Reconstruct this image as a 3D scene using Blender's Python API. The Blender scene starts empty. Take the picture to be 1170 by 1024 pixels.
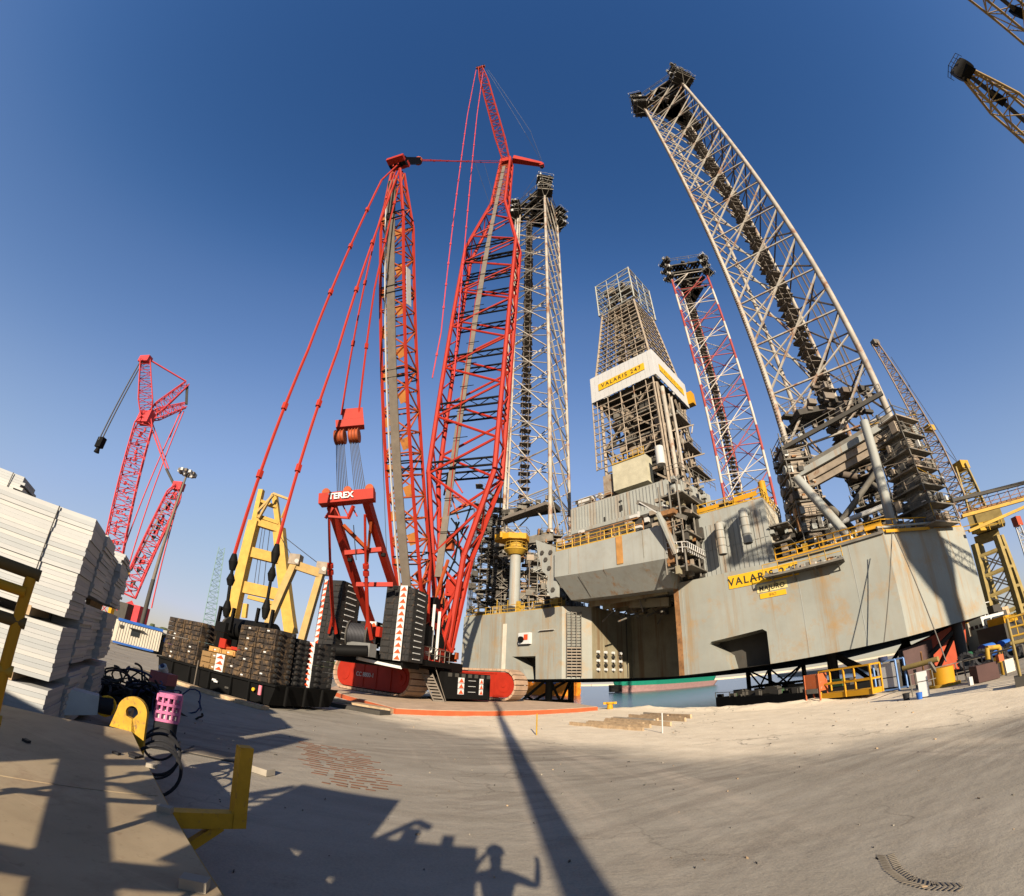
import bpy, bmesh, math, random
from mathutils import Vector as V, Matrix as M
random.seed(7)
S = bpy.context.scene
COL = S.collection
rad = math.radians
# ---------------------------------------------------------------- camera (wide action-camera lens), sky, sun, exposure
PITCH, ROLL, CAMH = 0.51704, 0.04027, 2.4
cd = bpy.data.cameras.new('camera'); cam = bpy.data.objects.new('camera', cd); COL.objects.link(cam); S.camera = cam
_r0 = V((1, 0, 0)); _u0 = V((0, -math.sin(PITCH), math.cos(PITCH))); _f = V((0, math.cos(PITCH), math.sin(PITCH)))
_c, _s = math.cos(ROLL), math.sin(ROLL)
_r = _r0 * _c + _u0 * _s; _u = _u0 * _c - _r0 * _s
cm = M(((_r.x, _u.x, -_f.x, 0), (_r.y, _u.y, -_f.y, 0), (_r.z, _u.z, -_f.z, CAMH), (0, 0, 0, 1)))
cam.matrix_world = cm
cd.type = 'PANO'; cd.clip_start = 0.05; cd.clip_end = 9000
cd.sensor_width = 36.0; cd.sensor_fit = 'HORIZONTAL'
cd.sensor_height = 36.0
def setp(k, v):
    for h in (cd, getattr(cd, 'cycles', None)):
        if h is None: continue
        try: setattr(h, k, v); return True
        except Exception: pass
    return False
setp('panorama_type', 'FISHEYE_LENS_POLYNOMIAL')
_q = 600.0 / 1170.0 * 36.0     # mm on the sensor per lens unit
setp('fisheye_fov', rad(220))
setp('fisheye_polynomial_k0', 0.0)
setp('fisheye_polynomial_k1', -1.17358 / _q)
setp('fisheye_polynomial_k2', 0.0)
setp('fisheye_polynomial_k3', 0.09442 / _q ** 3)
setp('fisheye_polynomial_k4', 0.0)

SUN_EL, SUN_AZ = 20.0, 177.8      # azimuth clockwise from +Y (the way the picture looks)
w = bpy.data.worlds.new('World'); S.world = w; w.use_nodes = True
nt = w.node_tree; bg = nt.nodes['Background']
sky = nt.nodes.new('ShaderNodeTexSky'); sky.sky_type = 'NISHITA'; sky.sun_disc = False
sky.sun_elevation = rad(SUN_EL); sky.sun_rotation = rad(SUN_AZ)
sky.air_density = 1.6; sky.dust_density = 0.0; sky.ozone_density = 8.0
# one tone curve over the whole sky dome: deeper overhead, milky toward the horizon all round
_k = 0.09 * 2 ** 0.75      # sky radiance that the curve below was drawn for
def _vm(op, val):
    n_ = nt.nodes.new('ShaderNodeVectorMath'); n_.operation = op; n_.inputs[1].default_value = (val,) * 3; return n_
_a = _vm('MULTIPLY', _k); nt.links.new(sky.outputs[0], _a.inputs[0])
cv = nt.nodes.new('ShaderNodeRGBCurve'); nt.links.new(_a.outputs[0], cv.inputs['Color'])
for ch, pts in enumerate(([(0, 0), (.0467, .026), (.076, .100), (.159, .285), (.25, .38), (.456, .505), (1, .70)],
                          [(0, 0), (.122, .085), (.195, .205), (.371, .424), (.50, .50), (.76, .60), (1, .68)],
                          [(0, 0), (.283, .242), (.413, .440), (.644, .68), (.738, .74), (.84, .74), (1, .80)])):
    c_ = cv.mapping.curves[ch]
    while len(c_.points) < len(pts): c_.points.new(.5, .5)
    for p_, (x_, y_) in zip(c_.points, pts): p_.location = (x_, y_); p_.handle_type = 'AUTO_CLAMPED'
cv.mapping.extend = 'EXTRAPOLATED'; cv.mapping.update()
_b = _vm('MULTIPLY', 1 / (0.06 * 2 ** 1.35)); nt.links.new(cv.outputs[0], _b.inputs[0])
nt.links.new(_b.outputs[0], bg.inputs[0]); bg.inputs[1].default_value = 0.06
sd = bpy.data.lights.new('sun', 'SUN'); sd.energy = 4.8; sd.angle = rad(0.55); sd.color = (1.0, 0.86, 0.68)
sun = bpy.data.objects.new('sun', sd); COL.objects.link(sun)
_sv = V((math.sin(rad(SUN_AZ)) * math.cos(rad(SUN_EL)), math.cos(rad(SUN_AZ)) * math.cos(rad(SUN_EL)), math.sin(rad(SUN_EL))))
sun.rotation_euler = _sv.to_track_quat('Z', 'Y').to_euler(); sun.location = (0, 0, 60)
S.view_settings.view_transform = 'Standard'; S.view_settings.look = 'None'
S.view_settings.gamma = 1.0; S.view_settings.exposure = 1.35; S.view_settings.use_curve_mapping = False
S.cycles.max_bounces = 6; S.cycles.diffuse_bounces = 3; S.cycles.glossy_bounces = 3; S.cycles.transparent_max_bounces = 6

# ---------------------------------------------------------------- materials
MATS = {}
def mat(name, col, rough=0.6, metal=0.0, stain=0.0, staincol=(0.16, 0.12, 0.07), rust=0.0, rscale=1.2, rustcol=(0.16, 0.06, 0.02), var=0.18, grain=9.0, bump=0.0, streak=False, col2=None, spec=0.4):
    if name in MATS: return MATS[name]
    m = bpy.data.materials.new(name); m.use_nodes = True; MATS[name] = m
    ks = 0.76; col = tuple(c * ks for c in col); rustcol = tuple(c * ks for c in rustcol); staincol = tuple(c * ks for c in staincol)
    if col2: col2 = tuple(c * ks for c in col2)
    n = m.node_tree; b = n.nodes['Principled BSDF']; L = n.links.new
    b.inputs['Roughness'].default_value = rough if spec > 0.5 else max(rough, 0.62); b.inputs['Metallic'].default_value = metal
    b.inputs['Specular IOR Level'].default_value = spec if spec > 0.5 else spec * 0.45
    geo = n.nodes.new('ShaderNodeNewGeometry')
    n1 = n.nodes.new('ShaderNodeTexNoise'); n1.inputs['Scale'].default_value = grain / 10.0; n1.inputs['Detail'].default_value = 7; n1.inputs['Roughness'].default_value = 0.62
    L(geo.outputs['Position'], n1.inputs['Vector'])
    r1 = n.nodes.new('ShaderNodeMapRange'); r1.inputs['From Min'].default_value = 0.3; r1.inputs['From Max'].default_value = 0.7
    L(n1.outputs['Fac'], r1.inputs['Value'])
    mx = n.nodes.new('ShaderNodeMix'); mx.data_type = 'RGBA'
    c2 = col2 if col2 else tuple(c * (1 - var) for c in col)
    mx.inputs['A'].default_value = (*c2, 1); mx.inputs['B'].default_value = (*[min(1, c * (1 + var * 0.6)) for c in col], 1)
    L(r1.outputs['Result'], mx.inputs['Factor'])
    out = mx.outputs['Result']
    if rust > 0:
        mp = n.nodes.new('ShaderNodeMapping'); mp.inputs['Scale'].default_value = (1, 1, 0.045 if streak else 0.8)
        L(geo.outputs['Position'], mp.inputs['Vector'])
        n2 = n.nodes.new('ShaderNodeTexNoise'); n2.inputs['Scale'].default_value = rscale; n2.inputs['Detail'].default_value = 9; n2.inputs['Roughness'].default_value = 0.68
        L(mp.outputs['Vector'], n2.inputs['Vector'])
        r2 = n.nodes.new('ShaderNodeMapRange'); t = 0.72 - 0.34 * rust
        r2.inputs['From Min'].default_value = t; r2.inputs['From Max'].default_value = t + 0.13
        L(n2.outputs['Fac'], r2.inputs['Value'])
        m2 = n.nodes.new('ShaderNodeMix'); m2.data_type = 'RGBA'; L(r2.outputs['Result'], m2.inputs['Factor'])
        L(out, m2.inputs['A']); m2.inputs['B'].default_value = (*rustcol, 1); out = m2.outputs['Result']
    if stain > 0:      # long runs of dirt that washed down
        mp = n.nodes.new('ShaderNodeMapping'); mp.inputs['Scale'].default_value = (1, 1, 0.055); L(geo.outputs['Position'], mp.inputs['Vector'])
        n3 = n.nodes.new('ShaderNodeTexNoise'); n3.inputs['Scale'].default_value = 1.15; n3.inputs['Detail'].default_value = 7; n3.inputs['Roughness'].default_value = 0.7; L(mp.outputs['Vector'], n3.inputs['Vector'])
        r3 = n.nodes.new('ShaderNodeMapRange'); r3.inputs['From Min'].default_value = 0.46; r3.inputs['From Max'].default_value = 0.72; r3.inputs['To Max'].default_value = stain; L(n3.outputs['Fac'], r3.inputs['Value'])
        mg = n.nodes.new('ShaderNodeMapping'); mg.inputs['Scale'].default_value = (1, 1, 0.02); L(geo.outputs['Position'], mg.inputs['Vector'])
        ng = n.nodes.new('ShaderNodeTexNoise'); ng.inputs['Scale'].default_value = 0.33; ng.inputs['Detail'].default_value = 3; L(mg.outputs['Vector'], ng.inputs['Vector'])
        rg = n.nodes.new('ShaderNodeMapRange'); rg.inputs['From Min'].default_value = 0.50; rg.inputs['From Max'].default_value = 0.60; rg.inputs['To Min'].default_value = 0.15; L(ng.outputs['Fac'], rg.inputs['Value'])
        mm_ = n.nodes.new('ShaderNodeMath'); mm_.operation = 'MULTIPLY'; L(r3.outputs['Result'], mm_.inputs[0]); L(rg.outputs['Result'], mm_.inputs[1])
        m3 = n.nodes.new('ShaderNodeMix'); m3.data_type = 'RGBA'; L(mm_.outputs[0], m3.inputs['Factor']); L(out, m3.inputs['A']); m3.inputs['B'].default_value = (*staincol, 1)
        n4 = n.nodes.new('ShaderNodeTexNoise'); n4.inputs['Scale'].default_value = 0.28; n4.inputs['Detail'].default_value = 8; n4.inputs['Roughness'].default_value = 0.75; L(geo.outputs['Position'], n4.inputs['Vector'])
        r4 = n.nodes.new('ShaderNodeMapRange'); r4.inputs['From Min'].default_value = 0.52; r4.inputs['From Max'].default_value = 0.70; r4.inputs['To Max'].default_value = stain * 0.75; L(n4.outputs['Fac'], r4.inputs['Value'])
        m4 = n.nodes.new('ShaderNodeMix'); m4.data_type = 'RGBA'; L(r4.outputs['Result'], m4.inputs['Factor']); L(m3.outputs['Result'], m4.inputs['A']); m4.inputs['B'].default_value = (*[c * 1.25 for c in staincol], 1); out = m4.outputs['Result']
    L(out, b.inputs['Base Color'])
    if bump > 0:
        bp = n.nodes.new('ShaderNodeBump'); bp.inputs['Strength'].default_value = bump; bp.inputs['Distance'].default_value = 0.05
        L(n1.outputs['Fac'], bp.inputs['Height']); L(bp.outputs['Normal'], b.inputs['Normal'])
    return m

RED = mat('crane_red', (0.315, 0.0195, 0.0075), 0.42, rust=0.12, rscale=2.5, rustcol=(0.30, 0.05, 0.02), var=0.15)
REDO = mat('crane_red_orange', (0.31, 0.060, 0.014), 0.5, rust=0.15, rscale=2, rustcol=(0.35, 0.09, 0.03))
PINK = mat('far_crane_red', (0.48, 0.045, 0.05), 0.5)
BLK = mat('black_steel', (0.007, 0.0068, 0.0065), 0.5, rust=0.12, rscale=3, rustcol=(0.03, 0.02, 0.013), spec=0.12)
DRK = mat('dark_grimy_steel', (0.055, 0.05, 0.042), 0.75, rust=0.3, rscale=2.5, rustcol=(0.10, 0.05, 0.025))
HULL = mat('hull_grey_paint', (0.265, 0.272, 0.238), 0.6, stain=1.0, staincol=(0.25, 0.15, 0.055), rust=0.34, rscale=0.9, rustcol=(0.27, 0.16, 0.06), streak=True, grain=2.0, var=0.16)
HULL2 = mat('module_grey_paint', (0.29, 0.30, 0.275), 0.6, stain=0.5, rust=0.5, rscale=0.9, rustcol=(0.28, 0.18, 0.10), streak=True, grain=3.0, var=0.12)
HIN = mat('hull_slot_paint', (0.26, 0.23, 0.15), 0.8, stain=0.6, rust=0.6, rscale=0.6, rustcol=(0.16, 0.10, 0.05), streak=True, grain=3.0, var=0.3)
LEG = mat('leg_cream_paint', (0.36, 0.325, 0.27), 0.6, rust=0.6, rscale=0.5, rustcol=(0.22, 0.10, 0.045), var=0.25, grain=4)
LEGR = mat('leg_red_band', (0.30, 0.05, 0.04), 0.6, rust=0.2, rscale=0.5, rustcol=(0.3, 0.08, 0.04), var=0.25, grain=4)
LEGW = mat('leg_white_band', (0.46, 0.41, 0.35), 0.6, rust=0.28, rscale=0.5, rustcol=(0.28, 0.13, 0.06), var=0.2, grain=4)
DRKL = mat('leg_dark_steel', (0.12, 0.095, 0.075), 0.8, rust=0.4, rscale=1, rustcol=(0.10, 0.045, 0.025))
RIGB = mat('derrick_brown_grey', (0.27, 0.22, 0.165), 0.7, rust=0.42, rscale=0.9, rustcol=(0.16, 0.075, 0.035), var=0.3)
RIGG = mat('rig_grimy_grey', (0.15, 0.138, 0.115), 0.75, rust=0.4, rscale=1.4, rustcol=(0.17, 0.08, 0.035), var=0.35)
RUST = mat('rusted_orange_steel', (0.25, 0.125, 0.05), 0.8, rust=0.6, rscale=2.5, rustcol=(0.13, 0.07, 0.035), var=0.4)
YEL = mat('safety_yellow', (0.47, 0.235, 0.010), 0.45, rust=0.18, rscale=3, rustcol=(0.35, 0.2, 0.04), var=0.12)
YELD = mat('worn_yellow_paint', (0.42, 0.25, 0.03), 0.55, rust=0.45, rscale=2, rustcol=(0.22, 0.12, 0.04), var=0.2)
YELP = mat('portal_crane_yellow', (0.27, 0.20, 0.07), 0.6, rust=0.36, rscale=0.8, rustcol=(0.16, 0.11, 0.06), var=0.25)
PALY = mat('pale_yellow_frame', (0.46, 0.285, 0.06), 0.5, rust=0.1, rscale=1, rustcol=(0.4, 0.3, 0.15))
TAN = mat('tan_yellow_frame', (0.36, 0.24, 0.085), 0.6, rust=0.2, rscale=1, rustcol=(0.3, 0.2, 0.1))
WHT = mat('white_paint', (0.47, 0.46, 0.43), 0.5, rust=0.08, rscale=3, rustcol=(0.4, 0.34, 0.25), var=0.07)
SHW = mat('sign_white', (0.52, 0.52, 0.50), 0.5, var=0.03)
SHY = mat('sign_yellow', (0.60, 0.35, 0.015), 0.5, var=0.06, grain=8, rust=0.08, rscale=4, rustcol=(0.5, 0.3, 0.05))
SHB = mat('lettering_black', (0.03, 0.028, 0.025), 0.6, var=0.1)
CHR = mat('chevron_red', (0.68, 0.07, 0.02), 0.5, var=0.1)
SHE = mat('galvanised_sheet', (0.38, 0.38, 0.365), 0.5, metal=0.1, var=0.10, grain=7)
SHE2 = mat('galvanised_sheet_warm', (0.42, 0.41, 0.38), 0.5, metal=0.1, var=0.08, grain=7)
SHE3 = mat('galvanised_sheet_cool', (0.33, 0.34, 0.335), 0.5, metal=0.1, var=0.10, grain=7)
ROPE = mat('wire_rope', (0.06, 0.06, 0.065), 0.5, metal=0.4)
BLUE = mat('blue_paint', (0.03, 0.12, 0.42), 0.5)
TEAL = mat('teal_far_crane', (0.17, 0.26, 0.26), 0.6)  # distance haze is mixed into this colour as a faded teal
GRN = mat('ship_green', (0.008, 0.17, 0.11), 0.5, var=0.1)
ORG = mat('ship_orange', (0.80, 0.24, 0.02), 0.5, var=0.1)
SHR = mat('ship_antifouling', (0.36, 0.22, 0.20), 0.7, var=0.2)
WOOD = mat('weathered_timber', (0.42, 0.30, 0.18), 0.85, var=0.35, grain=30, bump=0.3)
SHOE = mat('track_shoe_dusty', (0.40, 0.27, 0.18), 0.85, rust=0.25, rscale=3, rustcol=(0.25, 0.13, 0.07), var=0.25)
RUB = mat('black_rubber', (0.02, 0.02, 0.022), 0.65, spec=0.3)
WALK = mat('aluminium_walkway', (0.15, 0.125, 0.098), 0.6, var=0.2, grain=12)
DECKM = mat('deck_plate_dusty', (0.335, 0.262, 0.162), 0.8, rust=0.50, rscale=1.1, rustcol=(0.24, 0.165, 0.10), var=0.16, grain=14, bump=0.12)
CWB = mat('counterweight_rusty', (0.125, 0.08, 0.042), 0.8, rust=0.95, rscale=3.2, rustcol=(0.028, 0.022, 0.018), var=0.6, grain=30)
CWD = mat('counterweight_black', (0.022, 0.021, 0.02), 0.6, rust=0.5, rscale=3, rustcol=(0.07, 0.045, 0.03), var=0.3)
SIDG = mat('portacabin_cream', (0.55, 0.50, 0.40), 0.6, var=0.08)
PNK = mat('pink_paint', (0.50, 0.15, 0.28), 0.55, var=0.15, rust=0.15, rscale=6, rustcol=(0.4, 0.15, 0.2))
GLS = mat('dark_glass', (0.02, 0.025, 0.03), 0.12, spec=0.8)
CON = mat('concrete', (0.30, 0.265, 0.21), 0.9, var=0.2, grain=20, bump=0.2)
SKIN = mat('skin', (0.35, 0.2, 0.13), 0.6); HIVIS = mat('hivis_vest', (0.75, 0.30, 0.02), 0.7); NAVY = mat('navy_cloth', (0.03, 0.04, 0.09), 0.8)

# close-range paints and the deck plate get finer wear
YELN = mat('bracket_yellow_chipped', (0.50, 0.265, 0.015), 0.6, rust=0.42, rscale=11, rustcol=(0.20, 0.11, 0.04), var=0.18, grain=60, bump=0.15)
LUGY = mat('lug_yellow_chipped', (0.44, 0.25, 0.02), 0.6, rust=0.5, rscale=14, rustcol=(0.17, 0.10, 0.04), var=0.2, grain=60, bump=0.15)
def detail_deck(m):
    n = m.node_tree; L = n.links.new; b = n.nodes['Principled BSDF']; src = b.inputs['Base Color'].links[0].from_socket
    geo = n.nodes.new('ShaderNodeNewGeometry'); out = src
    for sc, st, rot, lo, hi, amt, colr in ((5, (0.06, 2.2, 1), 35, .64, .70, .22, (0.42, 0.33, 0.22)), (4, (0.05, 2.6, 1), -50, .66, .70, .2, (0.40, 0.31, 0.21)), (1.6, (1, 1, 1), 0, .50, .72, .45, (0.16, 0.11, 0.07)), (14, (1, 1, 1), 0, .60, .74, .45, (0.13, 0.085, 0.05)), (0.8, (0.4, 1.6, 1), 42, .52, .70, .2, (0.36, 0.28, 0.19))):
        mp = n.nodes.new('ShaderNodeMapping'); mp.inputs['Scale'].default_value = st; mp.inputs['Rotation'].default_value = (0, 0, rad(rot)); L(geo.outputs['Position'], mp.inputs['Vector'])
        t = n.nodes.new('ShaderNodeTexNoise'); t.inputs['Scale'].default_value = sc; t.inputs['Detail'].default_value = 8; t.inputs['Distortion'].default_value = .6; L(mp.outputs['Vector'], t.inputs['Vector'])
        r = n.nodes.new('ShaderNodeMapRange'); r.inputs['From Min'].default_value = lo; r.inputs['From Max'].default_value = hi; r.inputs['To Max'].default_value = amt; L(t.outputs['Fac'], r.inputs['Value'])
        x = n.nodes.new('ShaderNodeMix'); x.data_type = 'RGBA'; L(r.outputs['Result'], x.inputs['Factor']); L(out, x.inputs['A']); x.inputs['B'].default_value = (*colr, 1); out = x.outputs['Result']
    L(out, b.inputs['Base Color'])
detail_deck(DECKM)

# ---------------------------------------------------------------- building helpers
W = {}                                             # world matrix of everything that is placed
def place(o, Wm, parent=None):
    o.parent = parent
    o.matrix_basis = (W[parent.name].inverted() @ Wm) if parent else Wm
    W[o.name] = Wm
def link(name, data, Wm, parent=None):
    o = bpy.data.objects.new(name, data); COL.objects.link(o); place(o, Wm, parent); return o
def T(x, y=None, z=None):
    return M.Translation(V((x, y, z)) if y is not None else V(x))
def thing(name, label, cat, loc, group=None, rotz=0.0):
    o = link(name, None, T(loc) @ M.Rotation(rotz, 4, 'Z')); o['label'] = label; o['category'] = cat
    if group: o['group'] = group
    return o
def tag(o, label, cat, group=None):
    o['label'] = label; o['category'] = cat
    if group: o['group'] = group
    return o
def part(name, parent, loc=None):
    return link(name, None, T(loc) if loc is not None else W[parent.name], parent)
UNIT = {}
def unit(kind, m):
    k = (kind, m.name)
    if k in UNIT: return UNIT[k]
    me = bpy.data.meshes.new(kind)
    if kind == 'box':
        v = [(x, y, z) for z in (0, 1) for y in (-.5, .5) for x in (-.5, .5)]
        f = [(0, 2, 3, 1), (4, 5, 7, 6), (0, 1, 5, 4), (2, 6, 7, 3), (0, 4, 6, 2), (1, 3, 7, 5)]
        me.from_pydata(v, [], f)
    else:
        n = int(kind[3:]); v = []; f = []
        for z in (0, 1):
            for i in range(n): a = 2 * math.pi * i / n; v.append((math.cos(a), math.sin(a), z))
        for i in range(n): j = (i + 1) % n; f.append((i, j, n + j, n + i))
        f.append(tuple(range(n - 1, -1, -1))); f.append(tuple(range(n, 2 * n)))
        me.from_pydata(v, [], f)
        for p in me.polygons[:n]: p.use_smooth = n > 6
    me.materials.append(m); UNIT[k] = me; return me
def frame(p, q, up=V((0, 0, 1))):
    z = (q - p); L = z.length; z = z / max(L, 1e-9)
    if abs(z.dot(up)) > 0.995: up = V((0.02, 1, 0))
    x = up.cross(z).normalized(); y = z.cross(x)
    return M(((x.x, y.x, z.x, p.x), (x.y, y.y, z.y, p.y), (x.z, y.z, z.z, p.z), (0, 0, 0, 1))), L
def beam(name, p, q, r, m, parent=None, n=6):
    p = V(p); q = V(q); F, L = frame(p, q)
    return link(name, unit('cyl%d' % n, m), F @ M.Diagonal((r, r, L, 1)), parent)
def bar(name, p, q, w, h, m, parent=None, up=V((0, 0, 1))):
    p = V(p); q = V(q); F, L = frame(p, q, up)
    return link(name, unit('box', m), F @ M.Diagonal((w, h, L, 1)), parent)
class MB:
    """collects shapes in world space and links them as one mesh object"""
    def __init__(s): s.v = []; s.f = []; s.mi = []; s.ms = []; s.sm = []; s.cut = []
    def _m(s, m):
        if m not in s.ms: s.ms.append(m)
        return s.ms.index(m)
    def add(s, vs, fs, m, smooth=False, same=False):
        if not same: s.cut.append((len(s.v), len(s.f)))
        b = len(s.v); i = s._m(m); s.v += [tuple(v) for v in vs]
        for f in fs: s.f.append(tuple(b + k for k in f)); s.mi.append(i); s.sm.append(smooth)
    def tube(s, p, q, r, m, n=6, r2=None, cap=True):
        p = V(p); q = V(q); F, L = frame(p, q); r2 = r if r2 is None else r2; vs = []
        for z, R in ((0, r), (L, r2)):
            for i in range(n): a = 2 * math.pi * i / n; vs.append(F @ V((R * math.cos(a), R * math.sin(a), z)))
        s.add(vs, [(i, (i + 1) % n, n + (i + 1) % n, n + i) for i in range(n)], m, n > 6)
        if cap: s.add(vs, [tuple(range(n - 1, -1, -1)), tuple(range(n, 2 * n))], m, same=True)
    def bar(s, p, q, w, h, m, up=V((0, 0, 1)), w2=None, h2=None):
        p = V(p); q = V(q); F, L = frame(p, q, up); w2 = w if w2 is None else w2; h2 = h if h2 is None else h2
        vs = [F @ V((x * a, y * b, z)) for z, a, b in ((0, w, h), (L, w2, h2)) for y in (-.5, .5) for x in (-.5, .5)]
        s.add(vs, [(0, 2, 3, 1), (4, 5, 7, 6), (0, 1, 5, 4), (2, 6, 7, 3), (0, 4, 6, 2), (1, 3, 7, 5)], m)
    def box(s, c, sz, m, ax=None, ay=None):
        """c = centre; ax, ay = horizontal unit axes"""
        c = V(c); ax = V(ax) if ax is not None else V((1, 0, 0)); ay = V(ay) if ay is not None else V((0, 1, 0)); az = V((0, 0, 1))
        vs = [c + ax * sz[0] * x + ay * sz[1] * y + az * sz[2] * z for z in (-.5, .5) for y in (-.5, .5) for x in (-.5, .5)]
        s.add(vs, [(0, 2, 3, 1), (4, 5, 7, 6), (0, 1, 5, 4), (2, 6, 7, 3), (0, 4, 6, 2), (1, 3, 7, 5)], m)
    def prism(s, poly, z0, z1, m, capb=True):
        """poly: list of (x, y); z0, z1 numbers or lists"""
        n = len(poly); a = z0 if isinstance(z0, (list, tuple)) else [z0] * n; b = z1 if isinstance(z1, (list, tuple)) else [z1] * n
        vs = [(p[0], p[1], a[i]) for i, p in enumerate(poly)] + [(p[0], p[1], b[i]) for i, p in enumerate(poly)]
        fs = [(i, (i + 1) % n, n + (i + 1) % n, n + i) for i in range(n)] + [tuple(range(n, 2 * n))]
        if capb: fs.append(tuple(range(n - 1, -1, -1)))
        s.add(vs, fs, m)
    def solid(s, ring0, ring1, m):
        """two rings of 3D points joined"""
        n = len(ring0); s.add(list(ring0) + list(ring1), [(i, (i + 1) % n, n + (i + 1) % n, n + i) for i in range(n)] + [tuple(range(n - 1, -1, -1)), tuple(range(n, 2 * n))], m)
    def rail(s, pts, h, m, r=0.03, gap=1.6, rails=2, toe=False):
        """handrail along points"""
        for a, b in zip(pts[:-1], pts[1:]):
            a = V(a); b = V(b); n = max(1, int((b - a).length / gap))
            for i in range(n + 1):
                p = a.lerp(b, i / n); s.bar(p, p + V((0, 0, h)), r * 2, r * 2, m)
            for k in range(rails): z = V((0, 0, h * (k + 1) / rails)); s.bar(a + z, b + z, r * 2, r * 2, m)
            if toe: s.bar(a + V((0, 0, .08)), b + V((0, 0, .08)), .02, .16, m)
    def build(s, name, parent=None, stuff=False, loc=None):
        if parent and not stuff and 1 < len(s.cut) <= 8:          # a few pieces: each becomes a part of its own
            cuts = s.cut + [(len(s.v), len(s.f))]; first = None
            for (v0, f0), (v1, f1) in zip(cuts[:-1], cuts[1:]):
                b = MB(); b.v = s.v[v0:v1]; b.f = [tuple(k - v0 for k in f) for f in s.f[f0:f1]]
                used = sorted(set(s.mi[f0:f1])); b.ms = [s.ms[k] for k in used]; b.mi = [used.index(k) for k in s.mi[f0:f1]]; b.sm = s.sm[f0:f1]; b.cut = [(0, 0)]
                o = b.build(name, parent); first = first or o
            return first
        if parent and len(s.cut) > 8: stuff = True                 # many small pieces: real geometry, joined
        me = bpy.data.meshes.new(name)
        if loc is None:
            xs = [v[0] for v in s.v]; ys = [v[1] for v in s.v]; zs = [v[2] for v in s.v]
            loc = ((min(xs) + max(xs)) / 2, (min(ys) + max(ys)) / 2, min(zs))
        L = V(loc)
        me.from_pydata([(v[0] - L.x, v[1] - L.y, v[2] - L.z) for v in s.v], [], s.f)
        for m in s.ms: me.materials.append(m)
        me.polygons.foreach_set('material_index', s.mi); me.polygons.foreach_set('use_smooth', s.sm); me.update()
        bm = bmesh.new(); bm.from_mesh(me); bmesh.ops.recalc_face_normals(bm, faces=bm.faces); bm.to_mesh(me); bm.free()
        o = link(name, me, T(L), parent)
        if stuff: o['kind'] = 'stuff'
        return o
def struct(o):
    o['kind'] = 'structure'; return o
def P(az, el, r):
    """a place by compass bearing from the photographer's spot, height angle and distance over the ground"""
    a = rad(az); return V((r * math.sin(a), r * math.cos(a), CAMH + r * math.tan(rad(el))))
def text(name, s, size, X, Y, origin, m, parent, extrude=0.01, offset=0.0, spacing=1.0, align='CENTER'):
    """lettering; X = reading direction, Y = up"""
    c = bpy.data.curves.new(name, 'FONT'); c.body = s; c.size = size; c.extrude = extrude; c.offset = offset; c.space_character = spacing
    c.align_x = align; c.align_y = 'CENTER'; c.materials.append(m)
    X = V(X).normalized(); Y = V(Y).normalized(); Z = X.cross(Y); o = V(origin)
    tmp = bpy.data.objects.new('tmp', c); COL.objects.link(tmp)
    me = bpy.data.meshes.new_from_object(tmp.evaluated_get(bpy.context.evaluated_depsgraph_get()))
    bpy.data.objects.remove(tmp); me.name = name
    return link(name, me, M(((X.x, Y.x, Z.x, o.x), (X.y, Y.y, Z.y, o.y), (X.z, Y.z, Z.z, o.z), (0, 0, 0, 1))), parent)
def lattice(parent, st, side, m, rc, rb, nbay, mb=None, chord='chord', brace='brace', merged=False, faces=(0, 1, 2, 3), horiz=True):
    """four-chord truss through stations st = [(point, width, depth), ...]; nbay = bays per stretch"""
    mb = mb or m; acc = MB(); side = V(side).normalized(); cnt = 0
    for k in range(len(st) - 1):
        (p, w0, d0), (q, w1, d1) = st[k], st[k + 1]; p = V(p); q = V(q)
        ax = (q - p).normalized(); dd = ax.cross(side).normalized(); ss = dd.cross(ax).normalized()
        A = [p + ss * w0 / 2 * a + dd * d0 / 2 * b for a, b in ((-1, -1), (1, -1), (1, 1), (-1, 1))]
        B = [q + ss * w1 / 2 * a + dd * d1 / 2 * b for a, b in ((-1, -1), (1, -1), (1, 1), (-1, 1))]
        for a, b in zip(A, B):
            if merged: acc.tube(a, b, rc, m, 5)
            else: beam(chord, a, b, rc, m, parent, 6)
        n = nbay[k] if isinstance(nbay, (list, tuple)) else nbay
        for f in faces:
            a0, a1, b0, b1 = A[f], B[f], A[(f + 1) % 4], B[(f + 1) % 4]
            for i in range(n):
                t0, t1 = i / n, (i + 1) / n
                if (i + f) % 2: s0, s1 = a0.lerp(a1, t0), b0.lerp(b1, t1)
                else: s0, s1 = b0.lerp(b1, t0), a0.lerp(a1, t1)
                if merged: acc.tube(s0, s1, rb, mb, 4)
                else: beam(brace, s0, s1, rb, mb, parent, 5)
                if horiz:
                    h0, h1 = a0.lerp(a1, t0), b0.lerp(b1, t0)
                    if merged: acc.tube(h0, h1, rb, mb, 4)
                    else: beam(brace, h0, h1, rb, mb, parent, 5)
    if merged: return acc.build('lattice', parent)
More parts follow.
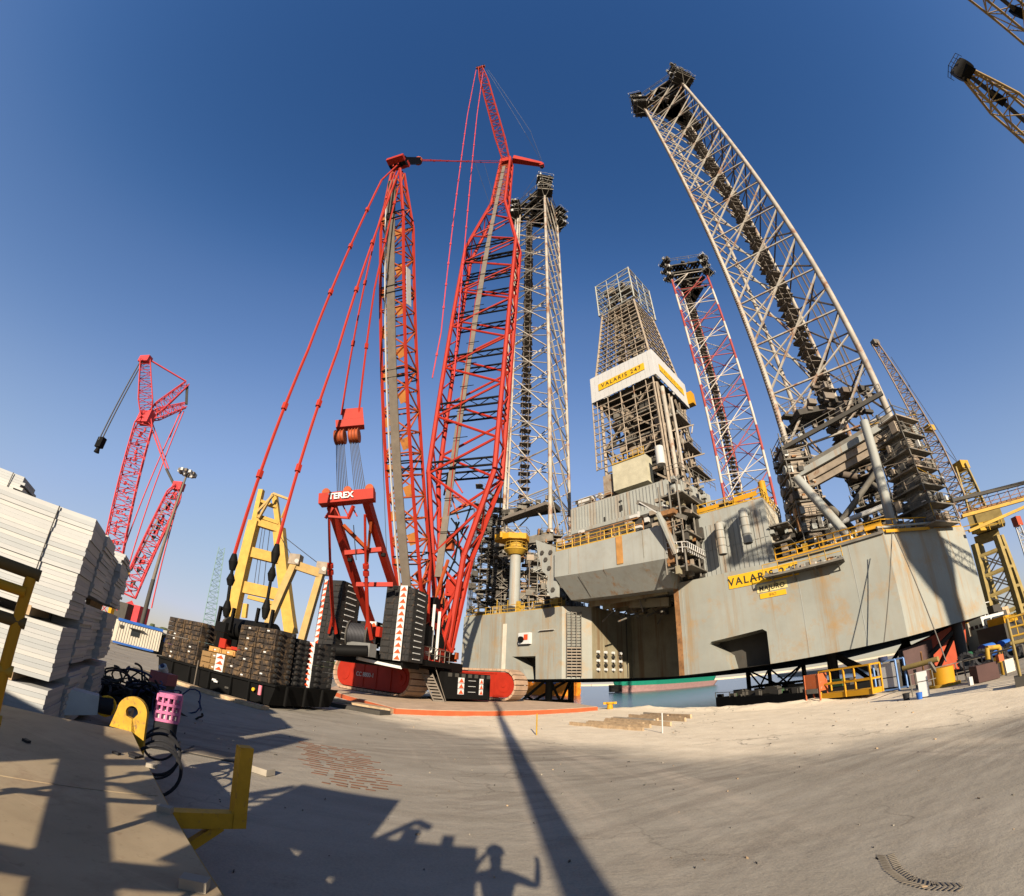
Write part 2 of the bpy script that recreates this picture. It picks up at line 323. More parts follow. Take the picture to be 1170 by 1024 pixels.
# ================================================================ THE SETTING
QX = [(-900, 1500), (-300, 700), (-100, 300), (-30, 120), (-8, 74), (0, 60), (10.5, 46.8), (13.5, 41), (16.2, 35.4), (19.5, 31.6), (22.5, 28.9), (26, 26.6), (31, 24.2), (45, 21), (70, 19), (900, 5)]
def quay(x):
    for (a, ya), (b, yb) in zip(QX[:-1], QX[1:]):
        if x <= b: t = (x - a) / (b - a); return ya + (yb - ya) * t
    return QX[-1][1]
def vnoise(x, y, s):
    from mathutils import noise
    return noise.noise(V((x * s, y * s, 3.7)))
def mound(x, y):
    """loose sand heaped along the quay edge"""
    dq = quay(x) - y
    k = max(0, 1 - abs(dq - 3.2) / 3.6) if dq > -0.5 else 0
    a = max(0, min(1, (x - 9) / 3)) * max(0, min(1, (25 - x) / 4))
    h = 0.30 * k * a * (0.5 + 1.0 * abs(vnoise(x, y, 0.55)) + 0.7 * abs(vnoise(x, y, 1.6)))
    b = max(0, min(1, (x + 16) / 8)) * max(0, min(1, (30 - x) / 6)) * max(0, min(1, (y - 19) / 6))
    return h + 0.035 * b * vnoise(x, y, 1.1) + 0.012 * vnoise(x, y, 0.6)
xs = [-900, -500, -300, -200, -130, -90, -70, -55, -45, -36, -30] + [-26 + 0.5 * i for i in range(133)] + [42, 46, 52, 60, 75, 100, 160, 300, 900]
NY = 170; vs = []; fs = []
for x in xs:
    q = quay(x); near = -2.0
    for j in range(NY + 1):
        t = j / NY; y = near + (q - near) * (t ** 1.25 if q > 100 else t)
        vs.append((x, y, mound(x, y) if -26 <= x <= 40 and y < 70 else 0.0))
for i in range(len(xs) - 1):
    for j in range(NY):
        a = i * (NY + 1) + j; fs.append((a, a + NY + 1, a + NY + 2, a + 1))
me = bpy.data.meshes.new('ground'); n0 = len(vs)
for x in xs: vs.append((x, -2.0, 0)); vs.append((x, -400, 0)); vs.append((x, quay(x), 0)); vs.append((x, quay(x) + .2, -6))
for i in range(len(xs) - 1):
    a = n0 + i * 4; j0 = i * (NY + 1); fs.append((a + 1, a + 5, j0 + NY + 1, j0)); e = j0 + NY; fs.append((e, e + NY + 1, a + 7, a + 3))
me.from_pydata(vs, [], fs)
for p in me.polygons: p.use_smooth = True
ground = struct(link('ground', me, M.Identity(4)))
# ground material: grey compacted yard, with pale loose sand toward the quay, tyre smears
gm = bpy.data.materials.new('yard_ground'); gm.use_nodes = True; n = gm.node_tree; L = n.links.new; B = n.nodes['Principled BSDF']
B.inputs['Roughness'].default_value = 0.9; B.inputs['Specular IOR Level'].default_value = 0.15
geo = n.nodes.new('ShaderNodeNewGeometry')
def gnoise(sc, det=8, rough=0.6, stretch=None, dist=0.0):
    t = n.nodes.new('ShaderNodeTexNoise'); t.inputs['Scale'].default_value = sc; t.inputs['Detail'].default_value = det; t.inputs['Roughness'].default_value = rough; t.inputs['Distortion'].default_value = dist
    if stretch:
        mp = n.nodes.new('ShaderNodeMapping'); mp.inputs['Scale'].default_value = stretch[0]; mp.inputs['Rotation'].default_value = (0, 0, rad(stretch[1])); L(geo.outputs['Position'], mp.inputs['Vector']); L(mp.outputs['Vector'], t.inputs['Vector'])
    else: L(geo.outputs['Position'], t.inputs['Vector'])
    return t.outputs['Fac']
def gmap(v, a, b, c=0.0, d=1.0):
    r = n.nodes.new('ShaderNodeMapRange'); r.inputs['From Min'].default_value = a; r.inputs['From Max'].default_value = b; r.inputs['To Min'].default_value = c; r.inputs['To Max'].default_value = d; L(v, r.inputs['Value']); return r.outputs['Result']
def gmix(f, a, b, mode='MIX'):
    m = n.nodes.new('ShaderNodeMix'); m.data_type = 'RGBA'; m.blend_type = mode
    if isinstance(f, float): m.inputs['Factor'].default_value = f
    else: L(f, m.inputs['Factor'])
    for k, v in (('A', a), ('B', b)):
        if isinstance(v, tuple): m.inputs[k].default_value = (*v, 1)
        else: L(v, m.inputs[k])
    return m.outputs['Result']
def gmath(op, a, b=None):
    m = n.nodes.new('ShaderNodeMath'); m.operation = op
    for i, v in enumerate((a, b)):
        if v is None: continue
        if isinstance(v, (int, float)): m.inputs[i].default_value = v
        else: L(v, m.inputs[i])
    return m.outputs[0]
base = gmix(gmap(gnoise(0.35, 9, 0.68), .3, .7), (0.178, 0.160, 0.126), (0.258, 0.234, 0.188))
smear = gnoise(0.30, 9, 0.62, ((0.35, 1.2, 1), -20), 2.5)
base = gmix(gmap(smear, .46, .66, 0, .5), base, (0.135, 0.117, 0.088))
smear2 = gnoise(0.55, 7, 0.6, ((0.12, 1.3, 1), -14), 3.0)
base = gmix(gmap(smear2, .55, .75, 0, .45), base, (0.31, 0.28, 0.225))
sx = n.nodes.new('ShaderNodeSeparateXYZ'); L(geo.outputs['Position'], sx.inputs[0])
def sweep(cx, cy, kr, ka, lo, hi, amt, colr, sc):
    global base
    dx = gmath('SUBTRACT', sx.outputs['X'], cx); dy = gmath('SUBTRACT', sx.outputs['Y'], cy)
    r_ = gmath('SQRT', gmath('ADD', gmath('MULTIPLY', dx, dx), gmath('MULTIPLY', dy, dy))); a_ = gmath('ARCTAN2', dy, dx)
    cb_ = n.nodes.new('ShaderNodeCombineXYZ'); L(gmath('MULTIPLY', r_, kr), cb_.inputs[0]); L(gmath('MULTIPLY', a_, ka), cb_.inputs[1])
    t = n.nodes.new('ShaderNodeTexNoise'); t.inputs['Scale'].default_value = sc; t.inputs['Detail'].default_value = 6; t.inputs['Roughness'].default_value = .6; L(cb_.outputs[0], t.inputs['Vector'])
    patch = gmap(gnoise(0.09, 3, .5), .42, .60)
    base = gmix(gmath('MULTIPLY', gmap(t.outputs['Fac'], lo, hi, 0, amt), patch), base, colr)
sweep(4.0, -38.0, 1.9, 2.2, .47, .60, .85, (0.105, 0.088, 0.068), 1.0)
sweep(-34.0, 6.0, 1.6, 3.0, .50, .66, .7, (0.33, 0.28, 0.215), 1.0)
sweep(13.0, -7.0, 2.6, 1.6, .48, .60, .75, (0.12, 0.10, 0.078), 1.0)
spk = gnoise(9, 4, 0.7); base = gmix(gmap(spk, .62, .72, 0, .5), base, (0.09, 0.075, 0.06))
sep = n.nodes.new('ShaderNodeSeparateXYZ'); L(geo.outputs['Position'], sep.inputs[0]); X, Y = sep.outputs['X'], sep.outputs['Y']
# distance inside the sand area: in front of the quay between the crane and the drums
d1 = gmath('ADD', gmath('MULTIPLY', X, 0.62), gmath('MULTIPLY', Y, 0.79))          # rises toward the quay
d1 = gmath('SUBTRACT', d1, gmath('MULTIPLY', gmath('ABSOLUTE', gmath('SUBTRACT', X, 9.0)), 0.10))
d1 = gmath('ADD', d1, gmath('MULTIPLY', gmath('SUBTRACT', gnoise(0.22, 7, 0.6), 0.5), 12))
sandf = gmap(d1, 13.0, 17.5)
sandf = gmath('MULTIPLY', sandf, gmap(gmath('ADD', X, gmath('MULTIPLY', gnoise(0.3, 5), 6)), 23.5, 29.0, 1, 0))
sandf = gmath('MULTIPLY', sandf, gmap(gmath('ADD', X, gmath('MULTIPLY', gnoise(0.25, 5), 8)), -14, -8, 0, 1))
sandf = gmath('MULTIPLY', sandf, gmap(Y, 75, 95, 1, 0))
sand = gmix(gmap(gnoise(0.8, 9, 0.7), .3, .7), (0.50, 0.42, 0.30), (0.66, 0.57, 0.42))
sand = gmix(gmap(gnoise(5, 5, .7), .60, .72, 0, .5), sand, (0.34, 0.26, 0.18))
col = gmix(sandf, base, sand)
L(col, B.inputs['Base Color'])
vo = n.nodes.new('ShaderNodeTexVoronoi'); vo.feature = 'DISTANCE_TO_EDGE'; vo.inputs['Scale'].default_value = 0.22
mv = n.nodes.new('ShaderNodeVectorMath'); mv.operation = 'ADD'; L(geo.outputs['Position'], mv.inputs[0]); nv = n.nodes.new('ShaderNodeTexNoise'); nv.inputs['Scale'].default_value = .8; nv.inputs['Detail'].default_value = 6; L(geo.outputs['Position'], nv.inputs['Vector'])
sv_ = n.nodes.new('ShaderNodeVectorMath'); sv_.operation = 'SCALE'; sv_.inputs['Scale'].default_value = 2.2; L(nv.outputs['Color'], sv_.inputs[0]); L(sv_.outputs[0], mv.inputs[1]); L(mv.outputs[0], vo.inputs['Vector'])
crack = gmath('MULTIPLY', gmap(vo.outputs['Distance'], .0, .012, .7, 0), gmap(gnoise(.15, 3), .48, .58))
col = gmix(crack, col, (0.07, 0.058, 0.044))
oil = gmath('MULTIPLY', gmap(gnoise(.75, 8, .65), .63, .72, 0, .6), gmap(sandf, 0, 1, 1, .15)); col = gmix(oil, col, (0.085, 0.07, 0.052))
fine = gmap(gnoise(28, 3, .7), .35, .65, 0, .28); col = gmix(fine, col, (0.36, 0.31, 0.24)); L(col, B.inputs['Base Color'])
bp = n.nodes.new('ShaderNodeBump'); bp.inputs['Strength'].default_value = 0.38; bp.inputs['Distance'].default_value = 0.06
L(gmath('ADD', gnoise(3.0, 10, .7), gmath('MULTIPLY', gnoise(0.9, 6, .6), 0.6)), bp.inputs['Height']); L(bp.outputs['Normal'], B.inputs['Normal'])
me.materials.append(gm)

# water
wm = bpy.data.materials.new('harbour_water'); wm.use_nodes = True; n = wm.node_tree; L = n.links.new; B = n.nodes['Principled BSDF']
B.inputs['Base Color'].default_value = (0.02, 0.036, 0.055, 1); B.inputs['Roughness'].default_value = 0.18; B.inputs['Specular IOR Level'].default_value = 0.5
geo = n.nodes.new('ShaderNodeNewGeometry'); wn = n.nodes.new('ShaderNodeTexNoise'); wn.inputs['Scale'].default_value = 1.1; wn.inputs['Detail'].default_value = 5
L(geo.outputs['Position'], wn.inputs['Vector']); bp = n.nodes.new('ShaderNodeBump'); bp.inputs['Strength'].default_value = 0.35; bp.inputs['Distance'].default_value = 0.12
L(wn.outputs['Fac'], bp.inputs['Height']); L(bp.outputs['Normal'], B.inputs['Normal'])
me = bpy.data.meshes.new('water'); me.from_pydata([(-3000, 10, -2.0), (3500, 0, -2.0), (3500, 6000, -2.0), (-3000, 6000, -2.0)], [], [(0, 1, 2, 3)]); me.materials.append(wm)
struct(link('water', me, M.Identity(4)))
# breakwater far out, and the land with low trees on the left horizon
mb = MB(); BW = mat('breakwater_rock', (0.55, 0.46, 0.34), 0.9, var=0.2)
pts = [(-150, 1250), (200, 1050), (600, 900), (1000, 600), (1600, 200)]
for a, b in zip(pts[:-1], pts[1:]): mb.bar((a[0], a[1], -1.0), (b[0], b[1], -1.0), 12, 5.4, BW)
struct(mb.build('breakwater'))
mb = MB(); TRE = mat('far_tree_green', (0.07, 0.085, 0.04), 0.9, var=0.4, grain=3)
for i in range(260):
    a = rad(random.uniform(-75, -20)); r = random.uniform(330, 420); s = random.uniform(2.2, 5.0)
    x, y = r * math.sin(a), r * math.cos(a)
    for k in range(5):
        p = V((x + random.uniform(-s, s), y + random.uniform(-s, s), random.uniform(s * .3, s))); mb.tube(p - V((0, 0, s * .5)), p + V((0, 0, s * .55)), s * random.uniform(.4, .9), TRE, 6, r2=s * random.uniform(.1, .4))
mb.build('treeline', stuff=True)['label'] = 'low green tree line on the far horizon'

# ================================================================ THE JACK-UP RIG
RO = V((13.4, 50.5, 0)); RU = V((.7, -.714, 0)).normalized(); RN = V((.714, .7, 0)).normalized()
def R(u, n_, z): p = RO + RU * u + RN * n_; return V((p.x, p.y, z))
rig = thing('jackup_rig', 'grey jack-up drilling rig VALARIS 247 standing on three lattice legs beside the quay', 'drilling rig', R(0, 30, -2))
def interp(t, x):
    for (a, va), (b, vb) in zip(t[:-1], t[1:]):
        if x <= b: return va + (vb - va) * max(0, (x - a)) / (b - a)
    return t[-1][1]
zb = lambda u: interp([(-37, 2.8), (-28, 2.8), (-6, 3.1), (6, 2.9), (28, 3.5), (37, 4.2)], u)
zt = lambda u: interp([(-37, 12.2), (-28, 12.2), (-6, 12.1), (6, 12.6), (28, 12.8), (37, 13.4)], u)
# hull shell: walls as quads, the transom with its two notches
poly = [(-28.2, 0), (-9.0, 0), (-6.3, 2.6), (-6.3, 12.5), (6.3, 12.5), (6.3, 0), (28, 0), (36.8, 11), (36.8, 42), (12, 92), (-12, 92), (-36.8, 42), (-36.8, 11)]
hv = []; hf = []; mi = []
def hq(pts, m=0):
    b = len(hv); hv.extend([tuple(R(*p)) for p in pts]); hf.append(tuple(range(b, b + len(pts)))); mi.append(m)
for i in range(len(poly)):
    (a, na), (b, nb_) = poly[i], poly[(i + 1) % len(poly)]
    if i == 0:   # left transom with notch
        N1 = [(-17.5, 6.0), (-13.3, 6.0), (-13.2, zb(-13.2)), (-15.4, 4.3)]
        hq([(a, 0, zb(a)), (-14.6, 0, zb(-14.6)), (-15.4, 0, 4.3), (-17.5, 0, 6.0), (-13.3, 0, 6.0), (-13.2, 0, zb(-13.2)), (b, 0, zb(b)), (b, 0, zt(b)), (a, 0, zt(a))])
        nn = [(-14.6, zb(-14.6)), (-15.4, 4.3), (-17.5, 6.0), (-13.3, 6.0), (-13.2, zb(-13.2))]
    elif i == 5:
        hq([(a, 0, zb(a)), (11.7, 0, zb(11.7)), (11.4, 0, 4.5), (10.8 - 1.0, 0, 5.75), (10.9 - .9, 0, 6.0), (15.3, 0, 6.5), (15.7, 0, 6.2), (15.7, 0, zb(15.7)), (b, 0, zb(b)), (b, 0, zt(b)), (a, 0, zt(a))])
        nn = [(11.7, zb(11.7)), (11.4, 4.5), (9.8, 5.75), (10.0, 6.0), (15.3, 6.5), (15.7, 6.2), (15.7, zb(15.7))]
    else:
        hq([(a, na, zb(a)), (b, nb_, zb(b)), (b, nb_, zt(b)), (a, na, zt(a))], 1 if i in (2, 3, 4) else 0); nn = None
    if nn:
        for (u0, z0), (u1, z1) in zip(nn[:-1], nn[1:]): hq([(u0, 0, z0), (u1, 0, z1), (u1, 2.8, z1), (u0, 2.8, z0)])
        hq([(u, 2.8, z) for u, z in nn], 2)
hq([(u, n_, zt(u)) for u, n_ in poly], 2); hq([(u, n_, zb(u)) for u, n_ in reversed(poly)], 2)
me = bpy.data.meshes.new('hull'); L0 = R(0, 0, 3)
me.from_pydata([tuple(V(v) - L0) for v in hv], [], hf)
for m in (HULL, HIN, DRK): me.materials.append(m)
for p, k in zip(me.polygons, mi): p.material_index = k
# subdivide the sloped quads so that warped faces stay true
hull = link('hull', me, T(L0), rig)
# hull trim: weld seams / fender strips on the transom, gutters
def seam(u, z0, z1, w_=.10, m=HULL, d=.03, n_=0): bar('weld_seam', R(u, n_ - d / 2, z0), R(u, n_ - d / 2, z1), d, w_, m, hull, up=RU)
for u in (-24.2, -20.1, -11.0): seam(u, zb(u) + .05, zt(u) - .1, .06, HULL2, .02)
for u in (7.3, 19.4, 24.6): seam(u, zb(u) + .05, zt(u) - .1, .07, HULL2, .02)
bar('rust_stained_strake', R(6.62, -.05, zb(6.6)), R(6.62, -.05, 12.4), .06, .55, RUST, hull, up=RU)
bar('pale_strake', R(-19.1, -.03, 3.1), R(-19.1, -.03, 10.6), .05, .7, mat('primer_patch', (0.56, 0.50, 0.40), .7, rust=.3, streak=True), hull, up=RU)
for u0, u1, z0, z1 in ((-12.6, -10.1, 8.9, 9.6),): bar('primer_patch', R(u0, -.03, (z0 + z1) / 2), R(u1, -.03, (z0 + z1) / 2), z1 - z0, .04, mat('primer_grey', (0.55, 0.55, 0.52), .7), hull, up=V((0, 0, 1)))
mb = MB(); mb.box(R(-15.0, -.25, 8.35), (2.0, .5, 1.5), SHW, RU, RN); mb.box(R(-14.6, -.55, 8.5), (.6, .1, .7), CHR, RU, RN); mb.tube(R(-15.4, -.5, 8.2), R(-15.4, -.8, 8.2), .42, BLK, 10); mb.build('hull_fitting_box', hull)
# pad-eye rows and trellis on the chamfer at the slot's left edge
mb = MB()
for k in range(4):
    t = k / 3; u, n_ = -8.3 + 1.3 * t, .6 + 1.2 * t
    mb.tube(R(u, n_ - .5, 3.3), R(u, n_ - .5, 11.4), .06, RIGG, 5)
for k in range(22):
    z = 3.5 + k * .37; mb.tube(R(-8.3, .1, z), R(-7.0, 1.3, z), .055 if k > 9 else .10, RIGB if k < 10 else RIGG, 5)
mb.build('trellis_fender', hull)
for q, n_ in enumerate((3.6, 5.3, 7.1, 8.9)):
    mb = MB()
    for k in range(5): mb.tube(R(-6.25, n_, 4.2 + k * .55), R(-5.9, n_, 4.2 + k * .55), .2, SHB if k % 2 else SHW, 8)
    mb.build('mooring_fender', hull)
for n_ in (11.0,): bar('weld_seam', R(-6.27, n_, 3.2), R(-6.27, n_, 12), .05, .2, DRK, hull, up=RN)
# streaked rust runs and scrapes already handled by the paint; hull handrails
def hrail(pts, name='handrail', par=hull, m=YELD, h=1.15, r=.035, gap=1.5):
    mb = MB(); mb.rail([R(*p) for p in pts], h, m, r=r, gap=gap, toe=True); return mb.build(name, par)
hrail([(-28, .2, 12.2), (-19, .2, 12.15), (-9.2, .2, 12.1)], m=YELD)
hrail([(17.6, .1, 12.75), (22, -.1, 12.8), (28, .2, 12.85)], m=YEL, r=.05)
hrail([(28, .2, 12.85), (32.4, 5.6, 13.15), (36.6, 11, 13.4)], m=YEL, r=.045)
mb = MB(); mb.bar(R(28.2, -.1, 12.75), R(32.6, 5.3, 13.05), .12, .28, YEL); mb.bar(R(18, -.15, 12.55), R(28, -.15, 12.75), .2, .25, RIGG); mb.box(R(27.2, .4, 13.5), (1.6, 1.0, .5), YEL, RU, RN)
mb.tube(R(27.5, -.4, 13.2), R(36.5, 10, 13.95), .13, HULL2, 8); mb.tube(R(27.5, -.2, 13.0), R(34, 7.5, 13.4), .10, RIGG, 8); mb.build('edge_gutter', hull)
# ledge with clutter over the name sign
mb = MB(); mb.prism([tuple(R(u, n_, 0))[:2] for u, n_ in ((16.5, -1.5), (24.0, -1.5), (24.0, .0), (16.5, .0))], 11.05, 11.25, RIGG)
for i in range(46):
    u = random.uniform(16.6, 23.8); s = random.uniform(.12, .45); m = random.choice([WHT, RIGG, RIGG, HULL2, RUST, WOOD, RIGB])
    mb.box(R(u, random.uniform(-1.4, -.6), 11.25 + s * .4), (s * random.uniform(.6, 1.6), s, s * .8), m, RU, RN)
for u in (17.2, 19.2, 21.3, 23.4): mb.bar(R(u, 0, 10.4), R(u, -1.4, 11.1), .12, .12, RIGG)
mb.build('cluttered_ledge', hull)
mb = MB(); mb.rail([R(16.5, -1.5, 11.25), R(24, -1.5, 11.3)], 1.0, YELD, r=.03, gap=1.3); mb.build('ledge_handrail', hull)
# name signs
RX = RU; ZU = V((0, 0, 1))
sl = V((RU.x, RU.y, -.045)).normalized(); sl = RU
mb = MB(); mb.bar(R(12.55, -.03, 11.75), R(19.6, -.03, 11.95), 1.35, .05, SHY, up=RU); 
def plate(name, u0, u1, z0, z1, n_, m, par, t=.05):
    mb = MB(); mb.box(R((u0 + u1) / 2, n_, (z0 + z1) / 2), (u1 - u0, t, z1 - z0), m, RU, RN); return mb.build(name, par)
s1 = plate('name_sign', 12.5, 19.6, 10.9, 12.2, -.03, SHY, hull)
text('lettering', 'VALARIS 247', 1.06, RU, ZU, R(16.05, -.08, 11.52), SHB, s1, offset=.012, spacing=1.24)
s2 = plate('port_sign', 15.3, 18.3, 9.95, 10.72, -.03, mat('sign_faded', (0.60, 0.50, 0.22), .6, rust=.4, rscale=2), hull)
text('lettering', 'MAJURO', .62, RU, ZU, R(16.8, -.08, 10.3), SHB, s2, offset=.01, spacing=1.12)
s3 = plate('number_sign', 15.5, 18.1, 9.35, 9.85, -.03, SHY, hull)
text('lettering', 'IMO', .38, RU, ZU, R(16.8, -.08, 9.6), mat('sign_brown', (0.42, 0.2, 0.03), .6), s3)

# ---------------------------------------------------------------- legs
ZTOP = 147.0; BAY = 8.37
CH = {'near': [V((53 * math.sin(rad(a)), 53 * math.cos(rad(a)), 0)) for a in (38.75, 52.45)] + [V((64.6 * math.sin(rad(46.9)), 64.6 * math.cos(rad(46.9)), 0))],
      'mid': [V((7.2, 73.6, 0)), V((-1.1, 83.0, 0)), V((12.3, 85.0, 0))],
      'far': [V((118 * math.sin(rad(29.15)), 118 * math.cos(rad(29.15)), 0)), V((121 * math.sin(rad(35.5)), 121 * math.cos(rad(35.5)), 0)), V((131 * math.sin(rad(31.6)), 131 * math.cos(rad(31.6)), 0))]}
Z0 = -2.6 + 1.0
def ztop(k): return {'near': 146.0, 'mid': 148.5, 'far': 147.0}[k]
def chordmesh(leg, c, z0, z1, m, r=.42, bands=None, rack=None):
    if bands:
        z = z0; i = 0
        while z < z1: e = min(z + BAY, z1); beam('chord', (c.x, c.y, z), (c.x, c.y, e), r, bands[i % 2], leg, 8); z = e; i += 1
    else: beam('chord', (c.x, c.y, z0), (c.x, c.y, z1), r, m, leg, 8)
def legface(leg, a, b, z0, nb, m, r, mk, alt=None, ms=None):
    for k in range(nb + 1):
        z = z0 + k * BAY; mm = m if not alt else alt[k % 2]; mid = (a + b) / 2
        def at(c, zz): return V((c.x, c.y, zz))
        segs = [(at(a, z), at(b, z), r * .95)]
        if k > 0: segs.append((at(a, z - BAY * .94), at(mid, z), r)); segs.append((at(a, z - BAY * .5), at(mid, z), r * .8))
        if k < nb: segs.append((at(mid, z), at(b, z + BAY * .94), r)); segs.append((at(mid, z), at(b, z + BAY * .5), r * .8))
        for p, q, rr in segs: mk(p, q, rr, mm)
def make_leg(key, zstart, bands=None, merged=False, m=LEG, mback=LEG):
    A, Bc, C = CH[key]; zt_ = ztop(key)
    leg = part('leg', rig, ((A + Bc + C) / 3 + V((0, 0, -2))))
    for i, c in enumerate((A, Bc, C)):
        chordmesh(leg, c, -6, zt_, m, .40 if i < 2 else .36, bands)
    acc = MB()
    def mk(p, q, rr, mm):
        if merged: acc.tube(p, q, rr, mm, 5)
        else: beam('brace', p, q, rr, mm, leg, 5)
    nb = int((zt_ - zstart) / BAY)
    legface(leg, A, Bc, zstart, nb, m, .17, mk, bands)
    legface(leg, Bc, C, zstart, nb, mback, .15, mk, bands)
    legface(leg, C, A, zstart, nb, m, .15, mk, bands)
    # legs below the hull
    for a, b in ((A, Bc), (Bc, C), (C, A)):
        for z in (-5.2, -.6):
            acc.tube((a.x, a.y, z), (b.x, b.y, z), .28, DRK, 5)
        acc.tube((a.x, a.y, -5), ((a.x + b.x) / 2, (a.y + b.y) / 2, -.6), .22, DRK, 5); acc.tube(((a.x + b.x) / 2, (a.y + b.y) / 2, -.6), (b.x, b.y, 3.5), .24, DRK, 5)
        acc.tube((b.x, b.y, -5), ((a.x + b.x) / 2, (a.y + b.y) / 2, -.6), .22, DRK, 5); acc.tube(((a.x + b.x) / 2, (a.y + b.y) / 2, -.6), (a.x, a.y, 3.5), .24, DRK, 5)
    for c in (A, Bc, C): acc.tube((c.x, c.y, -6), (c.x, c.y, 4), .55, DRK, 8)
    acc.build('leg_lattice_lower' if not merged else 'leg_lattice', leg)
    return leg
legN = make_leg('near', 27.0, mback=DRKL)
legM = make_leg('mid', 28.0)
legF = make_leg('far', 30.0, bands=(LEGR, LEGW), merged=True, m=LEGW)
# top platforms around each chord, three tiers, with shadowy gear inside the top bays
SCAFD = mat('scaffold_dark_brown', (0.10, 0.085, 0.07), .85, rust=.3, rscale=2)
def top_gear(leg, key, sz, tiers=(0, 4.4, 8.8), inner=True):
    A, Bc, C = CH[key]; zt_ = ztop(key); cen = (A + Bc + C) / 3
    for c in (A, Bc, C):
        out = (c - cen).normalized(); sd = V((-out.y, out.x, 0))
        for t in tiers:
            mb = MB(); z = zt_ - t - .8 + random.uniform(-.4, .4); o = c + out * .5; h_ = sz * random.uniform(.8, 1.1); tw_ = random.uniform(-.12, .12)
            a_ = sd * math.cos(tw_) + out * math.sin(tw_); b_ = out * math.cos(tw_) - sd * math.sin(tw_)
            mb.box(V((o.x, o.y, z)) + b_ * .3, (h_ * 2, h_ * 1.5, .2), DRK, a_, b_)
            for q in range(3): mb.box(V((o.x, o.y, z - .5)) + b_ * (q - .7) * h_ * .55, (h_ * 2.1, .14, .5), random.choice([RIGG, DRK]), a_, b_)
            for q in range(7):
                e = random.choice([-1, 1]); hh = random.uniform(.5, 1.5)
                mb.box(V((o.x, o.y, z + hh / 2)) + a_ * e * h_ * random.uniform(.5, 1.05) + b_ * random.uniform(-.4, 1.0) * h_, (random.uniform(.15, 1.1), random.uniform(.1, .9), hh), random.choice([WHT, WHT, HULL2, RIGG, DRK, RIGG]), a_, b_)
            for e in (-1, 1): mb.bar(V((o.x, o.y, z + 1.1)) + a_ * e * h_ - b_ * .5 * h_, V((o.x, o.y, z + 1.1)) + a_ * e * h_ + b_ * h_, .07, .07, WHT); mb.bar(V((o.x, o.y, z)) + a_ * e * h_ + b_ * h_, V((o.x, o.y, z + 1.1)) + a_ * e * h_ + b_ * h_, .07, .07, WHT)
            mb.bar(V((o.x, o.y, z + 1.1)) - a_ * h_ + b_ * h_, V((o.x, o.y, z + 1.1)) + a_ * h_ + b_ * h_, .07, .07, WHT)
            mb.bar(c + V((0, 0, z - 3.0)), V((o.x, o.y, z)) + b_ * h_ + a_ * h_ * .6, .16, .16, RIGG); mb.bar(c + V((0, 0, z - 3.0)), V((o.x, o.y, z)) + b_ * h_ - a_ * h_ * .6, .16, .16, RIGG); mb.build('chord_platform', leg)
    if inner:
        mb = MB()
        for t, k_ in ((2.0, .95), (6.5, .92), (11.0, .85), (15.5, .6)):
            tri = [cen.lerp(c, k_) for c in (A, Bc, C)]; z = zt_ - t
            for q in range(9):
                f0 = q / 9
                for (p0, p1, p2) in ((tri[0], tri[1], tri[2]), (tri[1], tri[2], tri[0])):
                    if random.random() < .8: u0, u1 = p0.lerp(p1, f0), p0.lerp(p2, f0); mb.bar(V((u0.x, u0.y, z)), V((u1.x, u1.y, z)), random.uniform(.5, 1.2), .2, random.choice([DRK, DRK, SCAFD]))
            for i in range(3): mb.bar(V((tri[i].x, tri[i].y, z)), V((tri[(i + 1) % 3].x, tri[(i + 1) % 3].y, z)), .5, .6, DRK)
        for i in range(70):
            a, b, c_ = random.random(), random.random(), random.random(); s = a + b + c_; p = (A * a + Bc * b + C * c_) / s
            mb.box((p.x, p.y, zt_ - random.uniform(.5, 15)), (random.uniform(.3, 1.8), random.uniform(.3, 1.4), random.uniform(.2, 1.2)), random.choice([DRK, SCAFD]))
        mb.build('top_machinery', leg)
    mb = MB(); mb.rail([V((A.x, A.y, zt_)), V((Bc.x, Bc.y, zt_)), V((C.x, C.y, zt_)), V((A.x, A.y, zt_))], 2.2, RIGG, r=.06, gap=4); mb.tube((A.x, A.y, zt_), (A.x, A.y, zt_ + 3.4), .09, LEGW, 5); mb.build('top_handrail', leg)
top_gear(legN, 'near', 2.5); top_gear(legM, 'mid', 2.5); top_gear(legF, 'far', 2.1)
# hose and ladder columns running up the legs (stacked rest platforms)
def stack_column(leg, c, z0, z1, step, w_, m, name, jit=.3, post=True, n=4):
    mb = MB(); z = z0; k = 0
    while z < z1:
        a = random.uniform(-.3, .3); ax = V((math.cos(a), math.sin(a), 0)); ay = V((-ax.y, ax.x, 0))
        mb.box(V((c.x, c.y, z)) + V((random.uniform(-jit, jit), random.uniform(-jit, jit), 0)), (w_ * random.uniform(.8, 1.15), w_ * .8, .10), m, ax, ay)
        if k % 2 == 0: mb.bar(V((c.x - w_ * .4, c.y, z)), V((c.x + w_ * .4, c.y, z + step)), .5, .06, m)
        else: mb.bar(V((c.x + w_ * .4, c.y, z)), V((c.x - w_ * .4, c.y, z + step)), .5, .06, m)
        z += step; k += 1
    if post:
        for i in range(n): a = 2 * math.pi * i / n + .6; mb.tube((c.x + math.cos(a) * w_ * .45, c.y + math.sin(a) * w_ * .45, z0), (c.x + math.cos(a) * w_ * .45, c.y + math.sin(a) * w_ * .45, z1), .06, m, 4)
    mb.build(name, leg)
def PC(az, r): return V((r * math.sin(rad(az)), r * math.cos(rad(az)), 0))
SCAF = mat('scaffold_grey_brown', (0.17, 0.145, 0.12), .85, rust=.3, rscale=2)
stack_column(legN, PC(45.9, 61.5), 29, 128, 1.25, 2.3, SCAF, 'stair_column', .35)
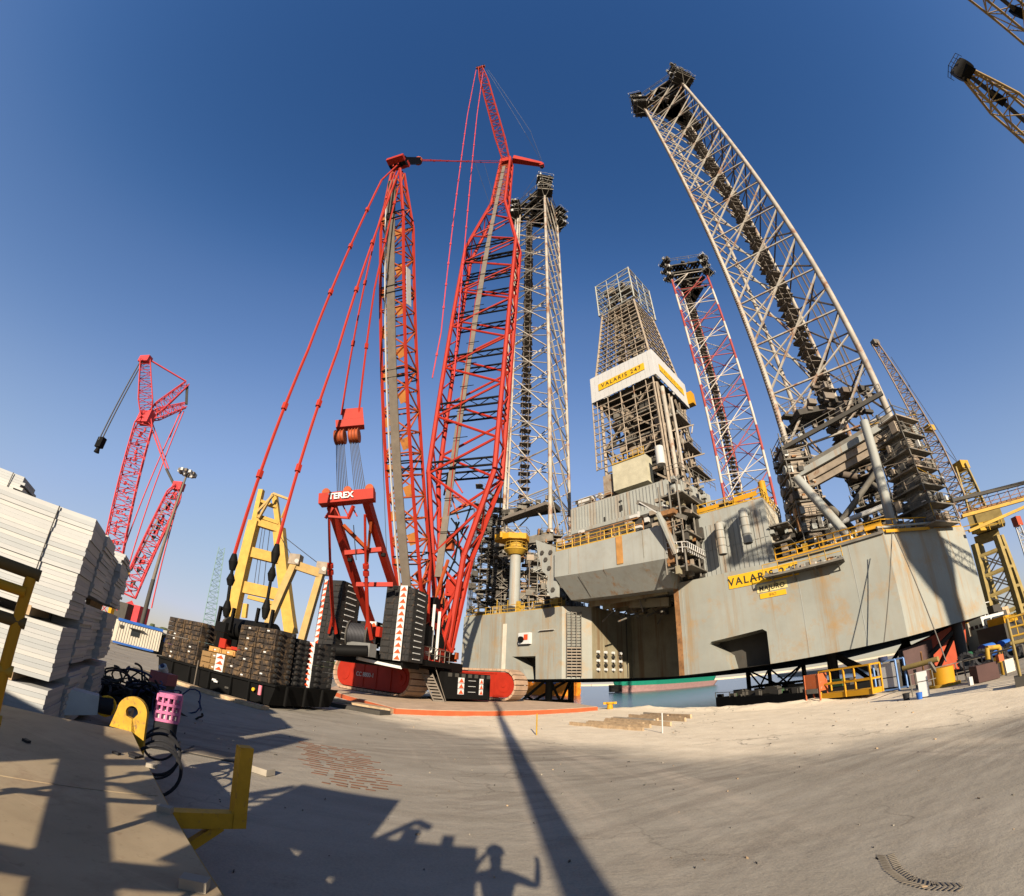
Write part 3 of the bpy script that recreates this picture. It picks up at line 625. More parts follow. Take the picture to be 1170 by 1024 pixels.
stack_column(legN, PC(45.3, 62.3), 29, 128, .62, 1.5, SCAF, 'hose_bundle', .5, post=False)
stack_column(legM, PC(1.9, 81.5), 36, 134, 1.7, 2.2, SCAF, 'stair_column', .05)
stack_column(legF, PC(31.0, 124), 16, 135, 1.4, 2.4, SCAF, 'stair_column', .3)
for az, r, rr in ((41.2, 60.0, .3),): p = PC(az, r); beam('riser_pipe', (p.x, p.y, 14), (p.x, p.y, 141), rr, LEG, legN, 8)
for az, r, rr in ((49.9, 61, .13), (49.0, 63, .11), (50.5, 58, .1)): p = PC(az, r); beam('riser_pipe', (p.x, p.y, 30), (p.x, p.y, 128), rr, DRKL, legN, 6)
for az, r, rr in ((-.3, 82, .22), (-1.3, 83.5, .2)): p = PC(az, r); beam('riser_pipe', (p.x, p.y, 14), (p.x, p.y, 140), rr, LEG, legM, 8)
for az, r in ((30.3, 123),): p = PC(az, r); beam('riser_pipe', (p.x, p.y, 12), (p.x, p.y, 136), .3, LEGW, legF, 8)
# rack teeth on the near leg's left chord
mb = MB()
for c in (CH['near'][0],):
    for k in range(260): z = 27 + k * .46; mb.box((c.x - .38, c.y - .25, z), (.3, .12, .22), DRKL)
mb.build('rack_teeth', legN, stuff=True)

# ---------------------------------------------------------------- jacking towers around each chord
def jack_tower(key, ci, z0, levels, dz, sz, name='jacking_tower', dense=1.0, core=RIGG):
    A = CH[key]; c = A[ci]; cen = (A[0] + A[1] + A[2]) / 3; out = (c - cen).normalized(); sd = V((-out.y, out.x, 0))
    tw = part(name, rig, (c.x, c.y, z0))
    mb = MB(); H = levels * dz
    for a in (-1, 1): mb.box(V((c.x, c.y, z0 + H / 2)) + sd * a * 1.25, (.7, 1.6, H), core, sd, out)
    for k in range(levels):
        for a in (-1, 1): mb.tube(V((c.x, c.y, z0 + (k + .5) * dz)) + sd * a * 1.2 + out * .8, V((c.x, c.y, z0 + (k + .5) * dz)) + sd * a * 1.2 + out * 1.7, .55, random.choice([RIGG, RIGB, HULL2]), 10)
        for a in (-1, 1): mb.tube(V((c.x, c.y, z0 + (k + .5) * dz)) + sd * a * 1.2 - out * .8, V((c.x, c.y, z0 + (k + .5) * dz)) + sd * a * 1.2 - out * 1.7, .5, RIGG, 10)
    mb.build('jack_frame', tw)
    for k in range(levels + 1):
        z = z0 + k * dz + .2; mb = MB(); s = sz * random.uniform(.92, 1.05)
        mb.box((c.x, c.y, z), (2 * s, 2 * s * .85, .16), RIGG if k % 3 else RIGB, sd, out)
        for a, b in ((-1, -1), (1, -1), (1, 1), (-1, 1)):
            mb.bar(V((c.x, c.y, z)) + sd * a * s + out * b * s * .8, V((c.x, c.y, z + dz)) + sd * a * s + out * b * s * .8, .10, .10, RIGG)
        q = [V((c.x, c.y, z + .1)) + sd * a * s + out * b * s * .83 for a, b in ((-1, -1), (1, -1), (1, 1), (-1, 1), (-1, -1))]
        mb.rail(q, 1.05, random.choice([RIGB, RIGG, RIGG]), r=.035, gap=1.6)
        for i in range(int(10 * dense)):
            t = random.random() * 4; i0 = int(t); p = q[i0].lerp(q[i0 + 1], t - i0); h = random.uniform(.2, dz * .9); ss = random.uniform(.1, .5)
            mb.box(p + V((0, 0, h / 2)) + out * random.uniform(-.4, .2), (ss, ss * random.uniform(.5, 2), h * random.uniform(.3, 1)), random.choice([RIGG, RIGB, DRK, RUST, WHT, DRK, HULL2]), sd, out)
        for i in range(3):
            a, b = random.choice(q), random.choice(q); mb.tube(a + V((0, 0, random.uniform(0, 1))), b + V((0, 0, random.uniform(0, dz))), .05, random.choice([RIGB, RIGG, YELD]), 5)
        mb.build('work_platform', tw)
    return tw
tA = jack_tower('near', 0, 12.6, 8, 1.75, 1.9, dense=1.8, core=RIGB)
tB = jack_tower('near', 1, 13.2, 6, 2.0, 2.4)
tC = jack_tower('near', 2, 12.6, 8, 2.0, 2.3, core=DRK)
jack_tower('mid', 0, 12.2, 8, 1.8, 1.9, dense=1.5, core=RIGB)
jack_tower('mid', 1, 12.2, 9, 1.9, 2.0, dense=1.2)
jack_tower('mid', 2, 12.2, 8, 1.9, 2.0, dense=1.2)
# bracing house that ties the towers together
def tie(key, zs, names, big=.55):
    A, Bc, C = CH[key]; fr = part('leg_guide_frame', rig, ((A + Bc + C) / 3) + V((0, 0, zs[0])))
    def q(c, z): return V((c.x, c.y, z))
    cen = (A + Bc + C) / 3
    return fr, q
fr, q = tie('near', (12.8,), None)
A, Bc, C = CH['near']
o = V((-.55, -.6, 0)) * 1.6
mb = MB(); P0 = q(A, 24.6) + o; P1 = q(Bc, 27.2) + o        # deep box girder across the front, seen from below
for dz, dd, m in ((0, 0, HULL2), (-.9, .3, RIGB), (-1.7, .5, RIGB)): mb.bar(P0 + V((0, 0, dz - 1.5)) - o * dd, P1 + V((0, 0, dz - 1.5)) - o * dd, .5, .75, m)
mb.bar(P0 + V((0, 0, -1.4)) - o * 1.1, P1 + V((0, 0, -1.4)) - o * 1.1, 1.2, 2.4, RIGG); mb.build('front_girder', fr)
mb = MB(); mb.bar(P0 + V((-1, 0, 2.0)), P1 + V((0, 0, 2.0)), .35, .5, DRK); mb.rail([P0 + V((-1, 0, 2.2)), P1 + V((0, 0, 2.2))], 1.1, RIGG, r=.03); mb.build('upper_walkway', fr)
mb = MB(); mb.bar(q(A, 30.5).lerp(q(C, 30.5), .12), q(A, 36.0).lerp(q(C, 36), .9), 3.2, 1.0, DRK); mb.bar(q(A, 31).lerp(q(Bc, 31), .15), q(Bc, 33.0).lerp(q(C, 33), .55), 2.6, .8, DRK)
for i in range(40):
    p = (A * random.random() + Bc * random.random() * .6 + C * (.4 + random.random())); s = 0
for i in range(60):
    a, b, c_ = random.random(), random.random(), random.random(); s = a + b + c_; p = (A * a + Bc * b + C * c_) / s
    mb.box((p.x, p.y, 31 + random.uniform(-1, 3)), (random.uniform(.3, 2), random.uniform(.2, 1), random.uniform(.2, .9)), random.choice([DRK, SCAF, DRKL, SCAF]))
mb.rail([q(A, 32.2), q(C, 35.5), q(Bc, 33.5), q(A, 32.2)], 1.1, SCAF, r=.035)
mb.build('leg_access_platform', fr)
def tb(p, qq, r, m, nm='frame_brace'): beam(nm, p, qq, r, m, fr, 10)
Lf = q(A, 24.0) + o * .6; Rt = q(Bc, 26) + o * .6
tb(PC(38.9, 49.5) + V((0, 0, 22.0)), PC(43.6, 47) + V((0, 0, 13.0)), .48, HULL2)            # left raker
tb(PC(49.2, 49.5) + V((0, 0, 25.8)), PC(48.3, 49) + V((0, 0, 13.4)), .5, HULL2)             # front post
tb(PC(49.8, 54) + V((0, 0, 21.5)), PC(53.2, 53) + V((0, 0, 13.6)), .45, HULL2)
tb(q(A, 14) , q(Bc, 24), .35, RIGG); tb(q(A, 24), q(C, 13), .4, RIGG); tb(q(Bc, 24), q(C, 13), .4, RIGG); tb(q(A, 13.6), q(C, 24), .4, DRKL); tb(q(Bc, 13.6), q(C, 25), .4, RIGG)
tb(q(A, 16.5), q(Bc, 17.5), .3, WHT); tb(q(C, 24), q(Bc, 25), .5, DRKL); tb(q(A, 25), q(C, 25), .5, DRKL)
tb(PC(43.8, 50) + V((0, 0, 14.6)), PC(49.5, 56) + V((0, 0, 15.6)), .35, HULL2)
fr, q = tie('mid', (12.4,), None); A, Bc, C = CH['mid']
mb = MB(); mb.bar(q(Bc, 34.2), q(A, 34.2).lerp(q(C, 34.2), .35), 3.2, 1.0, DRK); mb.bar(q(Bc, 32.6) + V((-1, 0, 0)), q(A, 33.0), 2.2, .6, SCAF)
for i in range(40):
    t = random.random(); p = q(Bc, 33).lerp(q(A, 33), t); mb.box(p + V((random.uniform(-1, 1), random.uniform(-1, 1), random.uniform(-.3, 1.8))), (random.uniform(.3, 1.5), .5, random.uniform(.2, .8)), random.choice([DRK, SCAF, RIGG]))
mb.rail([q(Bc, 34.8), q(A, 34.8), q(C, 34.8), q(Bc, 34.8)], 1.1, SCAF, r=.035); mb.build('leg_access_platform', fr)
mb = MB(); mb.bar(q(A, 26.6) - V((3, -2, 0)), q(C, 26.8), .8, 1.0, RIGG); mb.bar(q(Bc, 26.2), q(A, 26.4), .8, 1.0, DRK); mb.bar(q(Bc, 21.0), q(A, 22), .5, .7, RIGG); mb.build('front_girder', fr)
for p_, q_, r_, m_ in ((q(A, 25), q(C, 14), .4, RIGG), (q(A, 13), q(C, 25), .4, HULL2), (q(Bc, 25), q(A, 13), .4, DRK), (q(Bc, 13), q(C, 26), .4, DRK), (PC(4.2, 74) + V((0, 0, 21)), PC(2.6, 74) + V((0, 0, 13)), .3, DRK)): tb(p_, q_, r_, m_)
# zig-zag stair scaffold on the outside of the mid leg
mb = MB(); c0 = PC(-3.2, 79)
for k in range(13):
    z = 12.4 + k * 2.0; d = V((1.6, 0, 0)); s = 1 if k % 2 else -1
    mb.bar(c0 - d * s + V((0, 0, z)), c0 + d * s + V((0, 0, z + 2.0)), .9, .12, DRK); mb.box(c0 + d * s + V((0, 0, z + 2)), (1.4, 2.2, .1), SCAF); mb.rail([c0 - d * s + V((0, -.6, z)), c0 + d * s + V((0, -.6, z + 2))], 1.0, SCAF, r=.025)
    mb.box(c0 + V((1.8, 1.8, z)), (2.6, 2.6, .1), SCAF)
for x in (-2.2, -.4, 1.2, 2.6):
    for y in (-1.0, 1.2, 3.4): mb.tube(c0 + V((x, y, 12)), c0 + V((x, y, 38.5 - abs(x) * 2)), .06, SCAF, 4)
mb.build('stair_scaffold', rig)
# ---------------------------------------------------------------- pedestal, left deck clutter
pc = PC(1.05, 68.2)
ped = part('crane_pedestal', rig, pc + V((0, 0, 12.2)))
beam('pedestal_column', pc + V((0, 0, 12.1)), pc + V((0, 0, 22.4)), .84, HULL2, ped, 24)
mb = MB(); mb.tube(pc + V((0, 0, 21.9)), pc + V((0, 0, 22.6)), 1.1, YELD, 20, r2=1.8); mb.tube(pc + V((0, 0, 22.6)), pc + V((0, 0, 22.8)), 1.85, YELD, 20); mb.tube(pc + V((0, 0, 22.8)), pc + V((0, 0, 24.2)), 1.15, YELD, 20)
ring = [pc + V((1.8 * math.cos(a), 1.8 * math.sin(a), 22.8)) for a in [i * math.pi / 6 for i in range(13)]]; mb.rail(ring, 1.0, YELD, r=.035, gap=1.0); mb.build('lower_ring_platform', ped)
mb = MB()
mb.prism([tuple(pc + V((a, b, 0)))[:2] for a, b in ((-3.4, -.6), (-1.2, -2.0), (1.5, -2.0), (2.1, 0), (1.5, 2.0), (-1.2, 2.0), (-3.4, .6))], 24.1, 25.0, YEL)
ring = [pc + V((a, b, 25.0)) for a, b in ((-3.4, -.6), (-1.2, -2.0), (1.5, -2.0), (2.1, 0), (1.5, 2.0))]; mb.rail(ring, 1.0, SCAF, r=.03, gap=.9)
for x in (-2.4, -1, .6): mb.box(pc + V((x, -1.7, 24.6)), (.45, .7, .9), YEL)
for i in range(9): mb.box(pc + V((random.uniform(-2.4, 1.6), random.uniform(-1.6, 1.6), 25.2)), (.4, .4, random.uniform(.3, 1.0)), random.choice([YELD, SCAF, RIGG]))
mb.build('upper_ring_platform', ped)
# dense scaffold blocks round the mid leg
def scaffold(c, wx, wy, z0, z1, lift, name, seed, cols, dens=5, lean=0.0):
    r = random.Random(seed); mb = MB(); nx_, ny_ = max(2, int(wx / 1.3)), max(2, int(wy / 1.5)); z = z0
    for i in range(nx_ + 1):
        for j in range(ny_ + 1):
            p = V((c.x - wx / 2 + wx * i / nx_, c.y - wy / 2 + wy * j / ny_, z0)); top = z1 - r.uniform(0, 3.5) - lean * i; mb.tube(p, V((p.x, p.y, top)), .055, r.choice(cols), 4)
    k = 0
    while z < z1 - 1:
        sx = wx * (1 - lean * .02 * k)
        mb.box((c.x + r.uniform(-.2, .2), c.y + r.uniform(-.3, .3), z), (sx * r.uniform(.7, 1.08), wy * r.uniform(.6, 1), .12), r.choice(cols))
        mb.rail([V((c.x - wx / 2, c.y - wy / 2, z)), V((c.x + wx / 2, c.y - wy / 2, z))], 1.05, r.choice(cols), r=.03, gap=1.1)
        for q in range(dens):
            s_ = r.uniform(.2, 1.3); mb.box((c.x + r.uniform(-.5, .5) * wx, c.y - wy * r.uniform(.1, .5), z + r.uniform(.2, lift)), (s_, r.uniform(.2, 1), r.uniform(.15, 1.1)), r.choice(cols))
        a = -1 if k % 2 else 1; mb.bar(V((c.x - a * wx * .35, c.y - wy / 2, z)), V((c.x + a * wx * .35, c.y - wy / 2, z + lift)), .6, .10, r.choice(cols))
        mb.tube(V((c.x - wx / 2, c.y - wy / 2, z)), V((c.x + wx / 2, c.y - wy / 2, z + lift)), .045, r.choice(cols), 4)
        z += lift; k += 1
    return mb.build(name, rig)
DK = [DRK, SCAF, DRK, RIGG]
scaffold(PC(-2.5, 79), 5.2, 4.0, 12.3, 33.5, 1.9, 'dark_scaffold', 1, DK, 6)
scaffold(PC(-.6, 76), 3.2, 3.0, 12.3, 27.5, 1.9, 'dark_scaffold', 2, DK, 6)
scaffold(PC(2.6, 76), 2.6, 3.0, 12.3, 26.5, 2.0, 'brown_scaffold', 3, [RIGB, RIGG, RUST, RIGG, DRK], 6)
scaffold(PC(4.9, 72.5), 5.2, 3.6, 12.3, 24.5, 1.9, 'brown_scaffold', 4, [RIGB, RIGG, RIGG, DRK, HULL2], 9)
scaffold(PC(6.9, 75), 3.6, 3.0, 12.3, 25.5, 1.9, 'brown_scaffold', 5, [RIGB, RIGG, RIGG, DRK], 7)
mb = MB(); mb.bar(PC(-1.8, 74) + V((0, 0, 25.4)), PC(6.0, 72) + V((0, 0, 26.2)), .7, 1.2, RIGG); mb.build('scaffold_girder', rig)
mb = MB()
for i in range(90):
    u = random.uniform(-27.5, -9.5); n_ = random.uniform(.6, 11); h = random.uniform(.3, 1.8); s = random.uniform(.2, 1.0)
    mb.box(R(u, n_, 12.1 + h / 2), (s, s * random.uniform(.5, 2), h), random.choice([RIGG, DRK, RIGB, HULL2, RUST, YELD]), RU, RN)
for i in range(40):
    u = random.uniform(-26, -9.5); n_ = random.uniform(1, 9); mb.tube(R(u, n_, 12.1), R(u + random.uniform(-.5, .5), n_, 12.1 + random.uniform(1, 3)), .06, random.choice([RIGG, RIGB, YELD]), 5)
mb.build('left_deck_equipment', rig, stuff=True)
mb = MB()
for i in range(110):
    u = random.uniform(17.8, 36); n_ = random.uniform(.6, 9); 
    if n_ < (u - 27) * 1.25 + .8: continue
    h = random.uniform(.3, 1.7); s = random.uniform(.2, .9)
    mb.box(R(u, n_, 12.9 + h / 2), (s, s * random.uniform(.5, 2), h), random.choice([RIGG, DRK, RIGB, HULL2, RUST, YELD, WHT]), RU, RN)
for u in (23.3, 24.9, 26.3): mb.tube(R(u, .5, 12.7), R(u, .5, 13.5), .35, WHT, 12)
mb.build('right_deck_equipment', rig, stuff=True)
# ---------------------------------------------------------------- cantilever and drill package
UC, NC = -.4, 11.2
cant = part('cantilever', rig, R(UC, 6, 12.5))
# grey wind box across the end: upright upper plate, lower plate raked inward
mb = MB()
uL, uR = -7.2, 7.7
prof = [(-3.7, 18.15), (-3.7, 15.0), (-1.2, 12.45), (8, 12.6), (8, 18.0)]
mb.solid([R(uL + (.6 if z < 13 else 0), n_, z - .3 * 0) for n_, z in prof], [R(uR - (.9 if z < 13 else 0), n_, z + (-.5 if z < 16 else 0)) for n_, z in prof], HULL2)
box_ = mb.build('end_box', cant)
mb = MB(); mb.solid([R(7.55, -5.2, 18.9), R(7.55, -4.6, 19.2), R(8.6, -3.2, 15.2), R(8.6, -4.2, 14.6)], [R(7.8, -5.2, 18.9), R(7.8, -4.6, 19.2), R(8.85, -3.2, 15.2), R(8.85, -4.2, 14.6)], HULL2)
mb.solid([R(7.6, -5.1, 19.2), R(7.6, -1, 19.6), R(8.4, -1, 14.4), R(8.4, -4.1, 14.6)], [R(7.75, -5.1, 19.2), R(7.75, -1, 19.6), R(8.55, -1, 14.4), R(8.55, -4.1, 14.6)], HULL2); mb.build('end_fin_plate', cant)
bar('rust_streak', R(2.05, -3.76, 18.1), R(2.05, -3.76, 15.0), .05, .8, mat('rust_streak_orange', (0.40, 0.20, 0.06), .8, rust=.4, rscale=2, rustcol=(.35, .18, .06), var=.3), cant, up=RU)
bar('rust_streak', R(2.05, -3.72, 14.95), R(2.0, -2.4, 13.6), .05, .7, mat('rust_streak_pale', (0.42, 0.30, 0.15), .8, rust=.3, rscale=2), cant, up=RU)
for u in (-3.6, -.2, 3.2, 6.0): bar('weld_seam', R(u, -3.71, 14.75), R(u, -1.33, 12.45), .03, .05, RIGG, cant, up=RU)
for u in (-5.0, 5.0): bar('weld_seam', R(u, -3.73, 18.1), R(u, -3.73, 15.1), .03, .05, HULL, cant, up=RU)
# bracket plate at its left end
mb = MB(); pts = [(-10.8, 20.6), (-7.3, 18.9), (-7.3, 12.7), (-8.2, 12.6), (-8.9, 14.2), (-8.6, 15.4), (-9.6, 16.2), (-10.3, 18.4)]
mb.solid([R(u, -3.2, z) for u, z in pts], [R(u, -2.6, z) for u, z in pts], HULL2)
for u, z in ((-9.6, 18.6), (-9.0, 17.6), (-8.2, 18.4), (-8.4, 16.4), (-7.8, 13.6)): mb.tube(R(u, -3.35, z), R(u, -3.15, z), .3, DRK, 6)
mb.build('bracket_plate', cant)
# girders under the box and inside the slot
mb = MB()
for u in (-5.6, 5.4): mb.bar(R(u, 1.5, 14.4), R(u, 30, 14.4), 1.0, 3.4, HIN)
for n_ in (1, 4, 7, 10, 13): mb.bar(R(-5.4, n_, 12.2), R(5.2, n_, 12.3), .4, .9, HIN)
for i in range(50):
    u, n_ = random.uniform(-4.8, 4.8), random.uniform(4, 12); mb.box(R(u, n_, random.uniform(11.2, 12.6)), (random.uniform(.3, 1.2), random.uniform(.3, .9), random.uniform(.2, .7)), random.choice([HIN, DRK, RIGG, RIGB]), RU, RN)
for i in range(12):
    u = random.uniform(-5, 5); mb.tube(R(u, random.uniform(1, 9), 12), R(u + random.uniform(-2, 2), random.uniform(1, 9), 11 - random.random() * 1.6), .1, RIGG, 6)
mb.bar(R(-.6, 2.5, 11.7), R(4.6, 2.5, 11.2), .6, 1.0, HIN); mb.build('slot_girders', cant)
# rusty machinery hanging at the right side
mb = MB()
mb.box(R(8.6, 1.8, 17.5), (2.4, 2.6, 9.4), DRK, RU, RN)  # dark backing block, its colour standing in for the gap's darkness
for i in range(230):
    u = random.uniform(7.2, 9.9); n_ = random.uniform(-3.8, .8) ; z = random.uniform(13.0, 22.0); s = random.uniform(.08, .42)
    if z > 18 and u > 9.2: continue
    mb.box(R(u, n_ , z), (s, s * random.uniform(.6, 1.8), s * random.uniform(.3, 2.2)), random.choice([RIGB, RUST, RIGG, DRK, HIN, DRK, RIGB]), RU, RN)
for z in (13.4, 15.0, 17.0, 19.6, 21.3): mb.box(R(8.8, 0, z), (2.6, 7.0, .14), RIGG, RU, RN)
for u in (7.4, 8.6, 9.6):
    for n_ in (-3.6, 0, 3.2): mb.tube(R(u, n_, 12.8), R(u, n_, 22.5), .12, RIGG, 5)
mb.box(R(7.9, -3.2, 16.5), (.8, .8, 5.0), RUST, RU, RN); mb.box(R(8.3, -3.8, 19.1), (1.9, 1.2, .5), RUST, RU, RN)
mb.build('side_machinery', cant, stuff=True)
mb = MB(); mb.rail([R(7.7, -3.8, 15.0), R(10.0, -3.8, 14.6), R(10.0, 3, 14.6)], 1.1, WHT, r=.035, gap=.5); mb.rail([R(8.0, -3.8, 17.1), R(9.8, -3.8, 17.1)], 1.1, RIGB, r=.03, gap=.7); mb.build('side_handrail', cant)
mb = MB(); mb.bar(R(4.6, -3.4, 21.6), R(10.2, -3.6, 18.2), .35, .45, RIGG); mb.bar(R(6.3, -1.2, 21.2), R(10.6, -3.0, 19.0), .25, .35, RIGB); mb.bar(R(5.0, -3.5, 21.4), R(8.2, -3.6, 18.6), .5, .12, WHT); mb.build('catwalk_ramp', cant)
# rails along the top of the box
hrail([(-7.0, -3.5, 18.2), (-1, -3.5, 18.2), (4.0, -3.5, 18.2)], par=cant, m=YELD, r=.05, gap=1.0)
mb = MB(); mb.rail([R(-7.0, -2.4, 18.6), R(4.5, -2.4, 18.6)], 1.6, RUST, r=.06, gap=1.7)
for i in range(50):
    u = random.uniform(-7, 5); mb.box(R(u, random.uniform(-2.8, 1), 18.3 + random.random() * .8), (random.uniform(.2, 1.4), .5, random.uniform(.2, 1.2)), random.choice([RIGG, DRK, RUST, RIGB, WHT]), RU, RN)
mb.build('box_top_equipment', cant, stuff=True)
# open truss storey between box and drill floor
mb = MB()
mb.box(R(UC - 2, 5, 20.4), (13.5, 5, 4.2), DRK, RU, RN)
for u in [-10.2 + 1.28 * k for k in range(13)]: mb.bar(R(u, 3.2, 18.6), R(u, 3.2, 22.6), .18, .18, RIGG)
mb.bar(R(-10.4, 3.1, 19.4), R(5.2, 3.1, 19.2), .25, .5, RIGG); mb.bar(R(-10.4, 3.0, 20.9), R(5.2, 3.0, 20.8), .12, .3, RIGB)
for k in range(6): u = -10.2 + 2.56 * k; mb.bar(R(u, 3.1, 18.8), R(u + 2.5, 3.1, 21.8), .14, .14, RIGB)
for i in range(70):
    u = random.uniform(-10, 9.6); n_ = random.uniform(2.0, 3.4) if u < 5 else random.uniform(-1, 9)
    mb.box(R(u, n_, random.uniform(18.8, 22.6)), (random.uniform(.2, 1.3), random.uniform(.2, .8), random.uniform(.15, .9)), random.choice([RIGG, DRK, RIGB, WHT, RIGB, HIN]), RU, RN)
mb.build('substructure_truss', cant, stuff=True)
mb = MB(); mb.rail([R(-10.4, 2.6, 19.6), R(5.2, 2.6, 19.4)], 1.1, RIGG, r=.035, gap=1.0); mb.build('truss_handrail', cant)
# corrugated drill floor skirt: two faces of upright ribs
sk = part('drill_floor_skirt', rig, R(-2.6, 4, 22.5))
mb = MB(); mb.prism([tuple(R(u, n_, 0))[:2] for u, n_ in ((-10.4, 4.05), (5.1, 4.05), (5.1, 12.6), (-10.4, 12.6))], 22.6, 27.0, HULL2); mb.build('skirt_wall', sk)
k = 0; u = -10.3
while u < 5.0:
    bar('rib', R(u, 4.0, 23.6 if k % 9 else 22.7), R(u, 4.0, 26.9), .10, .16, HULL2, sk, up=RU); u += .5; k += 1
n_ = 4.4
while n_ < 12.4: bar('rib', R(5.15, n_, 22.7), R(5.15, n_, 26.9), .10, .16, HULL2, sk, up=RN); n_ += .55
for z in (23.4, 23.05, 22.7): bar('skirt_ledge', R(-10.4, 3.9, z), R(5.2, 3.9, z), .1, .35, HULL2, sk)
for u, z in ((-1.9, 24.9), (-4.6, 23.9), (-1.9, 25.9)): mb = MB(); mb.box(R(u, 3.93, z), (.5 if z > 24.5 else .25, .06, .8 if z < 25.5 else .2), SHB, RU, RN); mb.build('skirt_opening', sk)
mb = MB(); mb.bar(R(5.9, 4.2, 26.4), R(7.2, 13.5, 26.2), .5, 1.7, HULL2); mb.rail([R(5.4, 3.4, 27.2), R(7.6, 3.4, 27.2), R(8.6, 13, 27.2)], 1.1, RIGG, r=.03)
mb.tube(R(6.4, 3.6, 23.6), R(6.4, 3.6, 25.4), .75, HULL2, 14); mb.tube(R(4.9, 3.6, 29), R(4.9, 3.6, 31.6), .6, WHT, 12)
for n_ in (4, 7, 10, 13): mb.tube(R(6.9, n_, 18), R(6.9, n_, 27), .16, RIGG, 6)
for i in range(110): mb.box(R(random.uniform(5.6, 8.2), random.uniform(3.4, 13.5), random.uniform(19, 26.8)), (random.uniform(.1, .6), random.uniform(.15, .9), random.uniform(.1, .6)), random.choice([RIGG, DRK, RIGB, HULL2, DRK]), RU, RN)
mb.build('floor_side_equipment', sk, stuff=True)
# white lattice post on the right front corner of the skirt
acc = part('corner_ladder_tower', rig, R(4.9, 3.3, 18.5)); p = R(4.4, 3.2, 17.2); lattice(acc, [(p, 1.1, .9), (p + V((0, 0, 6)), 1.1, .9)], RU, WHT, .09, .05, 6)
# cabins on the drill floor
mb = MB(); mb.box(R(-.2, 5.0, 29.7), (5.4, 1.8, 4.0), mat('cabin_olive_grey', (0.42, 0.39, 0.28), .7, rust=.3, streak=True, rscale=1), RU, RN); mb.build('drill_floor_cabin', rig)
mb = MB()
for i in range(46):
    u = random.uniform(-10, -3.2); mb.box(R(u, random.uniform(4.5, 7), 27.0 + random.uniform(0, 1.4)), (random.uniform(.2, 1.2), .6, random.uniform(.2, 1.1)), random.choice([RIGB, RUST, WHT, RIGG, DRK, RIGB]), RU, RN)
mb.tube(R(-9.2, 5, 27.8), R(-7.2, 5, 27.8), .8, WHT, 14); mb.box(R(-4.2, 5.6, 29.2), (1.6, 1.6, 3.4), RIGB, RU, RN); mb.build('drill_floor_gear', rig, stuff=True)
hrail([(-10.3, 4.2, 27.0), (-3.4, 4.2, 27.0)], par=rig, m=RIGB, name='drill_floor_handrail'); hrail([(-2.8, 4.0, 31.7), (2.4, 4.0, 31.7)], par=rig, m=YELD, name='cabin_roof_handrail', gap=.8)
mb = MB()     # open bracing and pipes on the derrick's right-hand face
for a_, z_, b_, y_ in ((0, 28, 5, 36), (5, 28, 10, 36), (0, 36, 5, 29), (5, 36, 10, 29), (0, 36, 5, 44), (5, 36, 10, 44), (5, 36, 0, 44), (10, 37, 6, 44)): mb.bar(R(UC + 5.5, NC - 5 + a_, z_), R(UC + 5.5, NC - 5 + b_, y_), .26, .26, RIGB)
for k in range(16): n0 = random.uniform(-4.6, 4.6); z0 = random.uniform(28, 40); mb.tube(R(UC + random.uniform(5.3, 6.4), NC + n0, z0), R(UC + random.uniform(5.3, 6.4), NC + n0 + random.uniform(-2, 2), z0 + random.uniform(1.5, 4)), random.uniform(.06, .16), random.choice([RIGB, LEG, RIGG]), 5)
mb.build('right_face_bracing', rig, stuff=True)
# derrick
der = part('derrick', rig, R(UC, NC, 27.0))
def sq(h, z, i): a, b = ((-1, -1), (1, -1), (1, 1), (-1, 1))[i % 4]; return R(UC + a * h, NC + b * h, z)
HB, HT, HK = 5.45, 5.45, 3.45       # half widths: base, band, waist
for i in range(4):
    bar('derrick_leg', sq(4.9, 27, i), sq(4.9, 44.6, i), .42, .42, RIGB, der); bar('derrick_leg', sq(5.3, 49.4, i), sq(HK, 66, i), .34, .34, RIGB, der)
    bar('crown_post', sq(3.95, 65.3, i), sq(3.95, 74.0, i), .24, .24, HULL2, der)
for k in range(15):
    t = (k + .5) / 15; z = 49.6 + t * 16; h = 5.35 + (HK + .1 - 5.35) * t
    for i in range(4): bar('girt', sq(h, z, i), sq(h, z, i + 1), .18, .16, RIGB, der)
for k in range(7):
    z = 65.4 + k * 1.42
    for i in range(4): bar('crown_girt', sq(3.95, z, i), sq(3.95, z, i + 1), .16, .16, HULL2, der)
mb = MB()
for i in range(4):
    for s in (1, 2):
        a, b = sq(3.95, 65.4, i).lerp(sq(3.95, 65.4, i + 1), s / 3), sq(3.95, 73.9, i).lerp(sq(3.95, 73.9, i + 1), s / 3); mb.bar(a, b, .14, .14, HULL2)
    mb.bar(sq(3.95, 65.4, i), sq(3.95, 69.6, i + 1), .12, .12, HULL2); mb.bar(sq(3.95, 69.6, i + 1), sq(3.95, 73.9, i), .12, .12, HULL2); mb.bar(sq(3.95, 69.6, i), sq(3.95, 73.9, i + 1), .1, .1, HULL2)
mb.build('crown_bracing', der)
mb = MB()
for i in range(4):
    for s in (.2, .4, .6, .8): mb.bar(sq(5.3, 49.6, i).lerp(sq(5.3, 49.6, i + 1), s), sq(HK, 65.6, i).lerp(sq(HK, 65.6, i + 1), s), .10, .10, RIGB)
    mb.bar(sq(5.2, 49.6, i), sq(4.0, 57.5, i + 1), .22, .22, RIGG); mb.bar(sq(5.2, 49.6, i + 1), sq(4.0, 57.5, i), .22, .22, RIGG); mb.bar(sq(4.0, 57.5, i), sq(HK, 65.6, i + 1), .2, .2, RIGG)
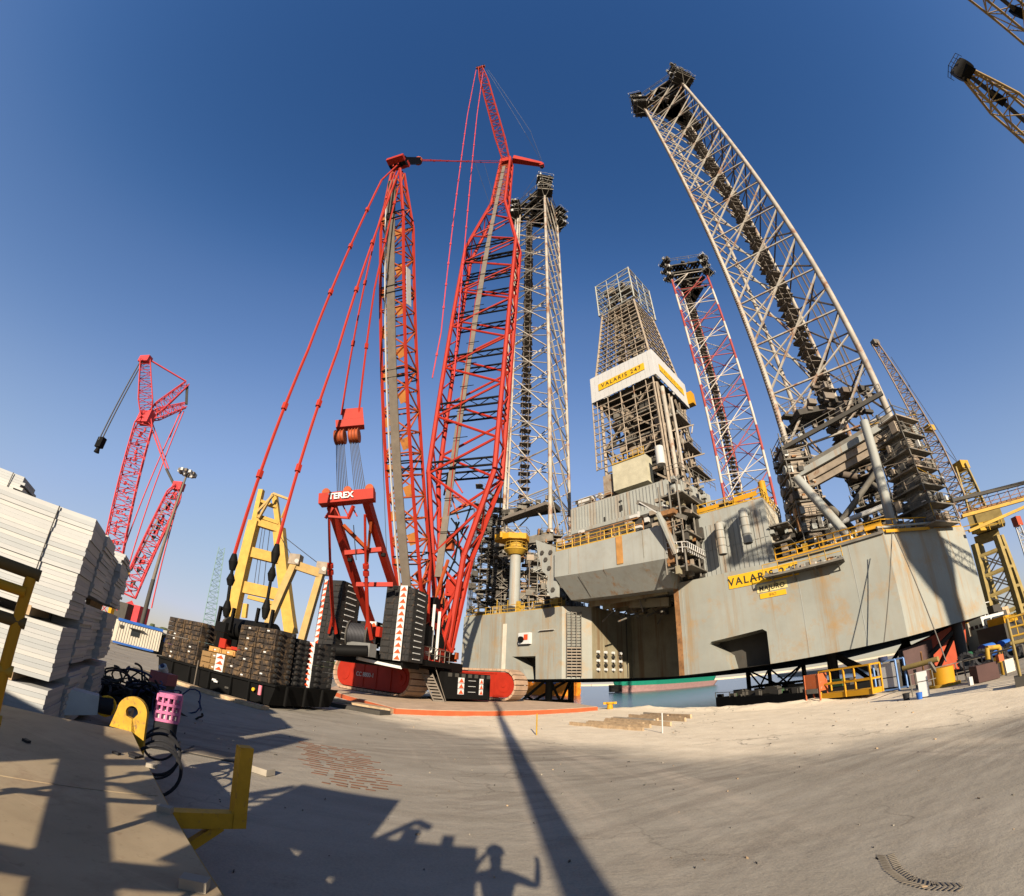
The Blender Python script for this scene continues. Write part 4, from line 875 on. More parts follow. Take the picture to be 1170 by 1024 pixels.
for i in range(200):
    z = random.uniform(50, 73); h = 2.6 if z < 66 else 2.8; mb.box(R(UC + random.uniform(-h, h), NC + random.uniform(-h, h), z), (random.uniform(.2, 1.4), random.uniform(.2, 1.0), random.uniform(.2, 1.6)), random.choice([RIGB, RIGG, DRK, RIGB]), RU, RN)
mb.box(R(UC, NC, 66.4), (5.4, 5.4, 1.0), RIGG, RU, RN); mb.box(R(UC, NC, 72.5), (4, 2, 1.0), RIGG, RU, RN); mb.bar(R(UC, NC, 50), R(UC, NC, 72), .8, .8, RIGG)
for a in (-1.6, 1.4): mb.tube(R(UC + a, NC + 1, 46), R(UC + a, NC + 1, 66), .25, RIGB, 6)
mb.build('derrick_internals', der, stuff=True)
# white wind wall band: four faces, one panel strip each, with upright sheets
for i in range(4):
    a, b = sq(5.95, 44.7, i), sq(5.95, 44.7, i + 1); mid = (a + b) / 2; X = (b - a).normalized(); Y = V((0, 0, 1)); Nn = X.cross(Y)
    ww = part('wind_wall', rig, mid); n = 14
    BW_ = mat('wind_wall_white', (0.46, 0.46, 0.45), .6, var=.06, stain=.25, staincol=(.3, .24, .17))
    for k in range(n):
        p = a.lerp(b, (k + .5) / n); z0 = 44.7
        bar('wall_sheet', p + Nn * (.02 * (k % 2)) + V((0, 0, 0)), p + Nn * (.02 * (k % 2)) + V((0, 0, 5.0)), (b - a).length / n - .03, .08, BW_, ww, up=-Nn)
    if i in (0, 1):
        sg = link('name_strip', unit('box', SHY), M(((X.x, 0, Nn.x, mid.x + Nn.x * .12), (X.y, 0, Nn.y, mid.y + Nn.y * .12), (0, 1, 0, 47.05), (0, 0, 0, 1))) @ M.Diagonal((8.7, 1.3, .04, 1)), ww)
        text('lettering', 'VALARIS 247', 1.05, X, Y, mid + Nn * .18 + V((0, 0, 2.36)), SHB if i == 0 else mat('lettering_faded', (0.30, 0.2, 0.02), .6), ww, offset=.012 if i == 0 else .0, spacing=1.33)
mb = MB(); mb.box(R(UC, NC, 44.75), (11.2, 11.2, .15), DRK, RU, RN); mb.box(sq(6.3, 46.6, 2), (1.3, 1.3, 2.4), YEL, RU, RN)
mb.build('wind_wall_floor', der)
# lower open frame on the aft face and the braced legs below the band
fm = part('wind_frame', rig, R(UC, NC - 5.8, 32.5)); fl, frr = -6.4, 4.9; nf = NC - 5.75
for k in range(10): z = 43.6 - k * 1.22; bar('frame_girt', R(fl, nf, z), R(frr, nf, z - .03), .14, .13, RIGB, fm)
for u in (fl, -5.5, -3.4, -1.0, 1.4, 3.6, frr): bar('frame_post', R(u, nf, 44.7), R(u, nf, 32.5 if u < 1 else 31.8), .13 if u not in (fl, frr) else .2, .13, RIGB, fm)
for s in (fl,):
    for k in range(9): z = 43.0 - k * 1.22; bar('frame_outrigger', R(s, nf, z), R(s, nf + 1.0, z), .1, .1, RIGB, fm)
mb = MB()
for i in range(4):
    for z0, z1 in ((28, 36), (36, 44.5)):
        mb.bar(sq(4.9, z0, i), sq(4.9, z1, i + 1), .26, .26, RIGB); mb.bar(sq(4.9, z0, i + 1), sq(4.9, z1, i), .26, .26, RIGB); mb.bar(sq(4.9, z1, i), sq(4.9, z1, i + 1), .24, .24, RIGG)
    mb.bar(sq(4.9, 32, i), sq(4.9, 32, i + 1), .2, .2, RIGG); mb.bar(sq(4.9, 40, i), sq(4.9, 40, i + 1), .2, .2, RIGG)
for i in range(150):
    z = random.uniform(29, 44.5); u, n_ = random.uniform(-4.4, 4.4), random.uniform(-4.4, 4.4)
    mb.box(R(UC + u, NC + n_, z), (random.uniform(.2, 1.8), random.uniform(.2, 1.5), random.uniform(.2, 1.6)), random.choice([RIGB, RIGG, DRK, RIGB, SCAF]), RU, RN)
for i in range(40):
    a = R(UC + random.uniform(-4.6, 4.6), NC + random.uniform(-4.6, 4.6), random.uniform(29, 42)); mb.tube(a, a + V((random.uniform(-2, 2), random.uniform(-2, 2), random.uniform(1, 5))), random.uniform(.08, .2), random.choice([RIGB, RIGG, DRK]), 5)
for z in (33.0, 37.5, 41): mb.box(R(UC + 1, NC + 1, z), (8.5, 8.0, .15), DRK, RU, RN)
mb.build('derrick_lower_equipment', der, stuff=True)
mb = MB()   # side galleries on the right-hand face
for z, a, b in ((39.0, 2.5, 7), (35.0, 4.5, 9.5), (31.6, 6, 12.4)):
    mb.box(R(UC + 6.3, NC - 5 + (a + b) / 2, z), (1.4, b - a, .16), SCAF, RU, RN); mb.rail([R(UC + 7.0, NC - 5 + a, z), R(UC + 7.0, NC - 5 + b, z)], 1.1, RIGG, r=.03)
    mb.bar(R(UC + 5, NC - 5 + a, z - 2.5), R(UC + 7.4, NC - 5 + b, z - .1), .2, .2, RIGB)
    for i in range(9): mb.box(R(UC + random.uniform(5.4, 6.9), NC - 5 + random.uniform(a, b), z + random.uniform(.2, 1.3)), (random.uniform(.2, .7), random.uniform(.2, .9), random.uniform(.3, 1.0)), random.choice([RIGG, RIGB, HULL2, RIGB]), RU, RN)
for dd in (0, 4, 9.8): mb.bar(R(UC + 5.4, NC - 5 + dd, 28), R(UC + 5.4, NC - 5 + dd, 44), .3, .3, RIGB)
mb.tube(R(UC + 6.0, NC - 4.6, 28), R(UC + 6.0, NC - 4.6, 43), .35, LEG, 8); mb.tube(R(UC + 6.8, NC - 3.9, 29), R(UC + 6.8, NC - 3.9, 41), .22, LEG, 8)
mb.build('side_gallery', der)

# ---------------------------------------------------------------- deckhouse with two exhaust pipes
dh = part('deckhouse', rig, R(13, 5, 12.6))
mb = MB(); mb.prism([tuple(R(u, n_, 0))[:2] for u, n_ in ((8.85, .9), (17.3, .9), (17.3, 9.5), (8.85, 9.5))], [12.6, 12.85, 12.85, 12.6], [19.9, 19.75, 19.75, 19.9], HULL2); mb.build('wall', dh)
k = 0; u = 9.2
while u < 17.0:
    zz = 18.6 if k > 9 else 18.4
    for z0, z1 in ((12.75, 15.5), (15.56, zz)): bar('wall_panel', R(u, .86, z0), R(u, .86, z1), .06, .40, HULL2, dh, up=RU)
    u += .52; k += 1
for n_ in [1.4 + .55 * k for k in range(14)]: bar('wall_rib', R(17.34, n_, 13), R(17.34, n_, 19.4), .06, .12, mat('side_cream_grey', (0.5, 0.46, 0.36), .7, rust=.5, rscale=1), dh, up=RN)
def pipe(u, z0, z1):
    e = part('exhaust_pipe', rig, R(u, 0, z0)); beam('silencer', R(u, -.75, z0), R(u, -.75, z1), .47, HULL2, e, 18)
    mb = MB(); mb.tube(R(u, -.75, z1 - .1), R(u, .9, z1 + .25), .4, HULL2, 14)
    for t in (.25, .5, .75): zc = z0 + (z1 - z0) * t; mb.tube(R(u, -.75, zc), R(u, -.75, zc + .06), .5, RIGG, 18)
    mb.tube(R(u, -.75, z0 - .05), R(u, -.75, z0 + .02), .36, SHB, 14); mb.build('elbow_and_bands', e)
pipe(12.55, 14.4, 17.7); pipe(15.35, 14.9, 18.4)
mb = MB(); mb.box(R(9.6, .6, 17.6), (1.3, .5, 1.3), DRK, RU, RN); mb.build('louvre', dh)
mb = MB(); mb.rail([R(8.9, .9, 19.9), R(17.3, .9, 19.8), R(17.3, 9.4, 19.8)], 1.1, YELD, r=.045, gap=1.0, toe=True)
mb.bar(R(9.5, .85, 20.3), R(12.4, .85, 20.3), .08, .45, YEL); mb.bar(R(14.2, .85, 20.4), R(16.8, .85, 20.4), .08, .55, YEL)
for i in range(26): mb.box(R(random.uniform(9.2, 17), random.uniform(1.2, 6), 20.1 + random.random() * .8), (random.uniform(.2, 1.2), .6, random.uniform(.2, 1)), random.choice([YELD, WHT, RIGB, RIGG, YEL]), RU, RN)
mb.tube(R(17.0, 3.6, 20), R(17.0, 3.6, 22.6), .42, YEL, 10); mb.build('roof_handrail_and_gear', dh)
mb = MB()
for i in range(120):
    u = random.uniform(17.4, 19.3); n_ = random.uniform(.9, 8); mb.box(R(u, n_, random.uniform(12.9, 16.6)), (random.uniform(.1, .5), random.uniform(.15, .6), random.uniform(.1, .5)), random.choice([RIGB, RIGG, DRK, HULL2, CON]), RU, RN)
for z in (14.6, 16.4): mb.box(R(18.4, 4, z), (2.0, 7, .12), RIGG, RU, RN)
mb.build('deckhouse_side_gear', dh, stuff=True)
# gangway from the right hull corner
gw = part('gangway', rig, R(36.5, 10.5, 12.5))
def ext(p, q, k): return p + (q - p) * k
u0, u1 = P(56.06, 11.96, 56.5), P(62.60, 11.30, 61); l0, l1 = P(56.26, 10.27, 56), P(62.31, 10.59, 60.6); d0, d1 = P(54.06, 14.00, 54), P(63.24, 12.80, 61)
bar('upper_boom', u0, ext(u0, u1, 2.4), .34, .34, YELD, gw); bar('upper_boom', u0 + V((.8, .3, .5)), ext(u0, u1, 2.4) + V((.8, .3, .5)), .2, .2, RUST, gw); bar('lower_boom', l0, ext(l0, l1, 2.2), .30, .30, YELD, gw); bar('top_pipe', d0, ext(d0, d1, 2.2), .36, .36, DRK, gw)
mb = MB(); mb.rail([u0 + V((0, 0, .3)), ext(u0, u1, 2.3) + V((0, 0, .3))], 1.0, RUST, r=.035, gap=1.3)
for k in range(14): t = k / 14; mb.bar(ext(u0, u1, .15 + t * 2) + V((0, 0, .2)), ext(d0, d1, .45 + t * 1.8), .05, .05, RUST)
mb.build('gangway_trusswork', gw)
for d0, d1 in ((P(48.18, 12.70, 42.6), P(44.64, 1.31, 43.4)), (P(48.37, 12.65, 42.7), P(50.66, -1.92, 36))): beam('mooring_line', d0, d1, .045, RIGG, rig, 6)   # lines hanging from the hull corner
# ================================================================ THE BIG RED CRAWLER CRANE
crane = thing('crawler_crane', 'huge red lattice boom crawler crane with black counterweights standing on steel mats at the quay', 'crane', (-8, 49, .35))
LR = V((.962, -.272, 0)).normalized(); FR = V((.272, .962, 0)).normalized(); ZZ = V((0, 0, 1))
CW_G = 'counterweight slabs'
# crawler tracks
TD = V((.83, -.56, 0)).normalized(); TN = V((-TD.y, TD.x, 0)) * -1       # TN faces the photographer
def track(E1, Lg, lab):
    t = part('crawler_track', crane, E1 - TD * Lg / 2 + ZZ * .35); H = 3.55; Rr = H / 2 - .15; Wd = 2.0; z0 = .42
    def prof(inset, n=10):
        o = []; c1 = E1 - TD * (Rr + .05); c0 = E1 - TD * (Lg - Rr - .05); zc = z0 + H / 2
        for i in range(n + 1): a = -math.pi / 2 + math.pi * i / n; o.append((c1 + TD * math.cos(a) * (Rr - inset) + ZZ * 0, zc + math.sin(a) * (Rr - inset)))
        for i in range(n + 1): a = math.pi / 2 + math.pi * i / n; o.append((c0 + TD * math.cos(a) * (Rr - inset), zc + math.sin(a) * (Rr - inset)))
        return [V((p.x, p.y, z)) for p, z in o]
    mb = MB(); pr = prof(.2); mb.solid([p + TN * .98 for p in pr], [p - TN * .98 for p in pr], RED)
    c1 = E1 - TD * (Rr + .05) + ZZ * (z0 + H / 2); mb.tube(c1 + TN * .95, c1 + TN * 1.03, .85, RED, 18); mb.tube(c1 + TN * 1.0, c1 + TN * 1.1, .3, RED, 12)
    c0 = E1 - TD * (Lg - Rr - .05) + ZZ * (z0 + H / 2); mb.tube(c0 + TN * .95, c0 + TN * 1.03, .85, RED, 18)
    for s in (2.9, 5.0, 7.0, 8.6): mb.bar(E1 - TD * s + TN * 1.0 + ZZ * .9, E1 - TD * s + TN * 1.0 + ZZ * 3.4, .08, .12, RED, up=TD)
    mb.bar(E1 - TD * 2.6 + TN * 1.02 + ZZ * 3.5, E1 - TD * (Lg - 2.6) + TN * 1.02 + ZZ * 3.5, .12, .2, RED); mb.build('side_frame', t)
    per = 2 * (Lg - 2 * Rr - .1) + 2 * math.pi * Rr; n = int(per / .56); st = Lg - 2 * Rr - .1
    for i in range(n):
        s = per * i / n; zc = z0 + H / 2
        if s < st: p = E1 - TD * (Rr + .05) - TD * s + ZZ * (zc + Rr); nn = ZZ; tt = -TD
        elif s < st + math.pi * Rr: a = (s - st) / Rr; nn = ZZ * math.cos(a) - TD * math.sin(a); p = E1 - TD * (Lg - Rr - .05) + ZZ * zc + nn * Rr; tt = -TD * math.cos(a) - ZZ * math.sin(a)
        elif s < 2 * st + math.pi * Rr: q = s - st - math.pi * Rr; p = E1 - TD * (Lg - Rr - .05) + TD * q + ZZ * (zc - Rr); nn = -ZZ; tt = TD
        else: a = (s - 2 * st - math.pi * Rr) / Rr; nn = -ZZ * math.cos(a) + TD * math.sin(a); p = E1 - TD * (Rr + .05) + ZZ * zc + nn * Rr; tt = TD * math.cos(a) + ZZ * math.sin(a)
        Wm = M(((TN.x, tt.x, nn.x, p.x), (TN.y, tt.y, nn.y, p.y), (TN.z, tt.z, nn.z, p.z), (0, 0, 0, 1)))
        link('track_shoe', unit('box', SHOE), Wm @ M.Translation(V((0, 0, -.10))) @ M.Diagonal((2.5, .49, .24, 1)), t)
    return t
E1 = P(-9.90, -3.03, 44.2); E1.z = 0; E2 = P(2.28, -2.63, 52.0); E2.z = 0
t1 = track(E1, 11.8, 0); t2 = track(E2, 11.8, 0)
mdp = E1 - TD * 6.2 + TN * 1.08
text('lettering', 'CC 8800-1', .62, TD, ZZ, mdp - TD * .5 + ZZ * 2.1, WHT, t1, offset=.005)

# car body between the tracks: black box with chevron plates and a ladder
mid = (E1 - TD * 5.9 + E2 - TD * 5.9) / 2; cb = part('car_body', crane, mid + ZZ * .6)
mb = MB(); TNn = TN
mb.box((mid.x, mid.y, 2.1), (6.5, 9.0, 1.7), BLK, TD, TN); fr_ = (E1 + E2) / 2 - TD * 1.6
mb.box((fr_.x, fr_.y, 1.75), (2.4, 6.4, 2.2), BLK, TD, TN)
for k in range(5): mb.box((fr_ + TD * 1.25 + TN * (-2.4 + k * 1.2)) + ZZ * random.uniform(1.2, 2.4), (.3, .8, .5), random.choice([BLK, DRK]), TD, TN)
mb.build('body_frame', cb)
fx = P(-4.40, -0.92, 45.6)
cbox = MB(); ca = P(-7.65, -2.53, 44.6); cc = P(-2.22, -2.50, 48.5); X = (cc - ca); X.z = 0; wd = X.length; X = X.normalized(); Yb = V((-X.y, X.x, 0)); c_ = (ca + cc) / 2
cbox.box((c_.x, c_.y, 1.9) , (wd, 1.6, 2.5), BLK, X, Yb)
for k in range(7): cbox.box((c_ + X * (-wd / 2 + .6 + k * wd / 7) - Yb * .85) + ZZ * 0 + V((0, 0, 2.9 - c_.z)), (.4, .12, .35), DRK, X, Yb)
cbox.build('carbody_counterweight', cb)
fn = -Yb
for k in range(3):
    for u, w_ in ((-.9, .75), (1.75, .5)):
        p = c_ + X * u + fn * .84; p.z = 1.35 + k * .55; mb = MB(); mb.box(p, (w_, .05, .5), SHW, X, Yb); q_ = p + fn * .03
        mb.solid([q_ + X * -w_ * .4 - ZZ * .2, q_ + X * w_ * .4 - ZZ * .2, q_ + ZZ * .2], [q_ + fn * .02 + X * -w_ * .4 - ZZ * .2, q_ + fn * .02 + X * w_ * .4 - ZZ * .2, q_ + fn * .02 + ZZ * .2], CHR); mb.build('chevron_plate', cb)
    p = c_ + X * .5 + fn * .84; p.z = 1.35 + k * .55; bar('marking_strip', p - X * .45, p + X * .45, .12, .04, SHW, cb)
def ladder(a, b, w_, m, par, name='ladder'):
    a = V(a); b = V(b); s = V((b - a).cross(ZZ)).normalized() if abs((b - a).normalized().z) < .98 else X; mb = MB(); n = int((b - a).length / .32)
    mb.bar(a - s * w_ / 2, b - s * w_ / 2, .07, .07, m); mb.bar(a + s * w_ / 2, b + s * w_ / 2, .07, .07, m)
    for i in range(1, n): p = a.lerp(b, i / n); mb.bar(p - s * w_ / 2, p + s * w_ / 2, .05, .09, m)
    return mb.build(name, par)
la = P(-7.93, -2.97, 43.0); lb = P(-9.78, 0.69, 43.4); s_ = V((.8, .5, 0)).normalized()
mb = MB(); a, b = la, lb; n = 10; ww = V((.9, .25, 0))
mb.bar(a, b, .08, .1, WALK); mb.bar(a + ww, b + ww, .08, .1, WALK)
for i in range(1, n): p = a.lerp(b, i / n); mb.bar(p, p + ww, .05, .16, WALK)
mb.bar(a + ww * 1.1 + ZZ * .1, b + ww * 1.1 + ZZ * 1.0, .05, .05, WALK); mb.build('access_ladder', crane)
# superstructure
ss = part('superstructure', crane, V((-8, 47, 3.3)))
CC = V((-8.0, 47.5, 0))
def CF(l, f, z): p = CC + LR * l + FR * f; return V((p.x, p.y, z))
mb = MB(); mb.box(CF(-.3, -2.6, 3.75), (5.2, 15, .95), BLK, LR, FR); mb.tube(CF(0, 1, 3.0), CF(0, 1, 3.5), 2.6, BLK, 24)
mb.box(CF(-.4, -9.2, 3.3), (7.2, 3.0, .5), BLK, LR, FR); mb.build('main_frame', ss)
beam('rear_roller', P(-22.13, 1.91, 35.6), P(-16.52, 2.50, 35.2), .42, BLK, ss, 14)
mb = MB(); a = P(-17.67, 1.50, 36.5); b = P(-12.34, 0.97, 37.5); mb.bar(a, b, .5, .22, SHW); mb.build('white_beam', ss)
w0, w1 = P(-18.97, 4.30, 36.8), P(-16.63, 4.30, 36.4); beam('winch_drum', w0, w1, .85, BLK, ss, 20)
mb = MB(); d = (w1 - w0).normalized()
for t in (0, 1): p = w0.lerp(w1, t); mb.tube(p - d * .06, p + d * .06, 1.05, DRK, 20)
for k in range(14): p = w0.lerp(w1, (k + .5) / 14); mb.tube(p - d * .04, p + d * .04, .89, ROPE, 20)
mb.box(P(-17.38, 2.60, 36.2), (2.2, 1.0, 1.0), mat('winch_grey', (0.16, 0.16, 0.15), .6), LR, FR); mb.build('winch_flanges_and_rope', ss)
mb = MB(); mb.box(P(-15.95, 4.93, 38), (1.3, .6, .8), RED, LR, FR); mb.box(P(-11.46, 5.14, 42), (3.2, 2, 1.8), BLK, LR, FR)
for i in range(60):
    p = CF(random.uniform(-2.3, 2.2), random.uniform(-7.5, 4.5), 4.2 + random.random() * 1.6); mb.box(p, (random.uniform(.2, 1.4), random.uniform(.2, 1.2), random.uniform(.2, 1.2)), random.choice([BLK, BLK, DRK, RED, REDO]), LR, FR)
mb.build('machinery', ss, stuff=True)
# right hand side house, red with white lettering, walkway and rails
ha = P(-10.29, 1.71, 40.5); hb = P(-7.05, 0.92, 46.5); Xh = (hb - ha); Xh.z = 0; Lh = Xh.length; Xh = Xh.normalized(); Yh = V((-Xh.y, Xh.x, 0)); hc = (ha + hb) / 2
mb = MB(); mb.box(V((hc.x, hc.y, 4.6)) + Yh * .7, (Lh, 1.2, 1.2), RED, Xh, Yh); mb.box(V((hc.x, hc.y, 3.72)) + Yh * .3, (Lh + .6, 1.7, .5), BLK, Xh, Yh)
mb.rail([V((ha.x, ha.y, 4.0)) - Yh * .4, V((hb.x, hb.y, 4.0)) - Yh * .4], 1.15, WALK, r=.03, gap=1.2); mb.build('side_house', ss)
text('lettering', 'TEREX DEMAG', .55, Xh, ZZ, V((hc.x, hc.y, 4.6)) + Yh * .08, WHT, ss)
mb = MB()
for p in (P(-8.91, 8.11, 43), P(-8.19, 7.30, 43.5)): mb.box(p + V((0, 0, -1.5)), (.25, .25, 4.5), WHT)
mb.build('white_posts', ss)
# ---------------- counterweight stacks on the tail
slab_i = {}
def slab(name, corner, ax, ay, w_, d_, h_, m, label, chev=None, group=CW_G, lugs=True):
    """corner = front-left-bottom; ax along the face, ay into depth"""
    c = corner + ax * w_ / 2 + ay * d_ / 2
    o = thing(name, label, 'counterweight', c, group)
    key = (name, round(w_, 2), round(d_, 2), round(h_, 2), m.name, chev)
    if key not in slab_i:
        F = M(((ax.x, ay.x, 0, 0), (ax.y, ay.y, 0, 0), (0, 0, 1, 0), (0, 0, 0, 1)))
        def mk(fn):
            mb = MB(); fn(mb); me = bpy.data.meshes.new(name); me.from_pydata([tuple(F @ V(v)) for v in mb.v], [], mb.f)
            for mm in mb.ms: me.materials.append(mm)
            me.polygons.foreach_set('material_index', mb.mi); bm = bmesh.new(); bm.from_mesh(me); bmesh.ops.recalc_face_normals(bm, faces=bm.faces); bm.to_mesh(me); bm.free(); return me
        def body(mb):
            mb.box((0, 0, h_ / 2), (w_ - .03, d_ - .04, h_ - .018), m)
            for s in (-.25, .25): mb.box((w_ * s, -d_ / 2 - .015, h_ * .45), (w_ * .34, .05, h_ * .62), m)
        def lug(mb):
            y = lug.y; mb.tube((w_ / 2 - .03, d_ * y, h_ * .5), (w_ / 2 + .12, d_ * y, h_ * .5), h_ * .36, CWD, 8)
        def dab(mb): mb.box((w_ * .08, -d_ / 2 - .03, h_ * .5), (.16, .06, .07), SHW)
        def che(mb):
            mb.box((w_ * .33, -d_ / 2 - .045, h_ / 2), (w_ * .33, .03, h_ * .98), SHW); x0, x1, y = w_ * .18, w_ * .48, -d_ / 2 - .07
            mb.solid([(x0, y, .06), (x1, y, .06), ((x0 + x1) / 2 + .05, y, h_ * .85)], [(x0, y + .02, .06), (x1, y + .02, .06), ((x0 + x1) / 2 + .05, y + .02, h_ * .85)], CHR)
        def chl(mb):
            mb.box((-w_ * .40, -d_ / 2 - .045, h_ / 2), (w_ * .20, .03, h_ * .97), SHW); x0, x1, y = -w_ * .5, -w_ * .3, -d_ / 2 - .07
            mb.solid([(x0, y, .06), (x1, y, .06), (x1, y, h_ * .8)], [(x0, y + .02, .06), (x1, y + .02, .06), (x1, y + .02, h_ * .8)], CHR)
        def side(mb):
            mb.box((w_ / 2 + .02, 0, h_ * .5), (.04, d_ * .5, h_ * .16), SHW)
        lug.y = -.3; L1 = mk(lug) if lugs else None; lug.y = .3; L2 = mk(lug) if lugs else None
        slab_i[key] = [('body', mk(body))] + ([('lifting_lug', L1), ('lifting_lug', L2), ('marking', mk(dab))] if lugs else [('side_mark', mk(side))]) + ([('chevron_plate', mk(che if chev == 'R' else chl))] if chev else [])
    for nm, me in slab_i[key]:
        if nm == 'marking' and random.random() < .6: continue
        link(nm, me, T(c), o)
ORD = ['bottom', 'second', 'third', 'fourth', 'fifth', 'sixth', 'seventh', 'eighth', 'ninth', 'tenth', 'eleventh', 'twelfth', 'thirteenth']
def nth(k, n): return 'lowest' if k == 0 else ('topmost' if k == n - 1 else ORD[k] + ' from the bottom')
sb = P(-15.13, 10.46, 37.8); rb = V((sb.x, sb.y, 0))
for k in range(12): slab('counterweight', rb + ZZ * (3.55 + k * .505), LR, FR, 2.0, 2.7, .505, CWD, 'black slab, %s of the right tail stack with chevrons' % nth(k, 12), 'R', 'tail counterweight slabs, right stack', lugs=False)
for k in range(12): slab('counterweight', rb + LR * 2.02 + FR * .05 + ZZ * (3.55 + k * .49), LR, FR, .62, 2.6, .49, CWD, 'narrow black slab, %s beside the right tail stack' % nth(k, 12), None, 'narrow tail slabs', lugs=False)
lbp = P(-22.97, 8.57, 37.6); lb_ = V((lbp.x, lbp.y, 0))
for k in range(12): slab('counterweight', lb_ + ZZ * (3.5 + k * .475), LR, FR, 2.0, 2.7, .475, CWD, 'black slab, %s of the left tail stack behind rods' % nth(k, 12), 'L', 'tail counterweight slabs, left stack', lugs=False)
mp = P(-18.48, 4.58, 40.0); mp.z = 0
for k in range(4): slab('counterweight', mp + ZZ * (4.6 + k * .5), LR, FR, 2.3, 1.2, .5, CWD, 'short chevron slab, %s of the low pile between the tail stacks' % nth(k, 4), 'R', 'low slabs between the tail stacks', lugs=False)
# ---------------- A-frame
af = part('a_frame', crane, P(-17.24, 8.20, 38))
tl, tr = P(-25.47, 19.60, 31.2), P(-18.54, 21.63, 29.8)
bar('head_beam', tl, tr, .8, .78, RED, af)
bar('frame_leg', P(-23.86, 19.29, 31.2), P(-16.51, 5.93, 41), .55, .62, RED, af); bar('frame_leg', P(-19.65, 21.22, 30.2), P(-13.37, 8.72, 41), .52, .62, RED, af)
bar('cross_beam', P(-21.03, 13.90, 33.8), P(-16.46, 15.10, 33.2), .3, .34, RED, af); bar('cross_beam', P(-18.98, 10.33, 36.5), P(-14.42, 10.99, 36.2), .3, .34, RED, af)
bar('cross_brace', P(-21.91, 17.25, 32.2), P(-18.24, 14.82, 33.0), .24, .24, REDO, af); bar('cross_brace', P(-18.41, 18.43, 31.8), P(-17.92, 11.36, 35.6), .2, .2, REDO, af)
bd = (tr - tl).normalized(); bn = V((bd.y, -bd.x, 0)).normalized(); tc = tl.lerp(tr, .42)
text('lettering', 'TEREX', .62, bd, bd.cross(bn) * -1 if (bd.cross(bn)).z < 0 else bd.cross(bn), tc + bn * .5, SHW, af, offset=.02)
mb = MB(); mb.bar(P(-24.36, 17.86, 30.8), P(-21.18, 18.27, 30.6), .15, .15, RED); mb.bar(P(-21.41, 18.23, 30.6), P(-21.04, 19.85, 30.4), .2, .2, RED); mb.bar(P(-24.31, 17.65, 31), P(-23.70, 19.10, 31), .2, .2, RED)
for a, b in ((P(-23.53, 19.36, 31), P(-22.58, 18.23, 30.8)), (P(-22.40, 19.59, 31), P(-21.45, 18.44, 30.8)), (P(-21.27, 19.81, 31), P(-20.32, 18.65, 30.8))): mb.bar(a, b, .09, .09, RED)
for t in (.1, .5, .9): p = tl.lerp(tr, t); mb.tube(p - bn * .3 + ZZ * .5, p + bn * .3 + ZZ * .5, .3, REDO, 10)
for p in (P(-16.14, 14.48, 33.5), P(-14.03, 10.60, 36.4), P(-20.23, 13.17, 34)): mb.box(p, (.3, .3, .25), BLK)
mb.build('frame_fittings', af)
for a, b in ((P(-23.87, 17.75, 30.9), P(-20.99, 4.95, 36.2)), (P(-19.35, 19.05, 30.6), P(-16.69, 4.83, 36.0))):
    beam('tension_rod', a, a.lerp(b, .42), .10, RED, af, 8); beam('tension_rod', a.lerp(b, .42), b, .15, RED, af, 8)
    mb = MB()
    for t in (.40, .46): mb.tube(a.lerp(b, t), a.lerp(b, t + .035), .24, RED, 8)
    for s in (-.25, .25): mb.bar(a.lerp(b, .88) , b + LR * s * 1.4 - ZZ * .6, .16, .22, RED)
    mb.build('rod_clevis', af)
# reeving between the A-frame head and the floating block
bl = P(-25.83, 28.98, 29.5); br = P(-22.02, 30.15, 29.1); fb = part('floating_block', crane, bl.lerp(br, .5))
mb = MB(); mb.bar(bl, br, .7, .6, RED); mb.bar(bl.lerp(br, .12) + ZZ * .9, br.lerp(bl, .12) + ZZ * .9, .35, .9, RED); mb.build('block_yoke', fb)
for t in (.26, .76):
    p = bl.lerp(br, t) - ZZ * 1.0; mb = MB(); mb.tube(p - bd * .33, p + bd * .33, .48, REDO, 18); mb.build('sheave', fb)
    for q in (-.34, -.12, .10, .32): mb = MB(); mb.tube(p + bd * (q - .03), p + bd * (q + .03), .56, mat('sheave_brown_red', (.22, .05, .02), .7), 18); mb.build('sheave_flange', fb)
rr = MB()
for k in range(14): t = (.14 if k < 7 else .62) + .26 * (k % 7) / 6; rr.tube(bl.lerp(br, t) - ZZ * 1.2, tl.lerp(tr, (.30 if k < 7 else .62) + .2 * (k % 7) / 6) + ZZ * .4, .035, ROPE, 4)
rr.build('reeving_ropes', crane)
# ---------------- derrick mast (leans back over the ballast tray)
M0 = P(-10.74, 6.62, 42.5); M1 = P(-32.03, 61.60, 26.0); mast = part('derrick_mast', crane, M0)
Lm = (M1 - M0).length
lattice(mast, [(M0, 1.5, .9), (M0.lerp(M1, .12), 2.55, 2.3), (M0.lerp(M1, .82), 2.55, 2.3), (M0.lerp(M1, .97), 1.0, 1.0)], LR, RED, .175, .085, [3, 17, 3], mb=REDO, brace='lacing')
ax_ = (M1 - M0).normalized(); md = ax_.cross(LR).normalized()        # depth direction
fsgn = -1 if md.y > 0 else 1; back = md * fsgn                           # toward the photographer
bar('mast_walkway', M0.lerp(M1, .04) + back * 1.3 - LR * .1, M0.lerp(M1, .93) + back * 1.15 - LR * .1, .85, .14, WALK, mast, up=back)
bar('mast_walkway', M0.lerp(M1, .08) + back * 1.32 - LR * .75, M0.lerp(M1, .86) + back * 1.32 - LR * .62, .10, .2, WHT, mast, up=back)
GUS = mat('gusset_orange_brown', (0.36, 0.14, 0.03), .7, rust=.5, rscale=2, rustcol=(.16, .06, .03))
